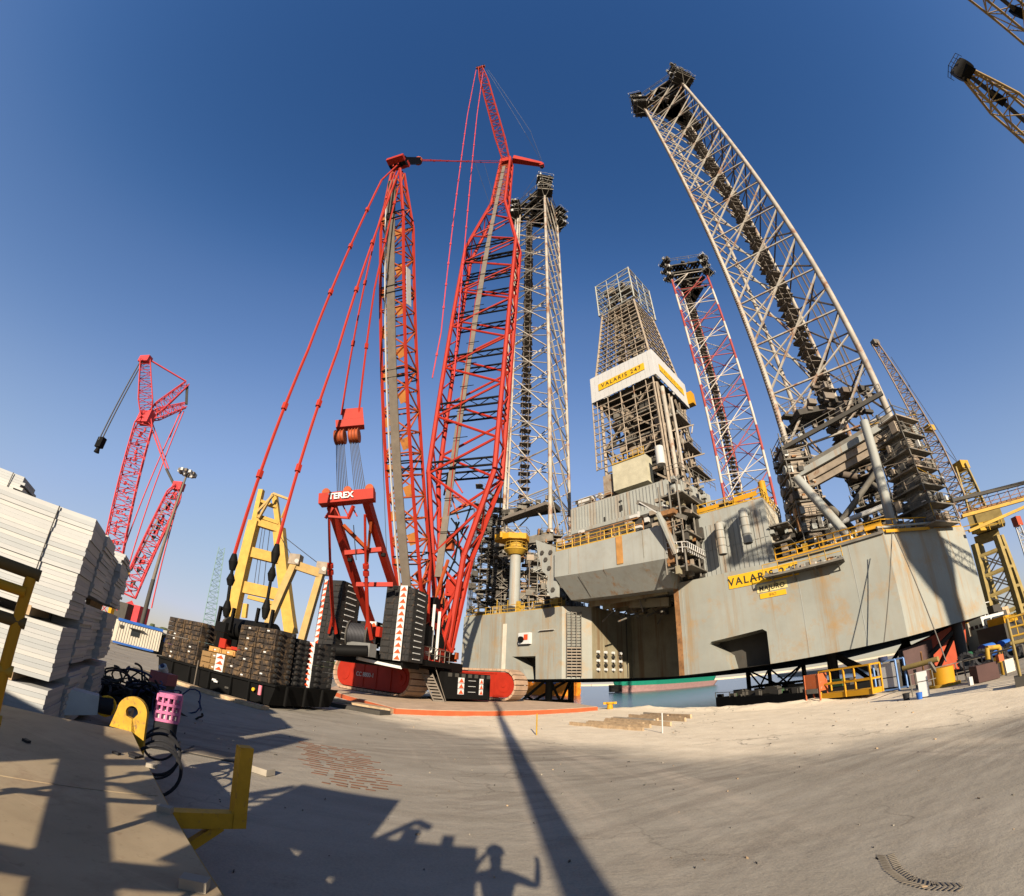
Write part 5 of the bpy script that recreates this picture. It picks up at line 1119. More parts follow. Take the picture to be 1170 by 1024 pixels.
for k in range(17):
    t = .12 + .044 * k; p = M0.lerp(M1, t); bar('gusset_plate', p + LR * .42 + back * 1.12, p + LR * 1.22 + back * 1.12 + ax_ * .25, 1.0, .05, GUS, mast, up=back) if k % 2 else bar('gusset_plate', p - LR * 1.22 + back * 1.12, p - LR * .6 + back * 1.12 + ax_ * .3, .8, .05, GUS, mast, up=back)
    if k % 4 == 0:
        mb = MB()
        for dz in (0, .7): mb.bar(p + back * 1.25 - LR * 1.3 + ax_ * dz, p + back * 1.25 + LR * 1.3 + ax_ * dz, .10, .10, BLK); mb.bar(p - back * 1.25 - LR * 1.3 + ax_ * dz, p - back * 1.25 + LR * 1.3 + ax_ * dz, .10, .10, BLK); mb.bar(p + back * 1.25 + LR * 1.3 + ax_ * dz, p - back * 1.25 + LR * 1.3 + ax_ * dz, .1, .1, BLK)
        mb.build('splice_frame', mast)
mb = MB(); p = M0.lerp(M1, .62); mb.bar(p + LR * 1.36 + back * .3, p + ax_ * 4 + LR * 1.36 + back * .3, .9, .05, WHT, up=LR); mb.build('white_sign_board', mast)
hp = part('mast_head', mast, M1)
mb = MB(); mb.bar(M1 - LR * 1.0 + back * .6, M1 + LR * 1.0 + back * .6, .7, .5, RED); mb.bar(M1 - LR * 1.0 - back * .6, M1 + LR * 1.0 - back * .6, .7, .5, RED)
for s in (-.9, -.3, .3, .9): mb.bar(M1 + LR * s + back * .7, M1 + LR * s - back * .9, .12, .7, RED); mb.tube(M1 + LR * (s - .08), M1 + LR * (s + .08), .55, BLK, 14)
mb.build('head_frame', hp)
sbk = P(-27.67, 62.76, 27.5); mb = MB(); mb.bar(M1 + LR * .6, sbk, .8, .8, BLK); mb.tube(sbk - ZZ * .3, sbk + ZZ * .3, .5, REDO, 12); mb.build('sheave_block', hp)
# boom
B0 = P(-7.22, 3.37, 48.0); B1 = P(-4.67, 65.18, 50.2); boom = part('boom', crane, B0)
def bz(z, dl=0.0): t = (z - B0.z) / (B1.z - B0.z); return B0.lerp(B1, t) + LR * dl
st = [(B0, .9, .9), (bz(15.5, -.3), 3.7, 2.2), (bz(25.5, .2), 8.3, 3.0), (bz(71.5, -.15), 9.5, 3.1), (bz(87.5, 0), 2.9, 2.6), (B1, 2.3, 2.2)]
axb = (B1 - B0).normalized(); bb = axb.cross(LR).normalized(); bb = -bb if bb.y > 0 else bb
mbm = []
lattice(boom, st, LR, RED, .32, .12, [3, 3, 11, 4, 7], mb=RED, faces=(1, 3), horiz=True)
# the two wide faces: crossing diagonals
def station(t, z):
    for (p, w0_, d0_), (q, w1_, d1_) in zip(st[:-1], st[1:]):
        if z <= q.z + .01: s = (z - p.z) / (q.z - p.z); return p.lerp(q, s), w0_ + (w1_ - w0_) * s, d0_ + (d1_ - d0_) * s
    return st[-1]
def corner(z, a, b): c, w_, d_ = station(0, z); return c + LR * w_ / 2 * a + bb * d_ / 2 * b
zs = [8, 12, 15.5, 20.5, 25.5] + [25.5 + 46 * k / 11 for k in range(1, 12)] + [75.5, 79.5, 83.5, 87.5] + [87.5 + 20.2 * k / 9 for k in range(1, 10)]
for k, (z0, z1) in enumerate(zip(zs[:-1], zs[1:])):
    for b in (-1, 1):
        if (k + (b > 0)) % 2: beam('brace', corner(z0, -1, b), corner(z1, 1, b), .165 if z0 < 85 else .10, RED, boom, 6)
        else: beam('brace', corner(z0, 1, b), corner(z1, -1, b), .165 if z0 < 85 else .10, RED, boom, 6)
        if z0 > 86: beam('brace', corner(z0, 1, b), corner(z0, -1, b), .06, RED, boom, 5)
for z in (26.0, 34.8, 43.2, 52.2, 60.4, 66.5, 71.0):
    mb = MB()
    for dz in (0, 1.0):
        for b in (-1, 1): mb.bar(corner(z + dz, -1, b), corner(z + dz, 1, b), .2, .2, BLK)
        for a in (-1, 1): mb.bar(corner(z + dz, a, -1), corner(z + dz, a, 1), .12, .12, BLK)
    for k in range(6):
        a, b = k / 6, (k + 1) / 6
        for s in (-1, 1): mb.bar(corner(z + (k % 2), -1, s).lerp(corner(z + (k % 2), 1, s), a), corner(z + ((k + 1) % 2), -1, s).lerp(corner(z + ((k + 1) % 2), 1, s), b), .09, .09, BLK)
    mb.build('cross_frame', boom)
bar('boom_walkway', corner(13, 0, 1) + bb * .2 - LR * .9, corner(71.5, 0, 1) + bb * .2 - LR * .3, .8, .14, WALK, boom, up=bb)
bar('boom_walkway', corner(71.6, 0, 1) + bb * .2 - LR * .3, corner(106, 0, 1) + bb * .15, .75, .14, WALK, boom, up=bb)
mb = MB()
for k in range(22): z = 18 + k * 4; c = corner(z, 0, 1) + bb * .3 - LR * .5; mb.bar(c - LR * .9, c + LR * 1.0, .07, .07, BLK)
for k in range(26): z = 88 + k * .75; c = corner(z, 0, 1) + bb * .1; mb.bar(c - LR * 1.1, c + LR * 1.1, .06, .22, REDO)
for k in range(8): z = 20 + k * 6; c = corner(z, -1, 1).lerp(corner(z, 1, 1), .38); mb.tube(c, c + ZZ * 6, .06, RED, 4)
mb.build('walkway_brackets', boom)
mb = MB()
for i in range(40): z = random.uniform(5, 25); c, w_, d_ = station(0, z); mb.bar(c + LR * random.uniform(-w_, w_) * .45 + bb * random.uniform(-1, 1), c + LR * random.uniform(-w_, w_) * .45 + ZZ * random.uniform(1, 4), .16, .16, random.choice([RED, REDO, BLK]))
mb.box(corner(12, .4, 0), (1.5, 1.2, 1.8), RED, LR, FR); mb.box(corner(17, -.3, 0), (1.2, .9, 1.2), REDO, LR, FR); 
for p, s in ((P(-9.95, 7.46, 44), 1.5), (P(-10.42, 5.57, 43.5), 1.6), (P(-8.80, 4.32, 45), 1.5), (P(-9.45, 9.15, 45), 1.2), (P(-9.32, 2.87, 44), 1.4)):
    mb.tube(p - LR * s * .6, p + LR * s * .6, s * .55, BLK, 14); mb.box(p + V((0, 0, -.8)), (s * 1.4, s, .6), RED, LR, FR)
mb.build('boom_foot_machinery', boom, stuff=True)
bar('pivot_brace', P(-11.26, 3.01, 42), P(-10.23, 14.57, 45), .3, .35, RED, boom); bar('pivot_brace', P(-7.95, 1.70, 45), P(-6.09, 11.42, 48.3), .32, .4, RED, boom); bar('pivot_brace', P(-11.61, 12.76, 44), P(-6.48, 3.43, 47), .3, .3, RED, boom); bar('pivot_brace', P(-7.74, 14.82, 47), P(-10.29, 4.18, 44.5), .26, .26, REDO, boom)
# boom head and its two struts
bh = part('boom_head', boom, B1)
mb = MB(); mb.box(B1, (2.6, 2.2, 2.2), RED, LR, FR)
e1 = P(5.11, 65.12, 50.8); mb.bar(P(-3.05, 65.66, 50.0), e1, 1.5, 1.9, RED, w2=1.0, h2=1.1); mb.tube(e1 - FR * .5 - ZZ * .6, e1 + FR * .5 - ZZ * .6, .6, RED, 12); mb.bar(e1 - ZZ * .8, e1 - ZZ * 2.0, .5, .5, BLK); mb.build('head_casting', bh)
S1 = P(-20.67, 75.33, 36.5); strut = part('jib_strut', crane, B1)
lattice(strut, [(B1, 1.6, 1.2), (B1.lerp(S1, .22), 2.3, 1.9), (B1.lerp(S1, .86), 2.1, 1.7), (S1, 1.0, .8)], LR, RED, .15, .08, [3, 12, 3], brace='lacing')
mb = MB(); mb.bar(S1 - LR * 1.2, S1 + LR * 1.3, .6, .6, REDO)
for s in (-.9, -.3, .4, 1.0): mb.tube(S1 + LR * s + ZZ * .3 - LR * .08, S1 + LR * s + ZZ * .3 + LR * .08, .55, BLK, 12)
mb.build('strut_head', strut)
# pendant lines
def pend(pts, r, m, lug=3.0, par=crane, name='pendant_bar', lr=1.9):
    for a, b in zip(pts[:-1], pts[1:]):
        a = V(a); b = V(b); n = max(1, round((b - a).length / lug))
        for i in range(n): beam(name, a.lerp(b, i / n), a.lerp(b, (i + 1) / n), r, m, par, 6)
        mb = MB(); d = (b - a).normalized()
        for i in range(1, n): p = a.lerp(b, i / n); mb.tube(p - d * .22, p + d * .22, r * lr, m, 6)
        if mb.v: mb.build('pendant_link', par)
aL = P(-33.63, 3.43, 25.3); aR = P(-29.21, 4.18, 25.0)
bL = P(-34.32, 10.85, 25.3); bR = P(-29.53, 13.22, 25.1)
tLp = P(-33.64, 58.91, 25.6); tRp = P(-30.33, 56.42, 26.0)
pend([bL, P(-33.21, 36.80, 25.6), tLp], .105, RED, 5.5); pend([bR, P(-28.88, 38.02, 25.6), tRp], .105, RED, 5.5)
pend([tLp, P(-31.84, 61.42, 26.0)], .10, RED, 9); pend([tRp, P(-31.08, 61.36, 26.2)], .12, RED, 9)
for a, b in ((aL, bL), (aR, bR)):
    lk = part('pendant_shackles', crane, a); mb = MB(); mb.tube(a, b, .09, BLK, 8); mb.build('shackle_rod', lk)
    for t0, t1, r in ((.02, .26, .24), (.50, .68, .24), (.74, 1.0, .26)):
        mb = MB(); p, q = a.lerp(b, t0), a.lerp(b, t1); mb.tube(p, p.lerp(q, .5), r * .6, BLK, 8, r2=r); mb.tube(p.lerp(q, .5), q, r, BLK, 8, r2=r * .5); mb.build('shackle_link', lk)
    mb = MB()
    for s in (-.55, .5): mb.bar(a + LR * s - ZZ * .6, a + LR * s + ZZ * .55, .12, .2, BLK)
    mb.box(a - ZZ * .5, (.8, .5, .5), BLK, LR, FR); mb.build('anchor_bracket', lk)
pend([P(-25.53, 30.50, 29.3), P(-29.97, 53.09, 26.4), P(-31.75, 60.64, 26.2)], .085, RED, 6); pend([P(-23.13, 31.27, 29.1), P(-26.41, 46.57, 27.4), P(-30.14, 60.89, 26.3)], .085, RED, 6)
pend([sbk, P(-10.20, 64.85, 46), B1], .07, RED, 7); pend([sbk + V((0, 0, .4)), P(-18.65, 64.20, 38), B1 + V((0, 0, .8))], .06, RED, 7)
pend([P(-22.01, 74.89, 36.6), P(-19.29, 69.70, 39.2), P(-13.13, 43.34, 45.6), P(-13.25, 37.49, 46.6)], .085, PINK, 4.5); pend([P(-18.97, 74.97, 36.6), P(-16.26, 70.01, 38.5), P(-11.75, 54.58, 44.0), P(-9.82, 38.13, 47.5)], .085, PINK, 4.5)
mb = MB()
for a, b in ((P(-17.79, 75.27, 36.8), P(0.14, 68.83, 45)), (P(0.14, 68.83, 45), P(4.89, 65.54, 50.6)), (P(-17.07, 75.33, 36.8), P(1.80, 69.05, 46)), (P(1.80, 69.05, 46), P(5.14, 65.54, 50.6)), (P(-13.26, 64.59, 48), P(-7.01, 59.32, 48.5)), (P(-10.91, 64.79, 48), P(-6.40, 60.22, 48.8)), (P(-22.39, 40.10, 33), P(-17.38, 22.50, 38)), (P(-17.38, 22.50, 38), P(-14.32, 7.51, 40.5)), (P(-20.57, 17.50, 32), P(-19.46, 13.30, 33.4)), (P(5.08, 64.71, 50.8), P(0.29, 61.54, 50.8)), (P(-6.75, 2.66, 48), P(-8.59, 8.14, 43))): mb.tube(a, b, .035, ROPE, 4)
mb.build('hoist_ropes', crane)
# ---------------- steel mats with a red edge under the crane
mp_ = [P(-12.50, -4.21, 29.6), P(11.43, -3.28, 43.2), P(8.52, -2.22, 52), P(-1.40, -2.14, 66), P(-19.56, -2.73, 60), P(-20.79, -3.61, 44)]
mp_ = [(p.x, p.y) for p in mp_]; REDM = mat('mat_edge_red', (0.46, 0.10, 0.035), .7, rust=.4, rscale=2, rustcol=(.25, .12, .06)); MTOP = mat('mat_top_dusty', (0.52, 0.38, 0.26), .9, var=.25, grain=12, bump=.2)
mt = thing('crane_mat', 'wide dusty steel platform with red edge carrying the crawler tracks', 'crane mat', (mp_[0][0], mp_[0][1], 0))
mb = MB(); mb.prism(mp_, 0.0, .33, REDM); mb.build('mat_frame', mt); mb = MB(); cxm = sum(p[0] for p in mp_) / 6; cym = sum(p[1] for p in mp_) / 6
mb.prism([(cxm + (x - cxm) * .995, cym + (y - cym) * .995) for x, y in mp_], .33, .36, MTOP); mb.build('mat_top', mt)
for i, (a, b, w_, lab) in enumerate(((P(-20.73, -4.12, 31.0), P(-13.69, -4.74, 28.2), 1.1, 'dark timber crane mat lying nearest the ballast tray'), (P(-20.18, -3.53, 33.5), P(-12.51, -4.10, 30.0), 1.2, 'brown timber crane mat between dark mat and red-edged platform'))):
    a.z = b.z = .1 + .06 * i; tag(bar('timber_mat', a, b, .28, w_, WOOD if i else DRK, None, up=V((.3, .95, 0))), lab, 'timber mat', 'timber crane mats')

# ================================================================ BALLAST TRAY WITH ITS SLABS
TP = V((-19.6, 23.3, 0)); tax = V((.962, -.272, 0)).normalized(); tay = V((.272, .962, 0)).normalized()
def TT(t, k, z): p = TP + tax * t + tay * k; return V((p.x, p.y, z))
tray = thing('ballast_tray', 'black steel ballast tray hung from two red pendants and loaded with rusty slabs', 'ballast tray', TT(4.7, 2.4, .12))
mb = MB(); z0, z1 = .16, 1.16
mb.solid([TT(.15, .1, z0), TT(9.2, .1, z0), TT(9.2, 4.9, z0), TT(.15, 4.9, z0)], [TT(0, 0, z1), TT(9.6, 0, z1), TT(9.6, 5, z1), TT(0, 5, z1)], BLK); mb.build('tray_body', tray)
for t in (1.6, 3.2, 4.9, 6.6, 7.9, 8.8): bar('tray_rib', TT(t, -.04, .2), TT(t, -.04, 1.14), .10, .12, BLK, tray, up=tay)
for k in (.8, 2.2, 3.6): bar('tray_rib', TT(9.58, k, .2), TT(9.62, k, 1.14), .12, .10, BLK, tray, up=tay)
bar('tray_rim', TT(-.05, -.06, 1.12), TT(9.65, -.06, 1.12), .12, .1, BLK, tray)
for t, z in ((5.35, .72), (5.5, .66), (6.4, .5)): mb = MB(); mb.box(TT(t, -.08, z), (.28, .05, .10), SHW if t < 6 else DRK, tax, tay); mb.build('maker_plate', tray)
mb = MB(); mb.tube(TT(8.3, -.1, .75), TT(8.3, -.16, .75), .09, SHY, 10); mb.build('reflector', tray)
mb = MB(); mb.box(TT(8.75, -.14, .78), (.16, .06, .45), mat('pink_tape', (.75, .2, .25), .6), tax, tay); mb.build('warning_tape', tray)
beam('tie_rod', TT(4.1, -.3, .1), TT(4.1, -.3, 1.5), .03, WALK, tray, 6)
beam('cross_drum', TT(3.9, 1.6, 3.62), TT(7.4, 1.6, 3.62), .56, BLK, tray, 20)
mb = MB(); mb.tube(TT(3.8, 1.6, 3.62), TT(3.95, 1.6, 3.62), .62, DRK, 20); mb.tube(TT(4.6, 1.0, 3.6), TT(4.6, .98, 3.6), .05, SHY, 8)
for t in (3.9, 6.9): mb.box(TT(t, 1.6, 2.4), (.6, 1.2, 2.5), BLK, tax, tay)
mb.box(TT(5.4, 3.0, 2.3), (3.6, 2.6, 2.2), BLK, tax, tay); mb.build('drum_supports', tray)
mb = MB()
for t, k in ((0.2, -.3), (2.4, -.35), (4.8, -.5), (6.6, -.45), (8.2, -.6)): mb.box(TT(t + .6, k, .09), (random.uniform(1.6, 2.6), .5, .17), WOOD, (tax + tay * random.uniform(-.05, .05)).normalized(), tay)
mb.build('support_timbers', tray)
tag(bar('steel_beam', TT(-.9, -.9, .1), TT(2.6, -.35, .1), .16, .16, DRK, None), 'thin dark steel beam lying in front of the ballast tray end', 'steel beam')
n = 9; h = .262
for c, t0 in enumerate((.06, 1.72)):
    for k in range(n): slab('ballast_weight', TT(t0 + random.uniform(-.02, .02), .12, 1.165 + k * h), tax, tay, 1.62, 2.3, h, CWB, 'rusty slab, %s in %s column of left tray stack' % (nth(k, n), ('outer', 'inner')[c]), None, 'rusty ballast slabs, left tray stack')
for c, t0 in enumerate((6.42, 7.74)):
    for k in range(n + 1): slab('ballast_weight', TT(t0 + random.uniform(-.02, .02), .1, 1.165 + k * h), tax, tay, 1.28, 1.5, h, CWB, 'rusty slab, %s in %s column of middle tray stack' % (nth(k, n + 1), ('left', 'right')[c]), None, 'rusty ballast slabs, middle tray stack')
for c, k0 in enumerate((1.75,)):
    for k in range(n): slab('ballast_weight', TT(6.5 + random.uniform(-.02, .02), k0, 1.165 + k * h * 1.03), tax, tay, 2.5, 1.0, h * 1.03, CWD, 'black slab, %s just behind the middle rusty stack' % nth(k, n), None, 'black ballast slabs')
for k in range(8): slab('ballast_weight', TT(7.3 + random.uniform(-.01, .01), 2.95, 1.165 + k * .30), tax, tay, 1.95, 1.9, .30, CWD, 'black chevron slab, %s at the right end of the ballast tray' % nth(k, 8), 'R', 'black chevron ballast slabs')
for k in range(3): slab('ballast_weight', TT(3.55, .25, 1.165 + k * .30), tax, tay, 2.0, 1.2, .30, mat('counterweight_brown', (.20, .12, .05), .8, rust=.4, rscale=3, rustcol=(.35, .2, .08)), 'chevron ballast slab, %s of the low pile under the black drum' % nth(k, 3), 'R', 'low chevron slabs under the drum')
for k in range(2): slab('ballast_weight', TT(3.7 + k * 1.1, .55, 2.08), tax, tay, 1.05, 1.0, .3, mat('slab_orange_brown', (.42, .22, .07), .8, rust=.3, rscale=3), 'small orange brown slab lying %s on the low chevron pile' % ('left' if k == 0 else 'right'), None, 'small orange brown slabs')
for k in range(3): slab('ballast_weight', TT(5.55, .35, 1.165 + k * .28), tax, tay, .85, 1.1, .28, CWB, 'narrow brown slab, %s beside the low chevron pile' % nth(k, 3), None, 'narrow brown slabs')
mb = MB(); mb.box(TT(4.9, .6, 2.65), (.5, .4, .5), RED, tax, tay); mb.box(TT(6.0, .6, 2.5), (.8, .3, .16), RED, tax, tay); mb.tube(TT(4.7, .6, 2.4), TT(6.2, .6, 2.5), .09, REDO, 6); tag(mb.build('red_valve_rack'), 'small red pipework rack under the black drum on the tray', 'pipework')
# ================================================================ LEFT BACKGROUND
def addlat(parent, st, side, m, rc, rb, nb, **k): return lattice(parent, st, side, m, rc, rb, nb, merged=True, **k)
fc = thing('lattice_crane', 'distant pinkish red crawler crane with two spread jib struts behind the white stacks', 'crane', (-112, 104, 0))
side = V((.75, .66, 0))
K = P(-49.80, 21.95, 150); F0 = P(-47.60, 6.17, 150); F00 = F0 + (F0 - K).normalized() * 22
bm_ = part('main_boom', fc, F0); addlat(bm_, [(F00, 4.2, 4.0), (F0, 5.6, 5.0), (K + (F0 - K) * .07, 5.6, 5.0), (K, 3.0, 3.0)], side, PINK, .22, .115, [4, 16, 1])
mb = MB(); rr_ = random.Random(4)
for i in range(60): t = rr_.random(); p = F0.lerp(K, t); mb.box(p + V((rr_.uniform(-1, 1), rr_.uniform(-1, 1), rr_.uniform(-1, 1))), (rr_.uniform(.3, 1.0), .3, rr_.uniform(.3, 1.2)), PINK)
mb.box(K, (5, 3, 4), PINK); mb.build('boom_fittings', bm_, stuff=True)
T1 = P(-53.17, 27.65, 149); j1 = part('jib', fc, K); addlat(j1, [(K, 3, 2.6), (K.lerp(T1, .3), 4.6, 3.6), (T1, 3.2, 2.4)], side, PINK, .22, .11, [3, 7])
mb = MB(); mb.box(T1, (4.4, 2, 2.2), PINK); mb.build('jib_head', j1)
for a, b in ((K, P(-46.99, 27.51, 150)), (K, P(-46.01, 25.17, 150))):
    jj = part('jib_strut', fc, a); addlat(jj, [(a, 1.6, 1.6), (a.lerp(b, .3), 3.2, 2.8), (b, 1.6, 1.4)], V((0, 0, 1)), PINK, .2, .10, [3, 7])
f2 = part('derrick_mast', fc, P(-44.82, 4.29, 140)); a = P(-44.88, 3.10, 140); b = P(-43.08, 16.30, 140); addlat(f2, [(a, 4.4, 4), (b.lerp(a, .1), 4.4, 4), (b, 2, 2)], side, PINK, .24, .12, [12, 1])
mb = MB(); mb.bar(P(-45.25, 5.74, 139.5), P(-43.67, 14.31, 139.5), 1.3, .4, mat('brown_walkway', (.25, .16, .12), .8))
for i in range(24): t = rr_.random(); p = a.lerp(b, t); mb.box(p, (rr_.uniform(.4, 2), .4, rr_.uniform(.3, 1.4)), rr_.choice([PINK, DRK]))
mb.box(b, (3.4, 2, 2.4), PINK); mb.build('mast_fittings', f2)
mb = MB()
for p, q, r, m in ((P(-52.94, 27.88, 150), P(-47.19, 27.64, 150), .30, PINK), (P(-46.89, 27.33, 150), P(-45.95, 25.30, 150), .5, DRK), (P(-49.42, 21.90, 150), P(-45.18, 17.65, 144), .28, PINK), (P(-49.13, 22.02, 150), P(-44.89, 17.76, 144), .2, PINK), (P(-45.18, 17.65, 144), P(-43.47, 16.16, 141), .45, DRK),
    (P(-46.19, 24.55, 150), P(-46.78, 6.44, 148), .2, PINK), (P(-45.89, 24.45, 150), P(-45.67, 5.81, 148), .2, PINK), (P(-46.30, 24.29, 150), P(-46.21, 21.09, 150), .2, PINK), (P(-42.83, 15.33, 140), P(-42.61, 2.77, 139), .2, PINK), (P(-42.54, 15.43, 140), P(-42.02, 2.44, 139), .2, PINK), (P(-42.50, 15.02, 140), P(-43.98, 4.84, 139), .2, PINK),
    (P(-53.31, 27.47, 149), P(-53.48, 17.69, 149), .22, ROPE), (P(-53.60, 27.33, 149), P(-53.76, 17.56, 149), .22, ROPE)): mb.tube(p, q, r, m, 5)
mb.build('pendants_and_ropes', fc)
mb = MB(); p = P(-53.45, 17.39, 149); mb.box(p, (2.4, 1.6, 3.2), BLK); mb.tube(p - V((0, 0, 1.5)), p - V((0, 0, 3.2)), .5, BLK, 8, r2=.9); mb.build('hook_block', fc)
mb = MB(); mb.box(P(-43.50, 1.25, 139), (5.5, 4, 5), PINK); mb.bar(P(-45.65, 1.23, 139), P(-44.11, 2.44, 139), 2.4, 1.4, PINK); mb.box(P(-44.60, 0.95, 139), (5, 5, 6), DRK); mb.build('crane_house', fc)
lp = thing('mast_light', 'tall grey mast with a ring of floodlights in front of the distant red crane', 'light mast', (P(-42.61, 0.42, 120).x, P(-42.61, 0.42, 120).y, 0))
q = P(-42.80, 18.09, 120); base = P(-42.63, 0.51, 120)
mb = MB(); mb.tube((base.x, base.y, 0), (base.x, base.y, 14), .55, DRK, 8, r2=.5); mb.build('pole_base', lp); mb = MB(); mb.tube((base.x, base.y, 14), (base.x, base.y, q.z), .45, WALK, 8, r2=.26); mb.build('pole', lp)
for k in range(12):
    a = k * math.pi / 6; p = V((base.x + 2.1 * math.cos(a), base.y + 2.1 * math.sin(a), q.z)); mb = MB(); mb.box(p, (.75, .75, .7), WHT if k % 2 else WALK); mb.bar(p, V((base.x, base.y, q.z)), .12, .12, WALK); mb.build('floodlight', lp)
# yellow excavator-like arm peeking over the stacks
fx_ = thing('loader_crane', 'small yellow knuckle arm showing just above the white stacks', 'loader crane', (P(-46.01, 3.93, 60).x, P(-46.01, 3.93, 60).y, 0))
mb = MB(); mb.bar(P(-46.10, 3.91, 60), P(-46.18, 5.16, 60), .5, .5, YEL); mb.bar(P(-46.18, 5.16, 60), P(-45.64, 6.02, 60), .45, .5, YEL); mb.bar(P(-46.27, 5.13, 60), P(-45.35, 5.42, 60), .3, .3, YEL); a = P(-46.16, 4.09, 60); mb.bar((a.x, a.y, 0), a, .5, .5, YEL); mb.build('arm', fx_)
# portacabins
def cabin(p0, p1, z0, z1, depth, name, label, m, cat='cabin'):
    d = V((p1.x - p0.x, p1.y - p0.y, 0)); Ln = d.length; d = d.normalized(); nn = V((-d.y, d.x, 0)); c = V(((p0.x + p1.x) / 2, (p0.y + p1.y) / 2, 0)) + nn * depth / 2
    t = thing(name, label, cat, (c.x, c.y, 0)); mb = MB(); mb.box((c.x, c.y, (z0 + z1) / 2), (Ln, depth, z1 - z0), m, d, nn); mb.build('walls', t)
    return t, d, nn, Ln, V((p0.x, p0.y, 0))
ca, d, nn, Ln, o = cabin(P(-45.19, -2.45, 59), P(-40.23, -2.28, 60), .35, 2.75, 2.6, 'portacabin', 'cream ribbed portacabin with blue base strip beyond the white stacks', SIDG)
k = .15
while k < Ln: bar('wall_rib', o + d * k - nn * .03 + V((0, 0, .45)), o + d * k - nn * .03 + V((0, 0, 2.65)), .12, .06, SIDG, ca, up=-nn); k += .3
mb = MB(); mb.bar(o + V((0, 0, .28)), o + d * (Ln - .6) + V((0, 0, .28)), .3, .2, BLUE); mb.build('blue_skirt', ca)
mb = MB(); mb.bar(o - nn * .1 + V((0, 0, 2.8)), o + d * Ln - nn * .1 + V((0, 0, 2.8)), .14, .3, BLUE, up=V((0, 0, 1))); mb.build('roof_edge', ca)
mb = MB(); w_ = o + d * (Ln * .42) - nn * .08; mb.box(w_ + V((0, 0, 1.75)), (1.0, .08, .75), GLS, d, nn); mb.box(w_ + V((0, 0, 2.2)) - nn * .25, (1.7, .5, .05), DRK, d, nn); mb.build('window', ca)
mb = MB(); mb.box(o + d * .5 - nn * .1 + V((0, 0, 2.1)), (.35, .15, .35), DRK, d, nn); mb.build('vent', ca)
cb_, d, nn, Ln, o = cabin(P(-40.10, -2.45, 61), P(-37.54, -2.55, 62), .0, 2.35, 2.6, 'shipping_container', 'dark container with purple and white lettered panel next to the cream portacabin', DRK, 'container')
mb = MB(); mb.box(o + d * 1.4 - nn * .06 + V((0, 0, 1.55)), (1.9, .06, .8), mat('purple_panel', (.42, .18, .5), .5), d, nn); mb.box(o + d * .4 - nn * .07 + V((0, 0, 1.8)), (.4, .06, .5), BLUE, d, nn); mb.build('printed_panel', cb_)
mb = MB(); mb.box(o + d * Ln / 2 + nn * 1.2 + V((0, 0, 2.65)), (Ln + .4, 3, .5), WHT, d, nn); mb.build('white_roof', cb_)
# teal lattice, yellow A frame crane, tan portal
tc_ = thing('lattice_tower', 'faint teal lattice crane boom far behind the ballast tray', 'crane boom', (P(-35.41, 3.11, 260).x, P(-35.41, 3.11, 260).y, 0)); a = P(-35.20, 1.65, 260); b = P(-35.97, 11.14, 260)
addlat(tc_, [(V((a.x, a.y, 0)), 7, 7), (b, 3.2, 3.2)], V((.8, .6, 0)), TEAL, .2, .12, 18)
yc = thing('a_frame_crane', 'tall pale yellow A-shaped crane mast rising behind the ballast tray', 'crane', (P(-29.48, 3.40, 80).x, P(-29.48, 3.40, 80).y, 0))
def stru(x): return x
a0, a1 = P(-32.86, 1.66, 80), P(-32.94, 15.16, 80); b0, b1 = P(-25.77, 3.07, 80), P(-29.77, 15.11, 80)
bar('left_leg', a0, a1, 1.8, 1.5, PALY, yc, up=V((0, 1, 0))); bar('right_leg', b0, b1, 1.9, 1.5, PALY, yc, up=V((0, 1, 0)))
bar('left_upper_leg', a1, P(-33.15, 19.00, 80), .9, .9, PALY, yc, up=V((0, 1, 0))); bar('right_upper_leg', b1, P(-31.35, 18.83, 80), .9, .9, PALY, yc, up=V((0, 1, 0)))
for p, q, s in ((P(-33.28, 15.17, 80), P(-29.40, 14.98, 80), 1.2), (P(-32.53, 11.52, 80), P(-29.02, 11.51, 80), 1.7), (P(-32.40, 7.34, 80), P(-27.39, 7.39, 80), 1.9), (P(-32.80, 15.84, 80), P(-30.03, 15.69, 80), .6), (P(-32.86, 17.66, 80), P(-30.74, 17.47, 80), .5)): bar('cross_beam', p, q, s, 1.2, PALY if s != 1.9 else PALY, yc, up=V((0, 1, 0)))
mb = MB(); hd = (P(-32.53, 15.70, 79), P(-31.63, 18.98, 78)), (P(-31.63, 18.98, 78), P(-29.36, 18.80, 77)), (P(-29.36, 18.80, 77), P(-29.76, 16.41, 78)), (P(-32.94, 16.34, 79), P(-31.57, 18.77, 78)); [mb.bar(p, q, .38, .38, TAN) for p, q in hd]; mb.build('top_jib', yc)
mb = MB()
for x, y in ((P(-31.68, 5.52, 80), P(-31.55, 3.89, 80)), (P(-31.65, 6.36, 80), P(-28.24, 6.26, 80)), (P(-28.55, 6.20, 80), P(-28.66, 3.46, 80))): mb.bar(x, y, .8, .6, PALY)
mb.build('inner_bracing', yc)
mb = MB()
for p, q in ((P(-31.95, 16.07, 80), P(-31.16, 7.52, 80)), (P(-31.63, 16.15, 80), P(-30.75, 7.61, 80)), (P(-30.94, 15.25, 80), P(-30.04, 7.77, 80)), (P(-29.46, 14.31, 79), P(-27.41, 12.20, 71)), (P(-29.14, 14.39, 79), P(-24.04, 12.03, 71))): mb.tube(p, q, .06, ROPE, 4)
mb.build('crane_ropes', yc)
tf = thing('tan_gantry', 'weathered tan gantry leaning beside the pale yellow crane', 'portal frame', (P(-26.16, 3.52, 72).x, P(-26.16, 3.52, 72).y, 0))
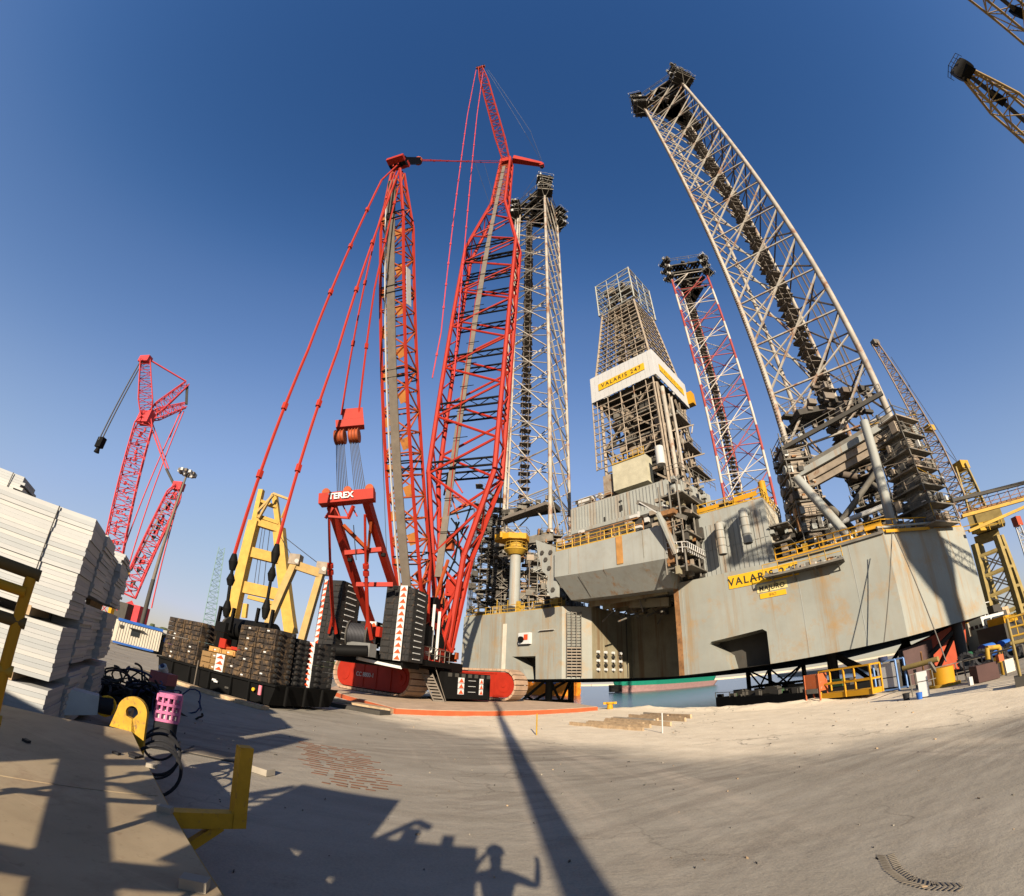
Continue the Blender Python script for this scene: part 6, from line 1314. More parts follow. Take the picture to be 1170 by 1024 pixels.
bar('left_leg', P(-28.85, 2.80, 71), P(-26.85, 11.67, 71), 1.05, 1.0, TAN, tf, up=V((0, 1, 0))); bar('right_leg', P(-24.43, 2.58, 71), P(-23.45, 11.28, 71), 1.0, 1.0, TAN, tf, up=V((0, 1, 0))); bar('top_beam', P(-26.76, 11.26, 71), P(-23.38, 10.86, 71), 1.3, 1.0, TAN, tf, up=V((0, 1, 0)))
mb = MB(); mb.box(P(-26.89, 11.88, 71), (1.8, 1.4, 1.6), RIGB); mb.box(P(-23.39, 11.51, 71), (1.8, 1.4, 1.9), RIGB); mb.tube(P(-26.77, 11.80, 70.2), P(-26.77, 11.80, 70.0), .35, WHT, 10); mb.tube(P(-23.28, 11.53, 70.2), P(-23.28, 11.53, 70.0), .35, WHT, 10); mb.build('sheave_housing', tf)

# ================================================================ WHITE SHEET STACKS ON THE LEFT
sdir = V((-.788, -.616, 0)); bdir = V((-.616, .788, 0)); C0 = V((-6.94, 5.72, 0))
SM = [SHE, SHE2, SHE3, SHE, SHE2, SHE3]
def bundle(corner, Lg, depth, z0, z1, th, label, group, prot=.09, pieces=True):
    c = corner + sdir * Lg / 2 + bdir * depth / 2
    t = thing('sheet_bundle', label, 'sheet bundle', (c.x, c.y, z0), group); z = z0; r = random.Random(int(abs(corner.x * 100 + z0 * 10)))
    acc = None if pieces else MB()
    while z + th <= z1 + 1e-6:
        off = r.uniform(-prot, prot * .4) if r.random() < .8 else r.uniform(-prot * 1.6, 0); offb = r.uniform(-.015, .015); m = r.choice(SM); L_ = Lg + r.uniform(-.1, .1)
        nsub = max(1, int(depth / .62)); zz = z
        p = corner + sdir * (-off) + bdir * (depth / 2 + offb) + V((0, 0, zz + th / 2))
        q = p + sdir * L_
        bar('sheet', p, q, depth, th * .955, m, t)
        # return flange of every sheet, seen as a fine dark line at its ragged end
        z += th
    mb = MB(); sp = [Lg * .12, Lg * .45, Lg * .8]
    for s in sp: mb.bar(corner + sdir * s - bdir * .01 + V((0, 0, z0 - .055)), corner + sdir * s + bdir * depth + V((0, 0, z0 - .055)), .11, .16, WOOD)
    mb.build('timber_spacer', t)
    for s in sp[:2]:
        bar('strap', corner + sdir * (s + .05) - bdir * .035 + V((0, 0, z0)), corner + sdir * (s + .05) - bdir * .035 + V((0, 0, z1)), .012, .03, DRK, t, up=bdir)
    return t
place_ = lambda s, b: C0 + sdir * s + bdir * b
G = 'bundles of white sheets'
bundle(place_(0, 0), 5.4, 1.25, .14, 1.06, .0766, 'shaded lowest bundle of the front white sheet stack behind the deck', G, prot=.02)
bundle(place_(0, 0), 5.4, 1.25, 1.20, 2.08, .0733, 'middle bundle of the front white sheet stack with a thin strap', G, prot=.02)
bundle(place_(0, 0), 5.4, 1.25, 2.24, 3.94, .0739, 'tall top bundle of the front white sheet stack', G, prot=.02)
rows = [(1.30, -.05, 3.98, 'second'), (2.58, .02, 3.86, 'third'), (3.86, -.10, 4.02, 'fourth'), (5.14, .0, 4.05, 'fifth')]
for b, s, zt_, nm in rows:
    for z0, z1, lev in ((.14, 1.3, 'bottom'), (1.44, 2.6, 'middle'), (2.74, zt_, 'top')):
        bundle(place_(s, b), 4.6, 1.22, z0, z1, .075, '%s bundle in the %s row of white sheets behind the front stack' % (lev, nm), G, prot=.04)
hi = bundle(place_(3.4, 5.15), 3.2, 1.2, 4.2, 5.25, .075, 'small bundle of white sheets lying highest at the back of the stacks', G, prot=.2)
tag(bar('sheet_offcut', place_(2.0, 4.2) + V((0, 0, 4.1)), place_(2.1, 5.4) + V((0, 0, 4.1)), .12, .3, REDO, None), 'small red timber on top of the fourth row of sheets', 'timber')

# ================================================================ DECK, RAILING, STAKE, LUG
KD = V((-5.44, 6.16, 0)); e1 = V((.749, -.663, 0)).normalized(); e2 = V((-.663, -.749, 0)).normalized(); DZ = .85
def D(a, b, z): p = KD + e1 * a + e2 * b; return V((p.x, p.y, z))
deck = thing('flatbed_deck', 'dusty brown steel flatbed deck on which the photographer stands', 'flatbed', D(6, 2, 0))
mb = MB(); mb.prism([tuple(D(a, b, 0))[:2] for a, b in ((0, 0), (14, 0), (14, 5.2), (0, 5.2))], DZ - .03, DZ, DECKM); mb.build('deck_plate', deck)
for a in (3.1, 6.4): bar('weld_seam', D(a, .05, DZ + .003), D(a, 5.1, DZ + .003), .02, .006, DECKM, deck)
mb = MB()
mb.bar(D(0.05, .06, DZ - .2), D(14, .06, DZ - .2), .33, .1, YELD); mb.bar(D(.05, .06, DZ - .2), D(.05, 5.2, DZ - .2), .33, .1, YELD)
for a in (2, 5, 8, 11): mb.bar(D(a, .2, DZ - .2), D(a, 5, DZ - .2), .3, .12, DRK)
mb.build('side_beam', deck)
for a, b in ((1.3, 1.2), (2.2, 3.5), (7.5, 1.2), (9.2, 1.2), (11, 1.2), (7.5, 4), (9.2, 4), (11, 4)):
    wl = MB(); wl.tube(D(a, b - .15, .42), D(a, b + .15, .42), .40, RUB, 20); wl.tube(D(a, b - .17, .42), D(a, b + .17, .42), .18, WALK, 12); wl.build('wheel', deck)
# lifting lug at the far corner: rounded plate with an eye
def lugplate(c, X, w_, h_, t_, m, name, parent, hole=.11):
    Zv = V((0, 0, 1)); Nn = X.cross(Zv).normalized(); n = 14; outer = []; R_ = w_ / 2
    outer.append((-R_ * 1.12, -.12)); 
    for i in range(n + 1): a = math.pi - math.pi * i / n; outer.append((R_ * math.cos(a) * .86, h_ - R_ * .86 + R_ * .86 * math.sin(a)))
    outer.append((R_ * .95, -.5)); outer.append((R_ * .4, -.5)); outer.append((R_ * .35, -.0)); outer.append((-R_ * 1.12, 0))
    outer = outer[1:]
    hc = (0, h_ - R_ * .86); m_ = len(outer); inner = []
    for (x, z) in outer: a = math.atan2(z - hc[1], x - hc[0]); inner.append((hc[0] + hole * math.cos(a), hc[1] + hole * math.sin(a)))
    vs = []
    for s in (-t_ / 2, t_ / 2):
        vs += [c + X * x + Zv * z + Nn * s for x, z in outer]; vs += [c + X * x + Zv * z + Nn * s for x, z in inner]
    fs = []
    for i in range(m_):
        j = (i + 1) % m_
        fs += [(i, j, m_ + j, m_ + i), (2 * m_ + i, 3 * m_ + i, 3 * m_ + j, 2 * m_ + j), (i, 2 * m_ + i, 2 * m_ + j, j), (m_ + i, m_ + j, 3 * m_ + j, 3 * m_ + i)]
    mb = MB(); mb.add(vs, fs, m); return mb.build(name, parent)
lugplate(D(-.02, .06, DZ) + V((.05, 0, 0)), V((.93, .36, 0)).normalized(), .56, .52, .09, LUGY, 'lifting_lug', deck, hole=.10)
def gd_(x, y): return V((x, y, DZ))
for i, (p, s) in enumerate(((P(-38.83, -14.03, 1), .07), (P(-36.92, -18.28, 1), .08), (P(-33.16, -25.38, 1), .10))):
    d_ = V((p.x, p.y, 0)).normalized(); el = (p.z - CAMH); r = (CAMH - DZ) / -el; c = d_ * r
    mb = MB(); mb.box((c.x, c.y, DZ + s * .35), (s * 1.7, s, s * .7), CON, (d_.y * 1.0 * V((1, 0, 0)) + V((.2, .3, 0))).normalized(), V((-.3, .95, 0)).normalized()); mb.build('twist_lock', deck)
for p, s in ((P(-42.60, -13.28, 1), .05), (P(-40.61, -13.14, 1), .09), (P(-40.86, -13.36, 1), .05), (P(-51.55, -13.64, 1), .05)):
    d_ = V((p.x, p.y, 0)).normalized(); r = (CAMH - DZ) / -(p.z - CAMH); c = d_ * r; o = tag(None, '', '') if False else None
    mb = MB(); mb.box((c.x, c.y, DZ + .015), (s * 2, s, .03), RUB); mb.build('grit_lump', deck)
# yellow L-shaped stake bracket beside the deck
stk = part('stake_bracket', deck, D(3.4, 0, DZ - .4)); E_ = V((-2.79, 3.92, .77)); out_ = V((.663, .749, 0)).normalized(); Cn = E_ + out_ * .56; Tp = V((Cn.x, Cn.y, 1.49))
bar('stake_arm', E_ - out_ * .1, Cn + out_ * .07, .13, .15, YELN, stk); bar('stake_post', Cn - V((0, 0, .07)), Tp, .15, .13, YELN, stk, up=out_); bar('stake_brace', E_ + V((0, 0, -.42)) - out_ * .1, Cn - out_ * .16 - V((0, 0, .06)), .09, .09, YELN, stk)
# yellow pipe handrail on the deck's left
hr_ = thing('pipe_railing', 'yellow round pipe railing end standing on the brown deck', 'railing', (-2.72, 1.87, DZ))
hb_ = V((-2.72, 1.90, 0)); YB = mat('railing_shaded_top', (0.13, 0.085, 0.03), .7)  # shade on the upper rails is painted in as dark brown
beam('post', hb_ + V((0, 0, DZ)), hb_ + V((0, 0, 2.50)), .034, YEL, hr_, 14)
hd_ = V((-.60, -.80, 0)).normalized()
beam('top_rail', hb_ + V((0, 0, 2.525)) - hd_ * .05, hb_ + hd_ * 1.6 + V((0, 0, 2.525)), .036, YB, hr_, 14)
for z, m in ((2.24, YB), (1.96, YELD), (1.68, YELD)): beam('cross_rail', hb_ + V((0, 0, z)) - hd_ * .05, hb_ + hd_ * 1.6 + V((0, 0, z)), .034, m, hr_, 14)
beam('top_rail', hb_ + V((.02, -.02, 2.41)), hb_ + hd_ * 1.6 + V((0, 0, 2.40)), .03, YEL, hr_, 14)
beam('post', hb_ + hd_ * 1.5 + V((0, 0, DZ)), hb_ + hd_ * 1.5 + V((0, 0, 2.50)), .034, YEL, hr_, 14)
# things on and behind the deck that stand outside the picture and throw the shadows seen in it
fr2 = thing('stake_rack', 'low yellow stake rack on the deck behind the photographer', 'rack', (-3.6, -1.0, DZ))
bar('rack_beam', (-1.9, -.95, 1.92), (-6.4, 3.36, 1.92), .17, .17, YELD, fr2); bar('rack_beam', (-1.62, -.1, 1.95), (-3.6, -1.6, 1.95), .12, .12, YELD, fr2)
for x, y in ((-2.0, -.9), (-6.2, 3.2)): bar('rack_post', (x, y, 0), (x, y, 1.85), .12, .12, YELD, fr2)
bar('rack_post', (-3.5, -1.55, DZ), (-3.5, -1.55, 1.9), .1, .1, YELD, fr2); bar('rack_post', (-1.66, -.15, DZ), (-1.66, -.15, 1.9), .05, .05, YELD, fr2)
sc_ = thing('shadow_block', 'unseen grey block and panels added behind the photographer to cast the foreground shadow', 'cabinet', (-1.1, -1.8, DZ))  # added stand-in out of view, panels shaped only for the foreground shadow
mb = MB(); mb.box((-.68, -1.9, 1.95), (1.5, .8, 2.2), HULL2); mb.build('shadow_block_body', sc_); mb = MB(); mb.box((-1.72, -1.55, 3.18), (.66, .10, 1.38), HULL2); mb.box((-2.36, -1.55, 3.28), (.64, .10, 1.18), HULL2); mb.box((-3.0, -1.55, 3.36), (.7, .10, 1.02), HULL2); mb.bar((-3.4, -1.55, 3.7), (-4.1, -1.55, 2.9), .5, .1, HULL2); mb.box((-.9, -1.6, 3.15), (.25, .1, .3), DRK); mb.box((-.35, -1.6, 3.12), (.18, .1, .22), DRK); mb.bar((-1.3, -1.6, 3.05), (-.9, -1.6, 3.45), .09, .09, DRK); mb.bar((-.9, -1.6, 3.45), (-.65, -1.6, 3.35), .12, .09, DRK); mb.box((-1.4, -1.9, 3.0), (1.3, .3, .2), DRK); mb.build('shadow_panels', sc_)
cr_ = thing('deck_shadow_box', 'unseen box added left of the photographer to cast the wedge shadow on the deck', 'shadow blocker', (-6.1, -3.2, 0))  # added box out of view, sized by the shadow it throws on the deck
mb = MB(); mb.box((-6.15, -3.2, 1.78), (3.9, 2.4, 3.56), WOOD); mb.build('shadow_box_walls', cr_)
for x in (-8, -7, -6, -5, -4.3): bar('batten', (x, -1.98, .1), (x, -1.98, 3.5), .12, .05, WOOD, cr_)
lt_ = thing('shadow_panel_stand', 'unseen panel on a pole added behind the photographer to cast a ground shadow', 'light tower', (-6.0, -5.5, 0))  # added panel on a pole, no lamp; placed for its shadow on the ground
beam('panel_pole', (-6.0, -5.5, 0), (-6.0, -5.5, 5.8), .09, YELD, lt_, 8); mb = MB(); mb.box((-5.7, -5.5, 6.45), (1.1, .4, 1.7), DRK); mb.box((-6.0, -5.5, .5), (1.8, 1.2, 1.0), YELD); mb.build('shadow_panel_and_base', lt_)
pm = thing('light_mast', 'tall tapered grey light mast behind the photographer', 'light mast', (1.62, -11, 0)); mb = MB(); mb.tube((1.62, -11, 0), (1.62, -11, 24), .33, WALK, 16, r2=.17); mb.build('mast_pole', pm)
mb = MB(); mb.tube((1.62, -11, 23.2), (1.62, -11, 23.6), 1.0, DRK, 12); mb.build('lamp_ring', pm)
# the photographer (only the shadow shows)
def person(name, label, joints, edges, root, mats_, cat='person'):
    me = bpy.data.meshes.new(name); keys = list(joints); me.from_pydata([joints[k][0] for k in keys], [(keys.index(a), keys.index(b)) for a, b in edges], [])
    o = link(name, me, M.Identity(4)); me.materials.append(mats_); sk_ = o.modifiers.new('skin', 'SKIN'); sk_.use_smooth_shade = True
    for i, k in enumerate(keys): r = joints[k][1]; me.skin_vertices[0].data[i].radius = (r, r); me.skin_vertices[0].data[i].use_root = (k == root)
    ss_ = o.modifiers.new('sub', 'SUBSURF'); ss_.levels = 1; ss_.render_levels = 1
    return tag(o, label, cat)
px_, py_ = .26, -.32; b0_ = V((px_, py_, DZ))
J = {'pel': (b0_ + V((0, 0, .92)), .14), 'waist': (b0_ + V((0, 0, 1.08)), .125), 'chest': (b0_ + V((0, 0, 1.32)), .15), 'neck': (b0_ + V((0, .02, 1.47)), .06), 'head': (b0_ + V((0, .04, 1.60)), .10), 'crown': (b0_ + V((0, .03, 1.70)), .08)}
E_s = [('pel', 'waist'), ('waist', 'chest'), ('chest', 'neck'), ('neck', 'head'), ('head', 'crown')]
for s, n_ in ((-1, 'l'), (1, 'r')):
    J['hip' + n_] = (b0_ + V((s * .11, 0, .86)), .10); J['knee' + n_] = (b0_ + V((s * .16, .04, .48)), .065); J['ank' + n_] = (b0_ + V((s * .2, -.02, .09)), .045); J['toe' + n_] = (b0_ + V((s * .24, .16, .04)), .04)
    J['sh' + n_] = (b0_ + V((s * .19, 0, 1.40)), .065)
    if s < 0: J['el' + n_] = (b0_ + V((-.36, .12, 1.25)), .045); J['wr' + n_] = (b0_ + V((-.20, .26, 1.50)), .032); J['ha' + n_] = (b0_ + V((-.12, .28, 1.58)), .035)
    else: J['el' + n_] = (b0_ + V((.44, .04, 1.28)), .045); J['wr' + n_] = (b0_ + V((.52, .16, 1.50)), .032); J['ha' + n_] = (b0_ + V((.53, .18, 1.60)), .035)
    E_s += [('pel', 'hip' + n_), ('hip' + n_, 'knee' + n_), ('knee' + n_, 'ank' + n_), ('ank' + n_, 'toe' + n_), ('chest', 'sh' + n_), ('sh' + n_, 'el' + n_), ('el' + n_, 'wr' + n_), ('wr' + n_, 'ha' + n_)]
ph = person('person', 'person in dark overalls holding a camera on the deck behind the lens', J, E_s, 'pel', NAVY)
mb = MB(); hc_ = b0_ + V((0, .03, 1.68)); mb.tube(hc_, hc_ + V((0, 0, .08)), .135, SHW, 14, r2=.11); mb.tube(hc_ + V((0, 0, .08)), hc_ + V((0, 0, .13)), .11, SHW, 14, r2=.04); mb.build('hard_hat', ph)

# ================================================================ FOREGROUND CLUTTER
def torus(mb, c, R_, r, m, nx=V((1, 0, 0)), ny=V((0, 1, 0)), n=22, k=6, a0=0, a1=2 * math.pi, wob=0.0):
    pts = []
    for i in range(n + 1):
        a = a0 + (a1 - a0) * i / n; pts.append(c + nx * math.cos(a) * R_ * (1 + wob * math.sin(3 * a)) + ny * math.sin(a) * R_)
    for p, q in zip(pts[:-1], pts[1:]): mb.tube(p, q, r, m, k, cap=False)
pile = thing('hose_pile', 'tangled heap of black hoses and cables on the ground beside the white stacks', 'hose pile', (-11.3, 12.6, 0)); mb = MB(); rh = random.Random(9)
for i in range(60):
    c = V((-11.4 + rh.gauss(0, .7), 12.6 + rh.gauss(0, .9), rh.uniform(.08, 1.0))); c.z *= max(.25, 1 - (abs(c.x + 11.4) + abs(c.y - 12.6)) / 3.2)
    nx = V((rh.uniform(-1, 1), rh.uniform(-1, 1), rh.uniform(-.5, .5))).normalized(); ny = nx.cross(V((rh.uniform(-1, 1), rh.uniform(-1, 1), rh.uniform(-.2, 1)))).normalized()
    torus(mb, c + V((0, 0, .2)), rh.uniform(.18, .6), rh.uniform(.018, .04), rh.choice([RUB, RUB, BLK, RUB, NAVY, DRK]), nx, ny, 14, 5, rh.uniform(0, 2), rh.uniform(3, 6.5), .2)
mb.build('hoses', pile, stuff=True); mb = MB()
for i in range(26): c = V((-11.3 + rh.gauss(0, .6), 12.5 + rh.gauss(0, .8), rh.uniform(.1, .5))); mb.box(c, (rh.uniform(.2, .7), rh.uniform(.2, .6), rh.uniform(.2, .5)), rh.choice([RUB, NAVY, BLK, DRK]), V((rh.uniform(-1, 1), 1, 0)).normalized(), V((1, rh.uniform(-1, 1) * .2, 0)).normalized())
mb.build('bags', pile, stuff=True)
def gpt(p, z=0.0):
    r = (CAMH - z) / -(p.z - CAMH); d_ = V((p.x, p.y, 0)).normalized(); return d_ * (r) if False else V((p.x * r, p.y * r, z))
b_ = gpt(P(-47.10, -9.72, 1), .55); cn = thing('metal_duct', 'open grey galvanised duct end lying just beyond the deck edge', 'duct', (b_.x, b_.y, .4))
mb = MB(); Xd = V((.66, .73, .08)).normalized(); mb.bar(V((b_.x, b_.y, .72)) - Xd * .3, V((b_.x, b_.y, .72)) + Xd * .34, .52, .5, mat('galvanised_duct', (.5, .55, .56), .35, metal=.6), w2=.34, h2=.36); mb.build('duct_body', cn)
mb = MB(); mb.tube(V((b_.x, b_.y, .72)) + Xd * .34, V((b_.x, b_.y, .70)) + Xd * .62, .17, RUB, 10); torus(mb, V((b_.x, b_.y, .70)) + Xd * .5, .19, .03, SHY, V((0, 0, 1)), V((.35, .8, 0)).normalized(), 12); mb.build('hose_end', cn)
tag(bar('timber_block', V((-9.1, 9.3, .35)), V((-8.6, 9.65, .35)), .6, .2, WOOD, None), 'short timber block between the duct and the yellow lug', 'timber')
bx = gpt(P(-39.11, -7.00, 1), .0); sp_ = thing('equipment_box', 'dark red and grey equipment box with a white fitting beyond the yellow lug', 'equipment box', (bx.x, bx.y, 0))
mb = MB(); mb.box((bx.x, bx.y, .3), (.75, .6, .6), DRK); mb.build('lower_case', sp_); mb = MB(); mb.box((bx.x, bx.y, .82), (.85, .6, .42), mat('dark_red_box', (.25, .07, .07), .6)); mb.build('upper_case', sp_); mb = MB(); mb.tube((bx.x, bx.y, 1.05), (bx.x + .02, bx.y - .2, 1.25), .16, WHT, 12); mb.tube((bx.x + .02, bx.y - .2, 1.25), (bx.x + .03, bx.y - .26, 1.29), .08, NAVY, 10); mb.build('round_fitting', sp_)
pb = gpt(P(-38.02, -11.27, 1), .0); pk = thing('pink_basket', 'pink perforated steel basket standing beside the yellow lifting lug', 'basket', (pb.x, pb.y, 0)); cx_, cy_ = pb.x * .93, pb.y * .93
pd = V((cx_, cy_, 0)).normalized(); px2 = V((pd.y, -pd.x, 0)); zB = .62
for r_ in range(4):
    bar('basket_rail', V((cx_, cy_, zB + r_ * .17)) - px2 * .26, V((cx_, cy_, zB + r_ * .17)) + px2 * .26, .07, .06, PNK, pk); bar('basket_rail', V((cx_, cy_, zB + r_ * .17)) - px2 * .26 + pd * .4, V((cx_, cy_, zB + r_ * .17)) + px2 * .26 + pd * .4, .07, .06, PNK, pk)
for c_i in range(5):
    o_ = -.24 + .12 * c_i; bar('basket_bar', V((cx_, cy_, zB)) + px2 * o_, V((cx_, cy_, zB + .55)) + px2 * o_, .05, .06, PNK, pk); bar('basket_bar', V((cx_, cy_, zB)) + px2 * o_ + pd * .4, V((cx_, cy_, zB + .55)) + px2 * o_ + pd * .4, .05, .06, PNK, pk)
mb = MB(); mb.box(V((cx_, cy_, zB + .55)) + pd * .2, (.5, .44, .04), PNK, px2, pd); mb.box(V((cx_, cy_, zB + .12)) + pd * .2, (.4, .34, .2), WHT, px2, pd); mb.box(V((cx_, cy_, zB + .3)) + pd * .12 + px2 * .1, (.12, .1, .16), RED, px2, pd); mb.box(V((cx_, cy_, .3)) + pd * .2, (.5, .44, .6), RUB, px2, pd); mb.build('basket_contents', pk)
hp_ = thing('cable_reel', 'black rubber hose loops hanging beside the deck under the pink basket', 'hose loops', (-5.1, 6.6, 0)); mb = MB()
for c, R_, t_ in ((P(-38.29, -12.59, 8.6), .34, .03), (P(-38.46, -14.69, 7.8), .38, .028), (P(-38.31, -13.14, 8.3), .30, .02), (P(-38.27, -11.50, 8.9), .27, .022)): torus(mb, V((c.x, c.y, max(.4, c.z))), R_, t_, RUB, V((.8, .6, 0)).normalized(), V((0.05, .05, 1)).normalized(), 26)
mb.build('loops', hp_); 
# ground marks and small things
kb = gpt(P(-26.89, -13.05, 1)); tag(bar('kerb_block', V((kb.x - .30, kb.y + .05, .075)), V((kb.x + .22, kb.y - .08, .075)), .26, .13, CON, None), 'pale concrete block lying on the yard next to the yellow stake', 'concrete block')
mh = thing('manhole_cover', 'rectangular steel manhole cover set in the yard beyond the pink basket', 'manhole cover', gpt(P(-32.07, -11.75, 1))); c = gpt(P(-32.07, -11.75, 1))
mb = MB(); mb.box((c.x, c.y, .012), (1.35, .9, .02), DRK, V((.8, .3, 0)).normalized(), V((-.35, .93, 0)).normalized()); mb.build('cover_frame', mh); mb = MB(); mb.box((c.x, c.y, .026), (1.2, .76, .012), mat('cover_dusty', (.20, .17, .13), .9, grain=40), V((.8, .3, 0)).normalized(), V((-.35, .93, 0)).normalized()); mb.build('cover_plate', mh)
RST = mat('rust_on_ground', (0.13, 0.062, 0.038), .95, var=.4, grain=40)
rs = random.Random(3); gx = thing('rusty_grating', 'rust brown scraped bars lying flush in the yard between the shadows', 'grating', (-3.9, 11.5, 0)); 
for k in range(20):
    y0 = 9.5 + k * .23; x0 = -3.2 - k * .11; L_ = (2.0 + .2 * math.sin(k)) * (1 if k > 2 else .6); s = x0 - L_ / 2 + rs.uniform(-.2, .2) + .4
    bits = rs.randint(2, 4)
    for b_i in range(bits):
        f0 = b_i / bits; ll = L_ / bits * rs.uniform(.55, .95); bar('rust_bar', V((s + L_ * f0, y0 + .05 * L_ * f0 + rs.uniform(-.03, .03), .011)), V((s + L_ * f0 + ll, y0 + .05 * L_ * f0 + .04 * ll + rs.uniform(-.03, .03), .011)), .045 * rs.uniform(.5, 1.2), .012, RST, gx)
tw = thing('timber_dunnage', 'scattered weathered timbers on the pale sand before the water', 'timber', (8, 31, 0))
for k in range(13):
    a, b = gpt(P(8.03, -4.84, 1)), gpt(P(16.73, -5.67, 1)); c_, d_ = gpt(P(16.77, -3.72, 1)), gpt(P(23.34, -4.45, 1)); t = k / 12; s_ = a.lerp(c_, t); e_ = b.lerp(d_, t); dd = (e_ - s_)
    s2, e2_ = s_ + dd * rs.uniform(-.12, .25), s_ + dd * rs.uniform(.6, 1.1); z = mound((s2.x + e2_.x) / 2, (s2.y + e2_.y) / 2) + .07; s2.z = z + rs.uniform(-.02, .06); e2_.z = z + rs.uniform(-.02, .06)
    bar('timber', s2, e2_, .14, rs.uniform(.16, .3), rs.choice([WOOD, WOOD, CON]), tw)
for p, q, nm, m in ((P(18.95, -6.05, 1), 0, 'white marker post standing in the sand near the timbers', WHT), (P(4.24, -6.14, 1), 0, 'short yellowish marker post in front of the red-edged platform', YELD)):
    g_ = gpt(p); tag(beam('marker_post', g_, g_ + V((0, 0, .95 if m is WHT else 1.0)), .035, m, None, 8), nm, 'marker post')
rs2 = random.Random(12); mb = MB()
for i in range(420):
    a = rs2.uniform(-.8, 1.0); r = rs2.uniform(4.5, 45); x, y = r * math.sin(a), r * math.cos(a)
    if y > quay(x) - .5: continue
    s = rs2.uniform(.008, .03) * (1 + r * .02); mb.box((x, y, mound(x, y) + s * .3), (s * rs2.uniform(.8, 2), s, s), rs2.choice([CON, DRK, WOOD, RIGG]), V((rs2.uniform(-1, 1), rs2.uniform(-1, 1), 0.01)).normalized(), V((0, 1, 0)))
o = mb.build('gravel', None, stuff=True); o['label'] = 'small stones and crumbs scattered over the yard'
# curved tyre tread print
mb = MB(); TRM = mat('tyre_print_dark', (0.20, 0.17, 0.13), .95, var=.3)
g0 = [gpt(P(41.77, -20.09, 1)), gpt(P(42.43, -21.50, 1)), gpt(P(44.13, -22.72, 1)), gpt(P(46.66, -23.36, 1)), gpt(P(49.93, -23.51, 1))]
tt_ = thing('tyre_track', 'curved tyre tread print pressed in the dusty yard', 'tyre track', (g0[0].x, g0[0].y, 0))
for a, b in zip(g0[:-1], g0[1:]):
    n = int((b - a).length / .05); d_ = (b - a).normalized(); w2_ = V((-d_.y, d_.x, 0))
    for i in range(n):
        p = a.lerp(b, i / n); mb.bar(p + V((0, 0, .012)), p + w2_ * .09 + d_ * .05 + V((0, 0, .012)), .018, .004, TRM); mb.bar(p + w2_ * .20 + V((0, 0, .012)), p + w2_ * .11 + d_ * .05 + V((0, 0, .012)), .018, .004, TRM)
mb.build('tread_marks', tt_, stuff=True)

# ================================================================ QUAY EDGE, RIGHT SIDE
def bollard(c, h, r, label, name='bollard'):
    t = thing(name, label, 'bollard', c); mb = MB(); mb.tube(c, c + V((0, 0, h)), r, YEL, 16, r2=r * .8); mb.build('bollard_body', t); mb = MB(); mb.tube(c + V((0, 0, h)), c + V((0, 0, h * 1.25)), r * 1.35, YEL, 16, r2=r * 1.2)
    mb.bar(c + V((-r * 2.1, 0, h * 1.05)), c + V((r * 2.1, 0, h * 1.1)), r * .5, r * .7, YEL); mb.build('bollard_head', t); return t
c = gpt(P(12.87, -3.10, 1)); bollard(V((c.x, c.y, mound(c.x, c.y))), .5, .3, 'yellow mooring bollard on the quay edge before the open water')
c = gpt(P(50.06, -4.30, 1)); c.z = 0; dr = thing('yellow_drum_base', 'big yellow drum shaped base with a raking grey prop on the quay', 'drum base', c)
mb = MB(); mb.tube(c, c + V((0, 0, .15)), .95, YELD, 20); mb.tube(c + V((0, 0, .15)), c + V((0, 0, 1.05)), .68, YEL, 20); mb.build('drum', dr); bar('prop', c + V((-.2, 0, .4)), P(48.98, -1.68, 31), .16, .16, RIGG, dr)
# yellow basket frame
a, b = gpt(P(37.07, -4.07, 1)), gpt(P(42.64, -4.35, 1)); a.z = b.z = .25; dd = (b - a).normalized(); nn = V((-dd.y, dd.x, 0)); w_ = (b - a).length
yb = thing('access_basket', 'orange yellow railed steel basket on the sand before the black barge', 'basket', (a + b) / 2)
mb = MB(); mb.box((a + b) / 2 + nn * .6 + V((0, 0, .16)), (w_, 1.2, .32), YEL, dd, nn); mb.build('basket_floor', yb)
H_ = 1.75
for i in range(3):
    for s in (0, 1.2): bar('rail_post', a + dd * w_ * i / 2 + nn * s, a + dd * w_ * i / 2 + nn * s + V((0, 0, H_)), .11, .11, YEL, yb)
for z in (.9, H_):
    for s in (0, 1.2): bar('rail', a + nn * s + V((0, 0, z)), b + nn * s + V((0, 0, z)), .10, .10, YEL, yb)
    for q_ in (a, b): bar('rail', q_ + V((0, 0, z)), q_ + nn * 1.2 + V((0, 0, z)), .1, .1, YEL, yb)
a, b = gpt(P(35.43, -4.06, 1)), gpt(P(36.97, -4.15, 1)); a.z = b.z = .2; dd = (b - a).normalized(); nn = V((-dd.y, dd.x, 0)); w_ = (b - a).length; c = (a + b) / 2
rc_ = thing('orange_cabinet', 'rusty orange cabinet with a grey panel left of the yellow basket', 'cabinet', c); ORC = mat('cabinet_orange', (.38, .095, .03), .6, rust=.35, rscale=4, rustcol=(.55, .4, .3))
mb = MB(); mb.box(c + nn * .4 + V((0, 0, 1.15)), (w_, .8, 1.1), ORC, dd, nn); mb.box(c + V((0, 0, .62)), (w_ * .8, .1, .3), RIGG, dd, nn); mb.build('cabinet_box', rc_)
for s in (0, 1):
    for t in (0, .8): bar('cabinet_leg', a.lerp(b, s) + nn * t, a.lerp(b, s) + nn * t + V((0, 0, 1.7)), .09, .09, ORC, rc_)
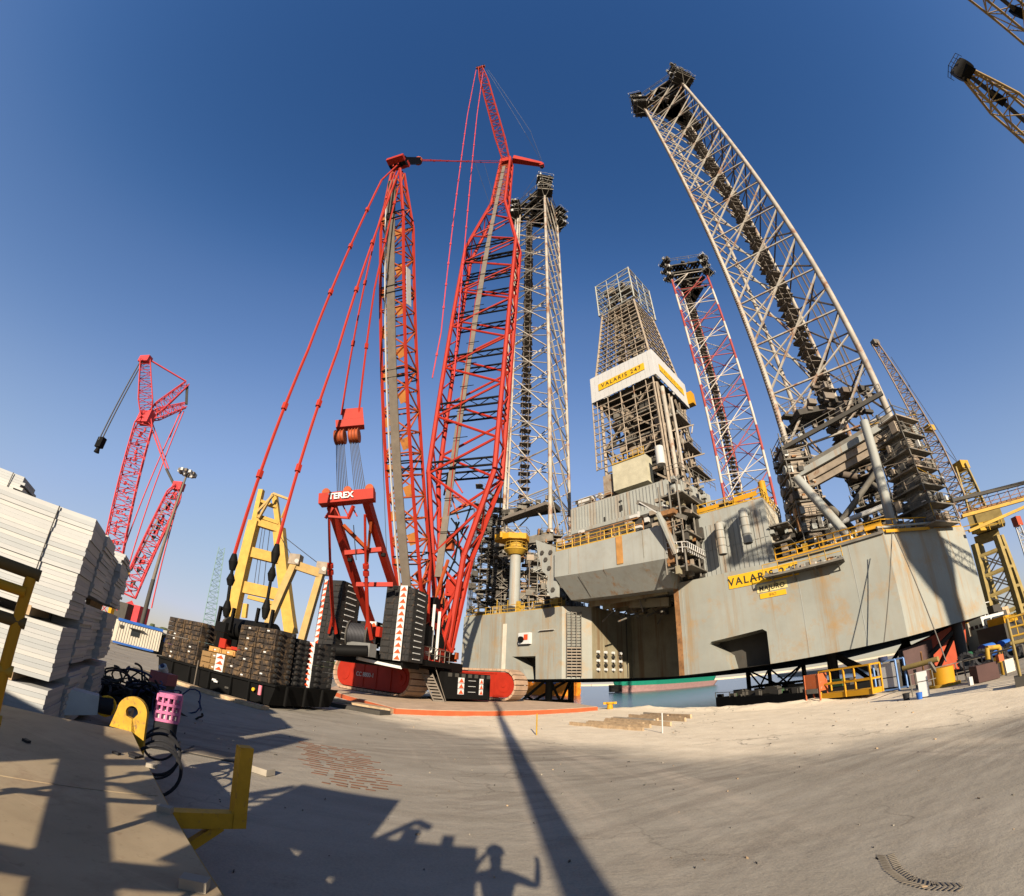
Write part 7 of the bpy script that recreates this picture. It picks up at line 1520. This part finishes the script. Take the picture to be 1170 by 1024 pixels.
# blue frame with white panels
a, b = gpt(P(43.06, -4.04, 1)), gpt(P(45.45, -4.14, 1)); a.z = b.z = .1; dd = (b - a).normalized(); nn = V((-dd.y, dd.x, 0)); w_ = (b - a).length
bf = thing('blue_frame_cabinet', 'white panelled unit inside a pale blue lifting frame on the quay', 'equipment frame', (a + b) / 2); LBL = mat('pale_blue_frame', (.16, .28, .52), .5)
for s in (0, 1):
    for t in (0, 1.1): bar('frame_post', a.lerp(b, s) + nn * t, a.lerp(b, s) + nn * t + V((0, 0, 1.9)), .1, .1, LBL, bf)
for z in (.1, 1.9):
    for t in (0, 1.1): bar('frame_rail', a + nn * t + V((0, 0, z)), b + nn * t + V((0, 0, z)), .1, .1, LBL, bf)
for z0, z1 in ((.25, .82), (.88, 1.75)): mb = MB(); mb.box((a + b) / 2 + nn * .2 + V((0, 0, (z0 + z1) / 2)), (w_ * .8, .12, z1 - z0), SHW, dd, nn); mb.build('panel', bf)
mb = MB(); mb.box((a + b) / 2 + nn * .6 + V((0, 0, .9)), (w_ * .75, .6, 1.5), DRK, dd, nn); mb.tube((a + b) / 2 + V((0, 0, 1.95)), (a + b) / 2 + V((0, 0, 2.2)), .3, NAVY, 10); mb.build('unit', bf)
c = gpt(P(47.96, -5.10, 1)); wc = thing('white_cabinet', 'narrow white electrical cabinet on the quay with a blue bucket', 'cabinet', c); dd = V((.68, -.73, 0)).normalized(); nn = V((.73, .68, 0)).normalized()
mb = MB(); mb.box(c + V((0, 0, .66)), (.50, .35, 1.2), SHW, dd, nn); mb.build('cabinet_box', wc); mb = MB(); mb.box(c - nn * .19 + V((0, 0, .8)), (.5, .02, .03), DRK, dd, nn); mb.build('door_seam', wc)
c = gpt(P(47.40, -5.18, 1)); mb = MB(); mb.tube(c, c + V((0, 0, .32)), .13, BLUE, 14, r2=.16); tag(mb.build('bucket'), 'small blue bucket at the foot of the narrow white cabinet', 'bucket')
c = gpt(P(46.06, -5.06, 1)); mb = MB(); mb.tube(c, c + V((0, 0, .34)), .15, RUB, 12, r2=.19); tag(mb.build('bucket'), 'small black bucket on the sand left of the white cabinet', 'bucket')
sr = thing('site_railing', 'thin grey pipe railing on the quay around the white cabinet', 'railing', gpt(P(46.75, -4.72, 1)))
pts = [gpt(P(46.73, -4.81, 1)), gpt(P(49.06, -4.39, 1)), gpt(P(51.50, -4.22, 1)), gpt(P(54.56, -4.21, 1))]
for p in pts[:3]: beam('rail_post', V((p.x, p.y, 0)), V((p.x, p.y, 1.15)), .035, RIGG, sr, 6)
for a, b in zip(pts[:-1], pts[1:]):
    for z in (.55, 1.12): beam('rail', V((a.x, a.y, z)), V((b.x, b.y, z)), .03, RIGG, sr, 6)
bp_ = thing('boom_pipe', 'long yellowish pipe lying raised across the rig leg bracing', 'pipe', P(47.34, -2.09, 34)); beam('pipe', P(46.19, -1.79, 34), P(49.93, -1.50, 33), .17, YELP, bp_, 10); beam('pipe_post', P(48.29, -0.44, 34), gpt(P(48.16, -3.79, 1)), .06, RUST, bp_, 6)
beam('pipe_stand', V((bp_.location.x, bp_.location.y, 0)), bp_.location, .1, RIGG, bp_, 6)
# second railing and equipment at the far right
ra = thing('quay_barrier', 'long pale tube barrier on the quay in front of the moored tug', 'barrier', gpt(P(53.69, -4.20, 1)))
a, b = P(52.32, -2.18, 32), P(58.30, -1.96, 30); beam('barrier_tube', a, b, .05, RIGG, ra, 8)
for t in (.0, .33, .66, 1): p = a.lerp(b, t); beam('barrier_post', V((p.x, p.y, 0)), p, .05, RIGG, ra, 6)
a, b = P(53.28, -3.17, 31), P(55.32, -2.99, 30.5); beam('barrier_tube', a, b, .06, SHW, ra, 8)
a, b = gpt(P(53.51, -4.69, 1)), gpt(P(55.60, -4.59, 1)); dd = (b - a).normalized(); nn = V((-dd.y, dd.x, 0)); c = (a + b) / 2
dk = thing('dark_skid', 'low dark brown skid box with small orange part on the quay', 'skid', c); mb = MB(); mb.box(c + nn * .4 + V((0, 0, .45)), ((b - a).length, .8, .85), mat('brown_skid', (.07, .035, .03), .7), dd, nn); mb.build('skid_box', dk)
mb = MB(); mb.box(c + dd * .8 - nn * .05 + V((0, 0, 1.0)), (.3, .3, .35), ORC, dd, nn); mb.build('orange_part', dk); mb = MB(); mb.box(c - dd * 1.1 + V((0, 0, .22)), (.2, .2, .42), WHT, dd, nn); mb.build('white_foot', dk)
gs = thing('yellow_pipe_spool', 'bent yellow hose connection standing beside the dark skid', 'hose connection', gpt(P(55.99, -4.33, 1))); c = gpt(P(55.99, -4.33, 1))
for a, b in (((0, 0, 0), (.1, 0, 1.5)), ((.1, 0, 1.5), (-.9, .1, 1.6)), ((-.9, .1, 1.6), (-1.0, .1, 1.0)), ((.1, 0, .7), (-.5, 0, .9))): beam('spool_pipe', c + V(a), c + V(b), .13, YELD, gs, 10)
mb = MB(); c2 = gpt(P(56.53, -4.19, 1)); mb.box(c2 + V((0, .2, .35)), (.9, .7, .7), SIDG); tag(mb.build('white_bin'), 'pale box at the quay edge right of the yellow hose connection', 'box')
# yellow gangway tower at the frame's right edge
gt = thing('access_tower', 'worn yellow scaffold access tower at the right edge of the quay', 'access tower', gpt(P(57.11, -5.48, 1))); c = gpt(P(57.48, -5.72, 1)); ax1 = V((.55, -.83, 0)).normalized(); ax2 = V((.83, .55, 0)).normalized()
for s in (0, 1.4, 2.8):
    for t in (0, 1.6): beam('tower_post', c + ax1 * s * .8 + ax2 * t, c + ax1 * s * .8 + ax2 * t + V((0, 0, 2.75)), .06, YELP, gt, 8)
for z in (.3, 1.7, 2.0, 2.35, 2.75): beam('tower_rail', c + V((0, 0, z)), c + ax1 * 2.3 + V((0, 0, z)), .045, YELP if z < 2 else YELD, gt, 8)
for k in range(8): beam('tower_rail', c + ax1 * k * .3 + V((0, 0, 1.95)), c + ax1 * k * .3 + V((0, 0, 2.75)), .025, YELD, gt, 6)
mb = MB(); mb.box(c + ax1 * 1.2 + ax2 * .8 + V((0, 0, 1.75)), (2.6, 1.7, .12), YELP, ax1, ax2); mb.box(c + ax1 * .2 + ax2 * .3 + V((0, 0, .2)), (.9, .9, .4), DRK, ax1, ax2); mb.build('tower_floor', gt)
# black barge beneath the rig
bg_ = thing('barge', 'flat black barge lying in shadow under the rig hull', 'barge', P(30.43, -3.02, 46)); a = P(25.25, -2.56, 52); b = P(36.84, -1.82, 42); a.z = b.z = -2; dd = (b - a); dd.z = 0; Ln = dd.length; dd = dd.normalized(); nn = V((-dd.y, dd.x, 0))
if nn.y < 0: nn = -nn
mb = MB(); mb.solid([a + nn * 0, b, b + nn * 9, a + nn * 9], [a + V((0, 0, 2.35)), b + V((0, 0, 2.35)), b + nn * 9 + V((0, 0, 2.35)), a + nn * 9 + V((0, 0, 2.35))], BLK); mb.build('barge_hull', bg_)
mb = MB(); rg2 = random.Random(2); mb.rail([a + V((0, 0, 2.35)), b + V((0, 0, 2.35))], .5, DRK, r=.03, gap=2.2, rails=1)
for i in range(46): p = a + dd * rg2.uniform(.3, Ln - .3) + nn * rg2.uniform(.2, 6); s = rg2.uniform(.15, .7); mb.box(p + V((0, 0, 2.35 + s / 2)), (s * rg2.uniform(1, 3), s, s), rg2.choice([DRK, BLK, DRK, mat('dark_green_gear', (.03, .07, .03), .8)]), dd, nn)
mb.build('deck_gear', bg_, stuff=True)
# dark brown box structures behind the near leg foot
bs = thing('dark_boat_hull', 'dark hull with orange red bow moored under the rig corner', 'boat', P(50.50, 0.01, 60)); a, b = P(46.07, -1.40, 50), P(53.25, 2.09, 62)
RB = mat('boat_red', (.34, .06, .025), .6, rust=.2); DBH = mat('dark_plum_hull', (.09, .055, .05), .6)
mb = MB(); p0 = P(47.85, -0.81, 56); p1 = P(52.55, -1.07, 62); mb.solid([V((p0.x, p0.y, -2)), V((p1.x, p1.y, -2)), V((p1.x + 6, p1.y + 6, -2)), V((p0.x + 6, p0.y + 8, -2))], [V((p0.x - 1.5, p0.y, 2.6)), V((p1.x + 1.5, p1.y, 4.4)), V((p1.x + 7, p1.y + 6, 4.4)), V((p0.x + 6, p0.y + 8, 2.6))], RB); mb.build('red_bow', bs)
mb = MB(); p0 = P(46.82, -2.46, 50); p1 = P(49.29, -2.01, 53); mb.solid([V((p0.x, p0.y, -2)), V((p1.x, p1.y, -2)), V((p1.x + 3, p1.y + 4, -2)), V((p0.x + 3, p0.y + 4, -2))], [V((p0.x - .5, p0.y, 2.6)), V((p1.x + .5, p1.y, 3.0)), V((p1.x + 3, p1.y + 4, 3.0)), V((p0.x + 3, p0.y + 4, 2.6))], DBH); mb.build('dark_hull', bs)
# boats
def hullmesh(mb, c, L_, B_, z0, z1, m, X, sheer=.6):
    Y_ = V((-X.y, X.x, 0)); n = 10; lo = []; hi_ = []; prof = [(-.5, .42), (-.45, .5), (0, .5), (.25, .47), (.4, .3), (.5, .02)]
    pts = [(x, y) for x, y in prof] + [(x, -y) for x, y in reversed(prof)]
    for x, y in pts:
        lo.append(c + X * x * L_ * .94 + Y_ * y * B_ * .85 + V((0, 0, z0 - c.z))); hi_.append(c + X * x * L_ + Y_ * y * B_ + V((0, 0, z1 - c.z + sheer * max(0, x) * 2)))
    mb.solid(lo, hi_, m)
def tug(c, L_, X, mh, ms, name, label, sc=1.0, wheel=True, stripe=None):
    t = thing(name, label, 'boat', V((c.x, c.y, -2))); Y_ = V((-X.y, X.x, 0)); mb = MB(); hullmesh(mb, V((c.x, c.y, -2)), L_, L_ * .3, -2, 0.1 * sc, mh, X, 1.2 * sc); mb.build('boat_hull', t)
    if stripe: mb = MB(); hullmesh(mb, V((c.x, c.y, .1)), L_ * 1.01, L_ * .303, .1 * sc, .55 * sc, stripe, X, 1.0 * sc); mb.build('bulwark', t)
    mb = MB(); cc_ = V((c.x, c.y, 0)) + X * L_ * .08; mb.box(cc_ + V((0, 0, 1.3 * sc)), (L_ * .36, L_ * .2, 2.2 * sc), ms, X, Y_); mb.build('deckhouse', t)
    mb = MB(); mb.bar(cc_ + V((0, 0, 2.4 * sc)), cc_ + V((0, 0, 4.6 * sc)), L_ * .17, L_ * .2, ms, up=Y_, w2=L_ * .19, h2=L_ * .23); mb.build('wheelhouse', t)
    for s in (-1, 1):
        for q_ in (-.065, 0, .065): mb = MB(); mb.box(cc_ + Y_ * s * L_ * .097 + X * q_ * L_ + V((0, 0, 3.7 * sc)), (L_ * .045, .06 + L_ * .02, 1.0 * sc), GLS, X, Y_); mb.build('window', t)
    for q_ in (-.06, .02, .08): mb = MB(); mb.box(cc_ + X * L_ * .105 + Y_ * q_ * L_ + V((0, 0, 3.7 * sc)), (.2, L_ * .05, 1.0 * sc), GLS, X, Y_); mb.build('window', t)
    mb = MB(); mb.tube(cc_ + V((0, 0, 4.6 * sc)), cc_ + V((0, 0, 7.6 * sc)), .09 * sc, ms, 6); mb.bar(cc_ - Y_ * 1.2 * sc + V((0, 0, 6.4 * sc)), cc_ + Y_ * 1.2 * sc + V((0, 0, 6.4 * sc)), .1, .1, ms)
    mb.rail([cc_ + X * L_ * .1 - Y_ * L_ * .1 + V((0, 0, 4.65 * sc)), cc_ - X * L_ * .1 - Y_ * L_ * .1 + V((0, 0, 4.65 * sc)), cc_ - X * L_ * .1 + Y_ * L_ * .1 + V((0, 0, 4.65 * sc))], .8 * sc, ms, r=.04, gap=1); mb.build('mast_and_rails', t)
    return t
tug(P(54.92, -0.02, 80), 17, V((-.35, -.94, 0)).normalized(), mat('dark_tug_hull', (.03, .035, .04), .6), SHW, 'tugboat', 'white wheelhouse tug with dark hull and blue covers moored right of the rig corner', 1.0)
c = P(54.93, -1.17, 62); mb = MB(); mb.tube(c - V((.9, 0, .6)), c + V((.9, 0, -.6)), .75, BLUE, 14); mb.tube(c + V((1.2, -1.0, -.6)), c + V((2.6, -1.0, -.6)), .7, BLUE, 14); tag(mb.build('blue_fender'), 'pair of bright blue fenders hanging in front of the white tug wheelhouse', 'fenders')
c = P(54.11, -2.12, 46); mb = MB(); rk = random.Random(5)
tr_ = thing('tyre_fender_row', 'row of black tyre fenders along the tug side', 'tyre fenders', (c.x, c.y, -1))
for k in range(6): mb = MB(); p = P(52.63, -1.98, 44) + V((.95, -.85, 0)) * k * .95; p.z = .6; torus(mb, p, .55, .22, RUB, V((.7, -.7, 0)), V((0, 0, 1)), 14, 6); mb.build('tyre', tr_)
tug(P(50.94, -0.09, 70), 15, V((-.6, -.8, 0)).normalized(), mat('green_boat_hull', (.02, .10, .05), .6), SHW, 'workboat', 'small white and green workboat seen between the rig leg columns', .7)
yb2 = thing('yellow_machine', 'small yellow deck machine on a far boat right of the tug', 'machine', P(57.06, 0.06, 70)); mb = MB(); mb.box(P(57.00, 0.16, 70), (3.0, 2.4, 2.4), YEL); mb.build('machine_body', yb2); mb = MB(); mb.box(P(57.03, -0.80, 70), (6, 4, 3), DRK); mb.box(P(56.55, -0.25, 69), (1.2, 1, .8), CHR)
for i in range(40): mb.box(P(57.25, 0.10, 70) + V((rk.uniform(1, 14), rk.uniform(-6, 2), rk.uniform(-3, 3))), (rk.uniform(.5, 3), rk.uniform(.5, 2), rk.uniform(.4, 2)), rk.choice([DRK, RIGG, WHT, RUST, BLK]))
mb.build('deck_machinery', yb2, stuff=True)
yb3 = thing('yellow_hut', 'small yellow boxes on the quay far behind the rig leg', 'box', P(52.66, 0.70, 90)); mb = MB(); mb.box(P(52.65, 0.25, 90), (4, 3, 4.5), YEL); mb.build('hut_body', yb3); mb = MB()
for i in range(30): mb.box(P(53.02, -0.55, 90) + V((rk.uniform(-4, 9), rk.uniform(-4, 2), rk.uniform(-4, 5))), (rk.uniform(.5, 2.5), rk.uniform(.5, 2), rk.uniform(.5, 3)), rk.choice([DRK, RIGG, CON, WOOD]))
mb.build('background_gear', yb3, stuff=True)
# pier with land on the right, behind the boats
mb = MB(); mb.prism([(150, 60), (700, 60), (700, 420), (210, 330), (120, 130)], -4, .4, CON); struct(mb.build('pier'))
mb = MB()
for i in range(120):
    az = random.uniform(52, 66); r = random.uniform(230, 300); s = random.uniform(2, 4); x, y = r * math.sin(rad(az)), r * math.cos(rad(az)); mb.tube((x, y, 0), (x, y, s * 2), s, TRE, 6, r2=s * .4)
mb.build('treeline', stuff=True)['label'] = 'dark green trees beyond the boats on the right'
# ships on the water
def ship(p0, p1, beam_, zlo, zhi, mlo, mhi, name, label):
    d_ = V((p1.x - p0.x, p1.y - p0.y, 0)); Ln = d_.length; d_ = d_.normalized(); c = V(((p0.x + p1.x) / 2, (p0.y + p1.y) / 2, -2)); t = thing(name, label, 'ship', c)
    mb = MB(); hullmesh(mb, c, Ln, beam_, -2, zlo, mlo, -d_, .3); mb.build('hull_lower', t); mb = MB(); hullmesh(mb, V((c.x, c.y, zlo)), Ln * 1.005, beam_ * 1.02, zlo, zhi, mhi, -d_, 1.2); mb.build('hull_upper', t); return t, d_, c, Ln
sg_, d_, c, Ln = ship(P(13.11, -0.38, 240), P(24.17, -0.33, 330), 22, 1.0, 6.6, SHR, GRN, 'green_ship', 'long green hulled cargo ship with faded pink waterline beyond the rig')
mb = MB(); p = P(13.53, -0.49, 238); mb.box((p.x, p.y, 0), (6, 3, 3.5), BLK); mb.build('bow_fender', sg_)
for k in range(3): mb = MB(); q_ = c + d_ * Ln * (.22 + .1 * k); mb.box((q_.x - 7, q_.y - 7, 5), (2, .4, .5), SHY); mb.build('deck_mark', sg_)
so_, d_, c, Ln = ship(P(9.46, -0.75, 185), P(5.68, -0.76, 190), 9, .2, 3.4, ORG, ORG, 'orange_ship', 'orange offshore supply ship with white superstructure under the rig hull')
mb = MB(); mb.box((c.x - 1, c.y, 5.0), (14, 7, 4), SHW); mb.box((c.x - 6, c.y, 4.5), (4, 6, 4), BLUE); mb.build('superstructure_block', so_)
sw_, d_, c, Ln = ship(P(2.75, -0.82, 200), P(6.94, -0.75, 195), 9, .2, 3.2, ORG, ORG, 'supply_boat', 'second orange boat half hidden behind the leg lattice'); mb = MB(); mb.box((c.x, c.y, 5.2), (9, 6, 4.5), SHW); mb.build('boat_house', sw_)
# ================================================================ YELLOW PORTAL CRANE ON THE RIGHT
pc_ = thing('portal_crane', 'weathered yellow dockside portal crane with a long lattice jib behind the rig corner', 'crane', (P(56.44, 0.39, 100).x, P(56.44, 0.39, 100).y, 0))
Rr_ = 100; f_ = [P(56.36, 8.83, 98), P(58.78, 8.95, 98), P(59.20, 8.80, 106), P(56.91, 8.75, 106)]; bt = [P(56.05, 0.23, 98), P(58.88, 0.71, 98), P(59.57, 0.69, 106), P(56.75, 0.23, 106)]
for a, b in zip(bt, f_): bar('tower_leg', a, b, .95, .95, YELP, pc_)
for t in (.12, .36, .60, .84):
    for i in range(4): bar('tower_girt', bt[i].lerp(f_[i], t), bt[(i + 1) % 4].lerp(f_[(i + 1) % 4], t), .5, .5, YELP, pc_)
for t0, t1 in ((.12, .36), (.36, .6), (.6, .84)):
    for i in (0, 2): bar('tower_brace', bt[i].lerp(f_[i], t0), bt[(i + 1) % 4].lerp(f_[(i + 1) % 4], t1), .25, .25, DRK, pc_); bar('tower_brace', bt[i].lerp(f_[i], t1), bt[(i + 1) % 4].lerp(f_[(i + 1) % 4], t0), .25, .25, DRK, pc_)
mb = MB(); pcx = (f_[0] + f_[2]) / 2; mb.box(pcx + V((0, 0, .4)), (4.6, 5, 1.0), YELP, V((.56, -.83, 0)), V((.83, .56, 0))); mb.tube(pcx + V((0, 0, 1.5)), pcx + V((0, 0, 4.2)), 1.7, YELP, 12, r2=1.3); mb.build('slew_platform', pc_)
mb = MB(); mb.box(P(58.71, 10.64, 99), (4.6, 3.4, 3.4), YELP, V((.56, -.83, 0)), V((.83, .56, 0))); mb.box(P(57.42, 10.82, 99), (3.0, 3, 2.6), YELP, V((.56, -.83, 0)), V((.83, .56, 0))); mb.box(P(57.30, 10.20, 97), (2, 2, 1.4), YELD); mb.build('machinery_house', pc_)
mb = MB(); mb.rail([P(55.77, 9.97, 97), P(59.74, 9.53, 97)], 1.6, YELD, r=.08, gap=2); mb.build('platform_rail', pc_)
tp = P(57.85, 16.80, 100); addlat(pc_, [(P(57.83, 11.14, 100), 3.4, 3.4), (tp, 2.0, 2.0)], V((.56, -.83, 0)), YELP, .25, .12, 7)
mb = MB(); mb.box(tp, (2.6, 2.2, 1.6), YELD); mb.build('apex', pc_)
addlat(pc_, [(P(56.50, 11.80, 100), 2.4, 2), (P(55.98, 19.32, 98), 2.8, 2.2), (P(54.65, 32.60, 94), 1.3, 1.0)], V((.56, -.83, 0)), mat('dull_brown_boom', (.26, .19, .14), .7, rust=.3), .16, .10, [9, 17])
mb = MB()
for p, q in ((P(57.76, 16.84, 100), P(56.10, 26.96, 96)), (P(57.85, 16.80, 100), P(55.82, 21.40, 97)), (P(56.20, 26.71, 96), P(55.70, 30.52, 95))): mb.tube(p, q, .07, ROPE, 4)
mb.box(P(56.21, 21.75, 97.6), (2, 1.4, 1.2), YELD); mb.box(P(54.70, 32.68, 94), (1.6, 1.2, 1.2), RIGG); mb.build('stay_ropes', pc_)
o = thing('far_boom', 'tiny pale boom tip with red end low on the right edge', 'crane boom', P(61.06, 5.64, 180)); addlat(o, [(P(61.20, 4.72, 180), 2.4, 2.4), (P(61.18, 9.10, 180), 1.6, 1.6)], V((.5, -.8, 0)), WHT, .2, .12, 6); mb = MB(); mb.box(P(61.25, 9.53, 180), (3, 2, 3), RB); mb.build('boom_tip', o)
# near crane booms coming in at the top right corner
YDK = mat('boom_worn_ochre', (.30, .20, .07), .6, rust=.45, rscale=1.5, rustcol=(.08, .05, .03))
for (p0, p1, w0_, w1_, lab, r0) in ((P(88.10, 46.56, 25), P(86.97, 39.74, 29.5), 1.0, 1.9, 'worn ochre lattice boom tip with dark head reaching in from the right', 1), (PX(1098,-22,25) if False else V((24.6, -4.9, 34.8)), V((31.5, -3.9, 33.2)), 2.0, 2.3, 'ochre lattice boom crossing the top right corner', 0)):
    d_ = (p1 - p0).normalized(); t = thing('crane_boom', lab, 'crane boom', p1 + d_ * 30); far = p0 + d_ * 46; sd_ = d_.cross(V((0.3, .2, 1))).normalized()
    lattice(t, [(p0, w0_ * .55, w0_ * .5), (p0 + d_ * 3.2, w1_ * .85, w1_ * .8), (far, w1_, w1_)], sd_, YDK, .085, .045, [3, 22], mb=YDK, brace='lacing')
    bar('walkway', p0 + d_ * .5, far, .25, .06, DRK, t)
    for k in (2.6, 6.5): mb = MB(); mb.box(p0 + d_ * k, (.5, .5, .9), BLK, d_, V((0, 1, 0))); mb.build('frame_plate', t)
    if r0:
        mb = MB(); mb.box(p0 - d_ * .1, (.7, .9, 1.0), BLK); mb.tube(p0 + sd_ * .5 - d_ * .2, p0 - sd_ * .5 - d_ * .2, .5, DRK, 16); mb.bar(p0 + sd_ * .3, p0 + d_ * 1.4 + sd_ * .6, .12, .12, YEL); mb.build('boom_head', t)
        mb = MB(); cb0 = p0 - d_ * .6; mb.rail([cb0 + V((0, -.6, 0)), cb0 + V((-.3, .2, -.3)), cb0 + V((0, .8, -.4))], .6, ROPE, r=.015, gap=.3); mb.build('head_basket', t)
# unseen crane silhouette added behind the photographer; its outline casts the rig corner shadow
dc = thing('dock_crane_outline', 'unseen yellow crane silhouette behind the photographer, shaped to cast the rig corner shadow', 'crane', (44, -46, 0))
HO = (2.95, -45.0, 28.2)
ol = [(34.6, 13.4), (35.4, 10.2), (38.3, 6.9), (39.2, 6.4), (39.6, 4.0), (39.9, -24.0), (42.0, -24.0), (42.4, 4.5), (42.2, 6.5), (43.0, 9.6), (41.8, 13.2), (40.6, 16.5), (36.0, 16.5)]
mb = MB(); mb.solid([(x + HO[0], HO[1], z + HO[2]) for x, z in ol], [(x + HO[0], HO[1] - 2.2, z + HO[2]) for x, z in ol], YELP); mb.build('crane_house', dc)
for x in (36.5, 45.5):
    for y in (-51, -43): bar('crane_leg', (x + 2.5, y, 0), (43.6, -46, 6), .8, .8, YELP, dc)
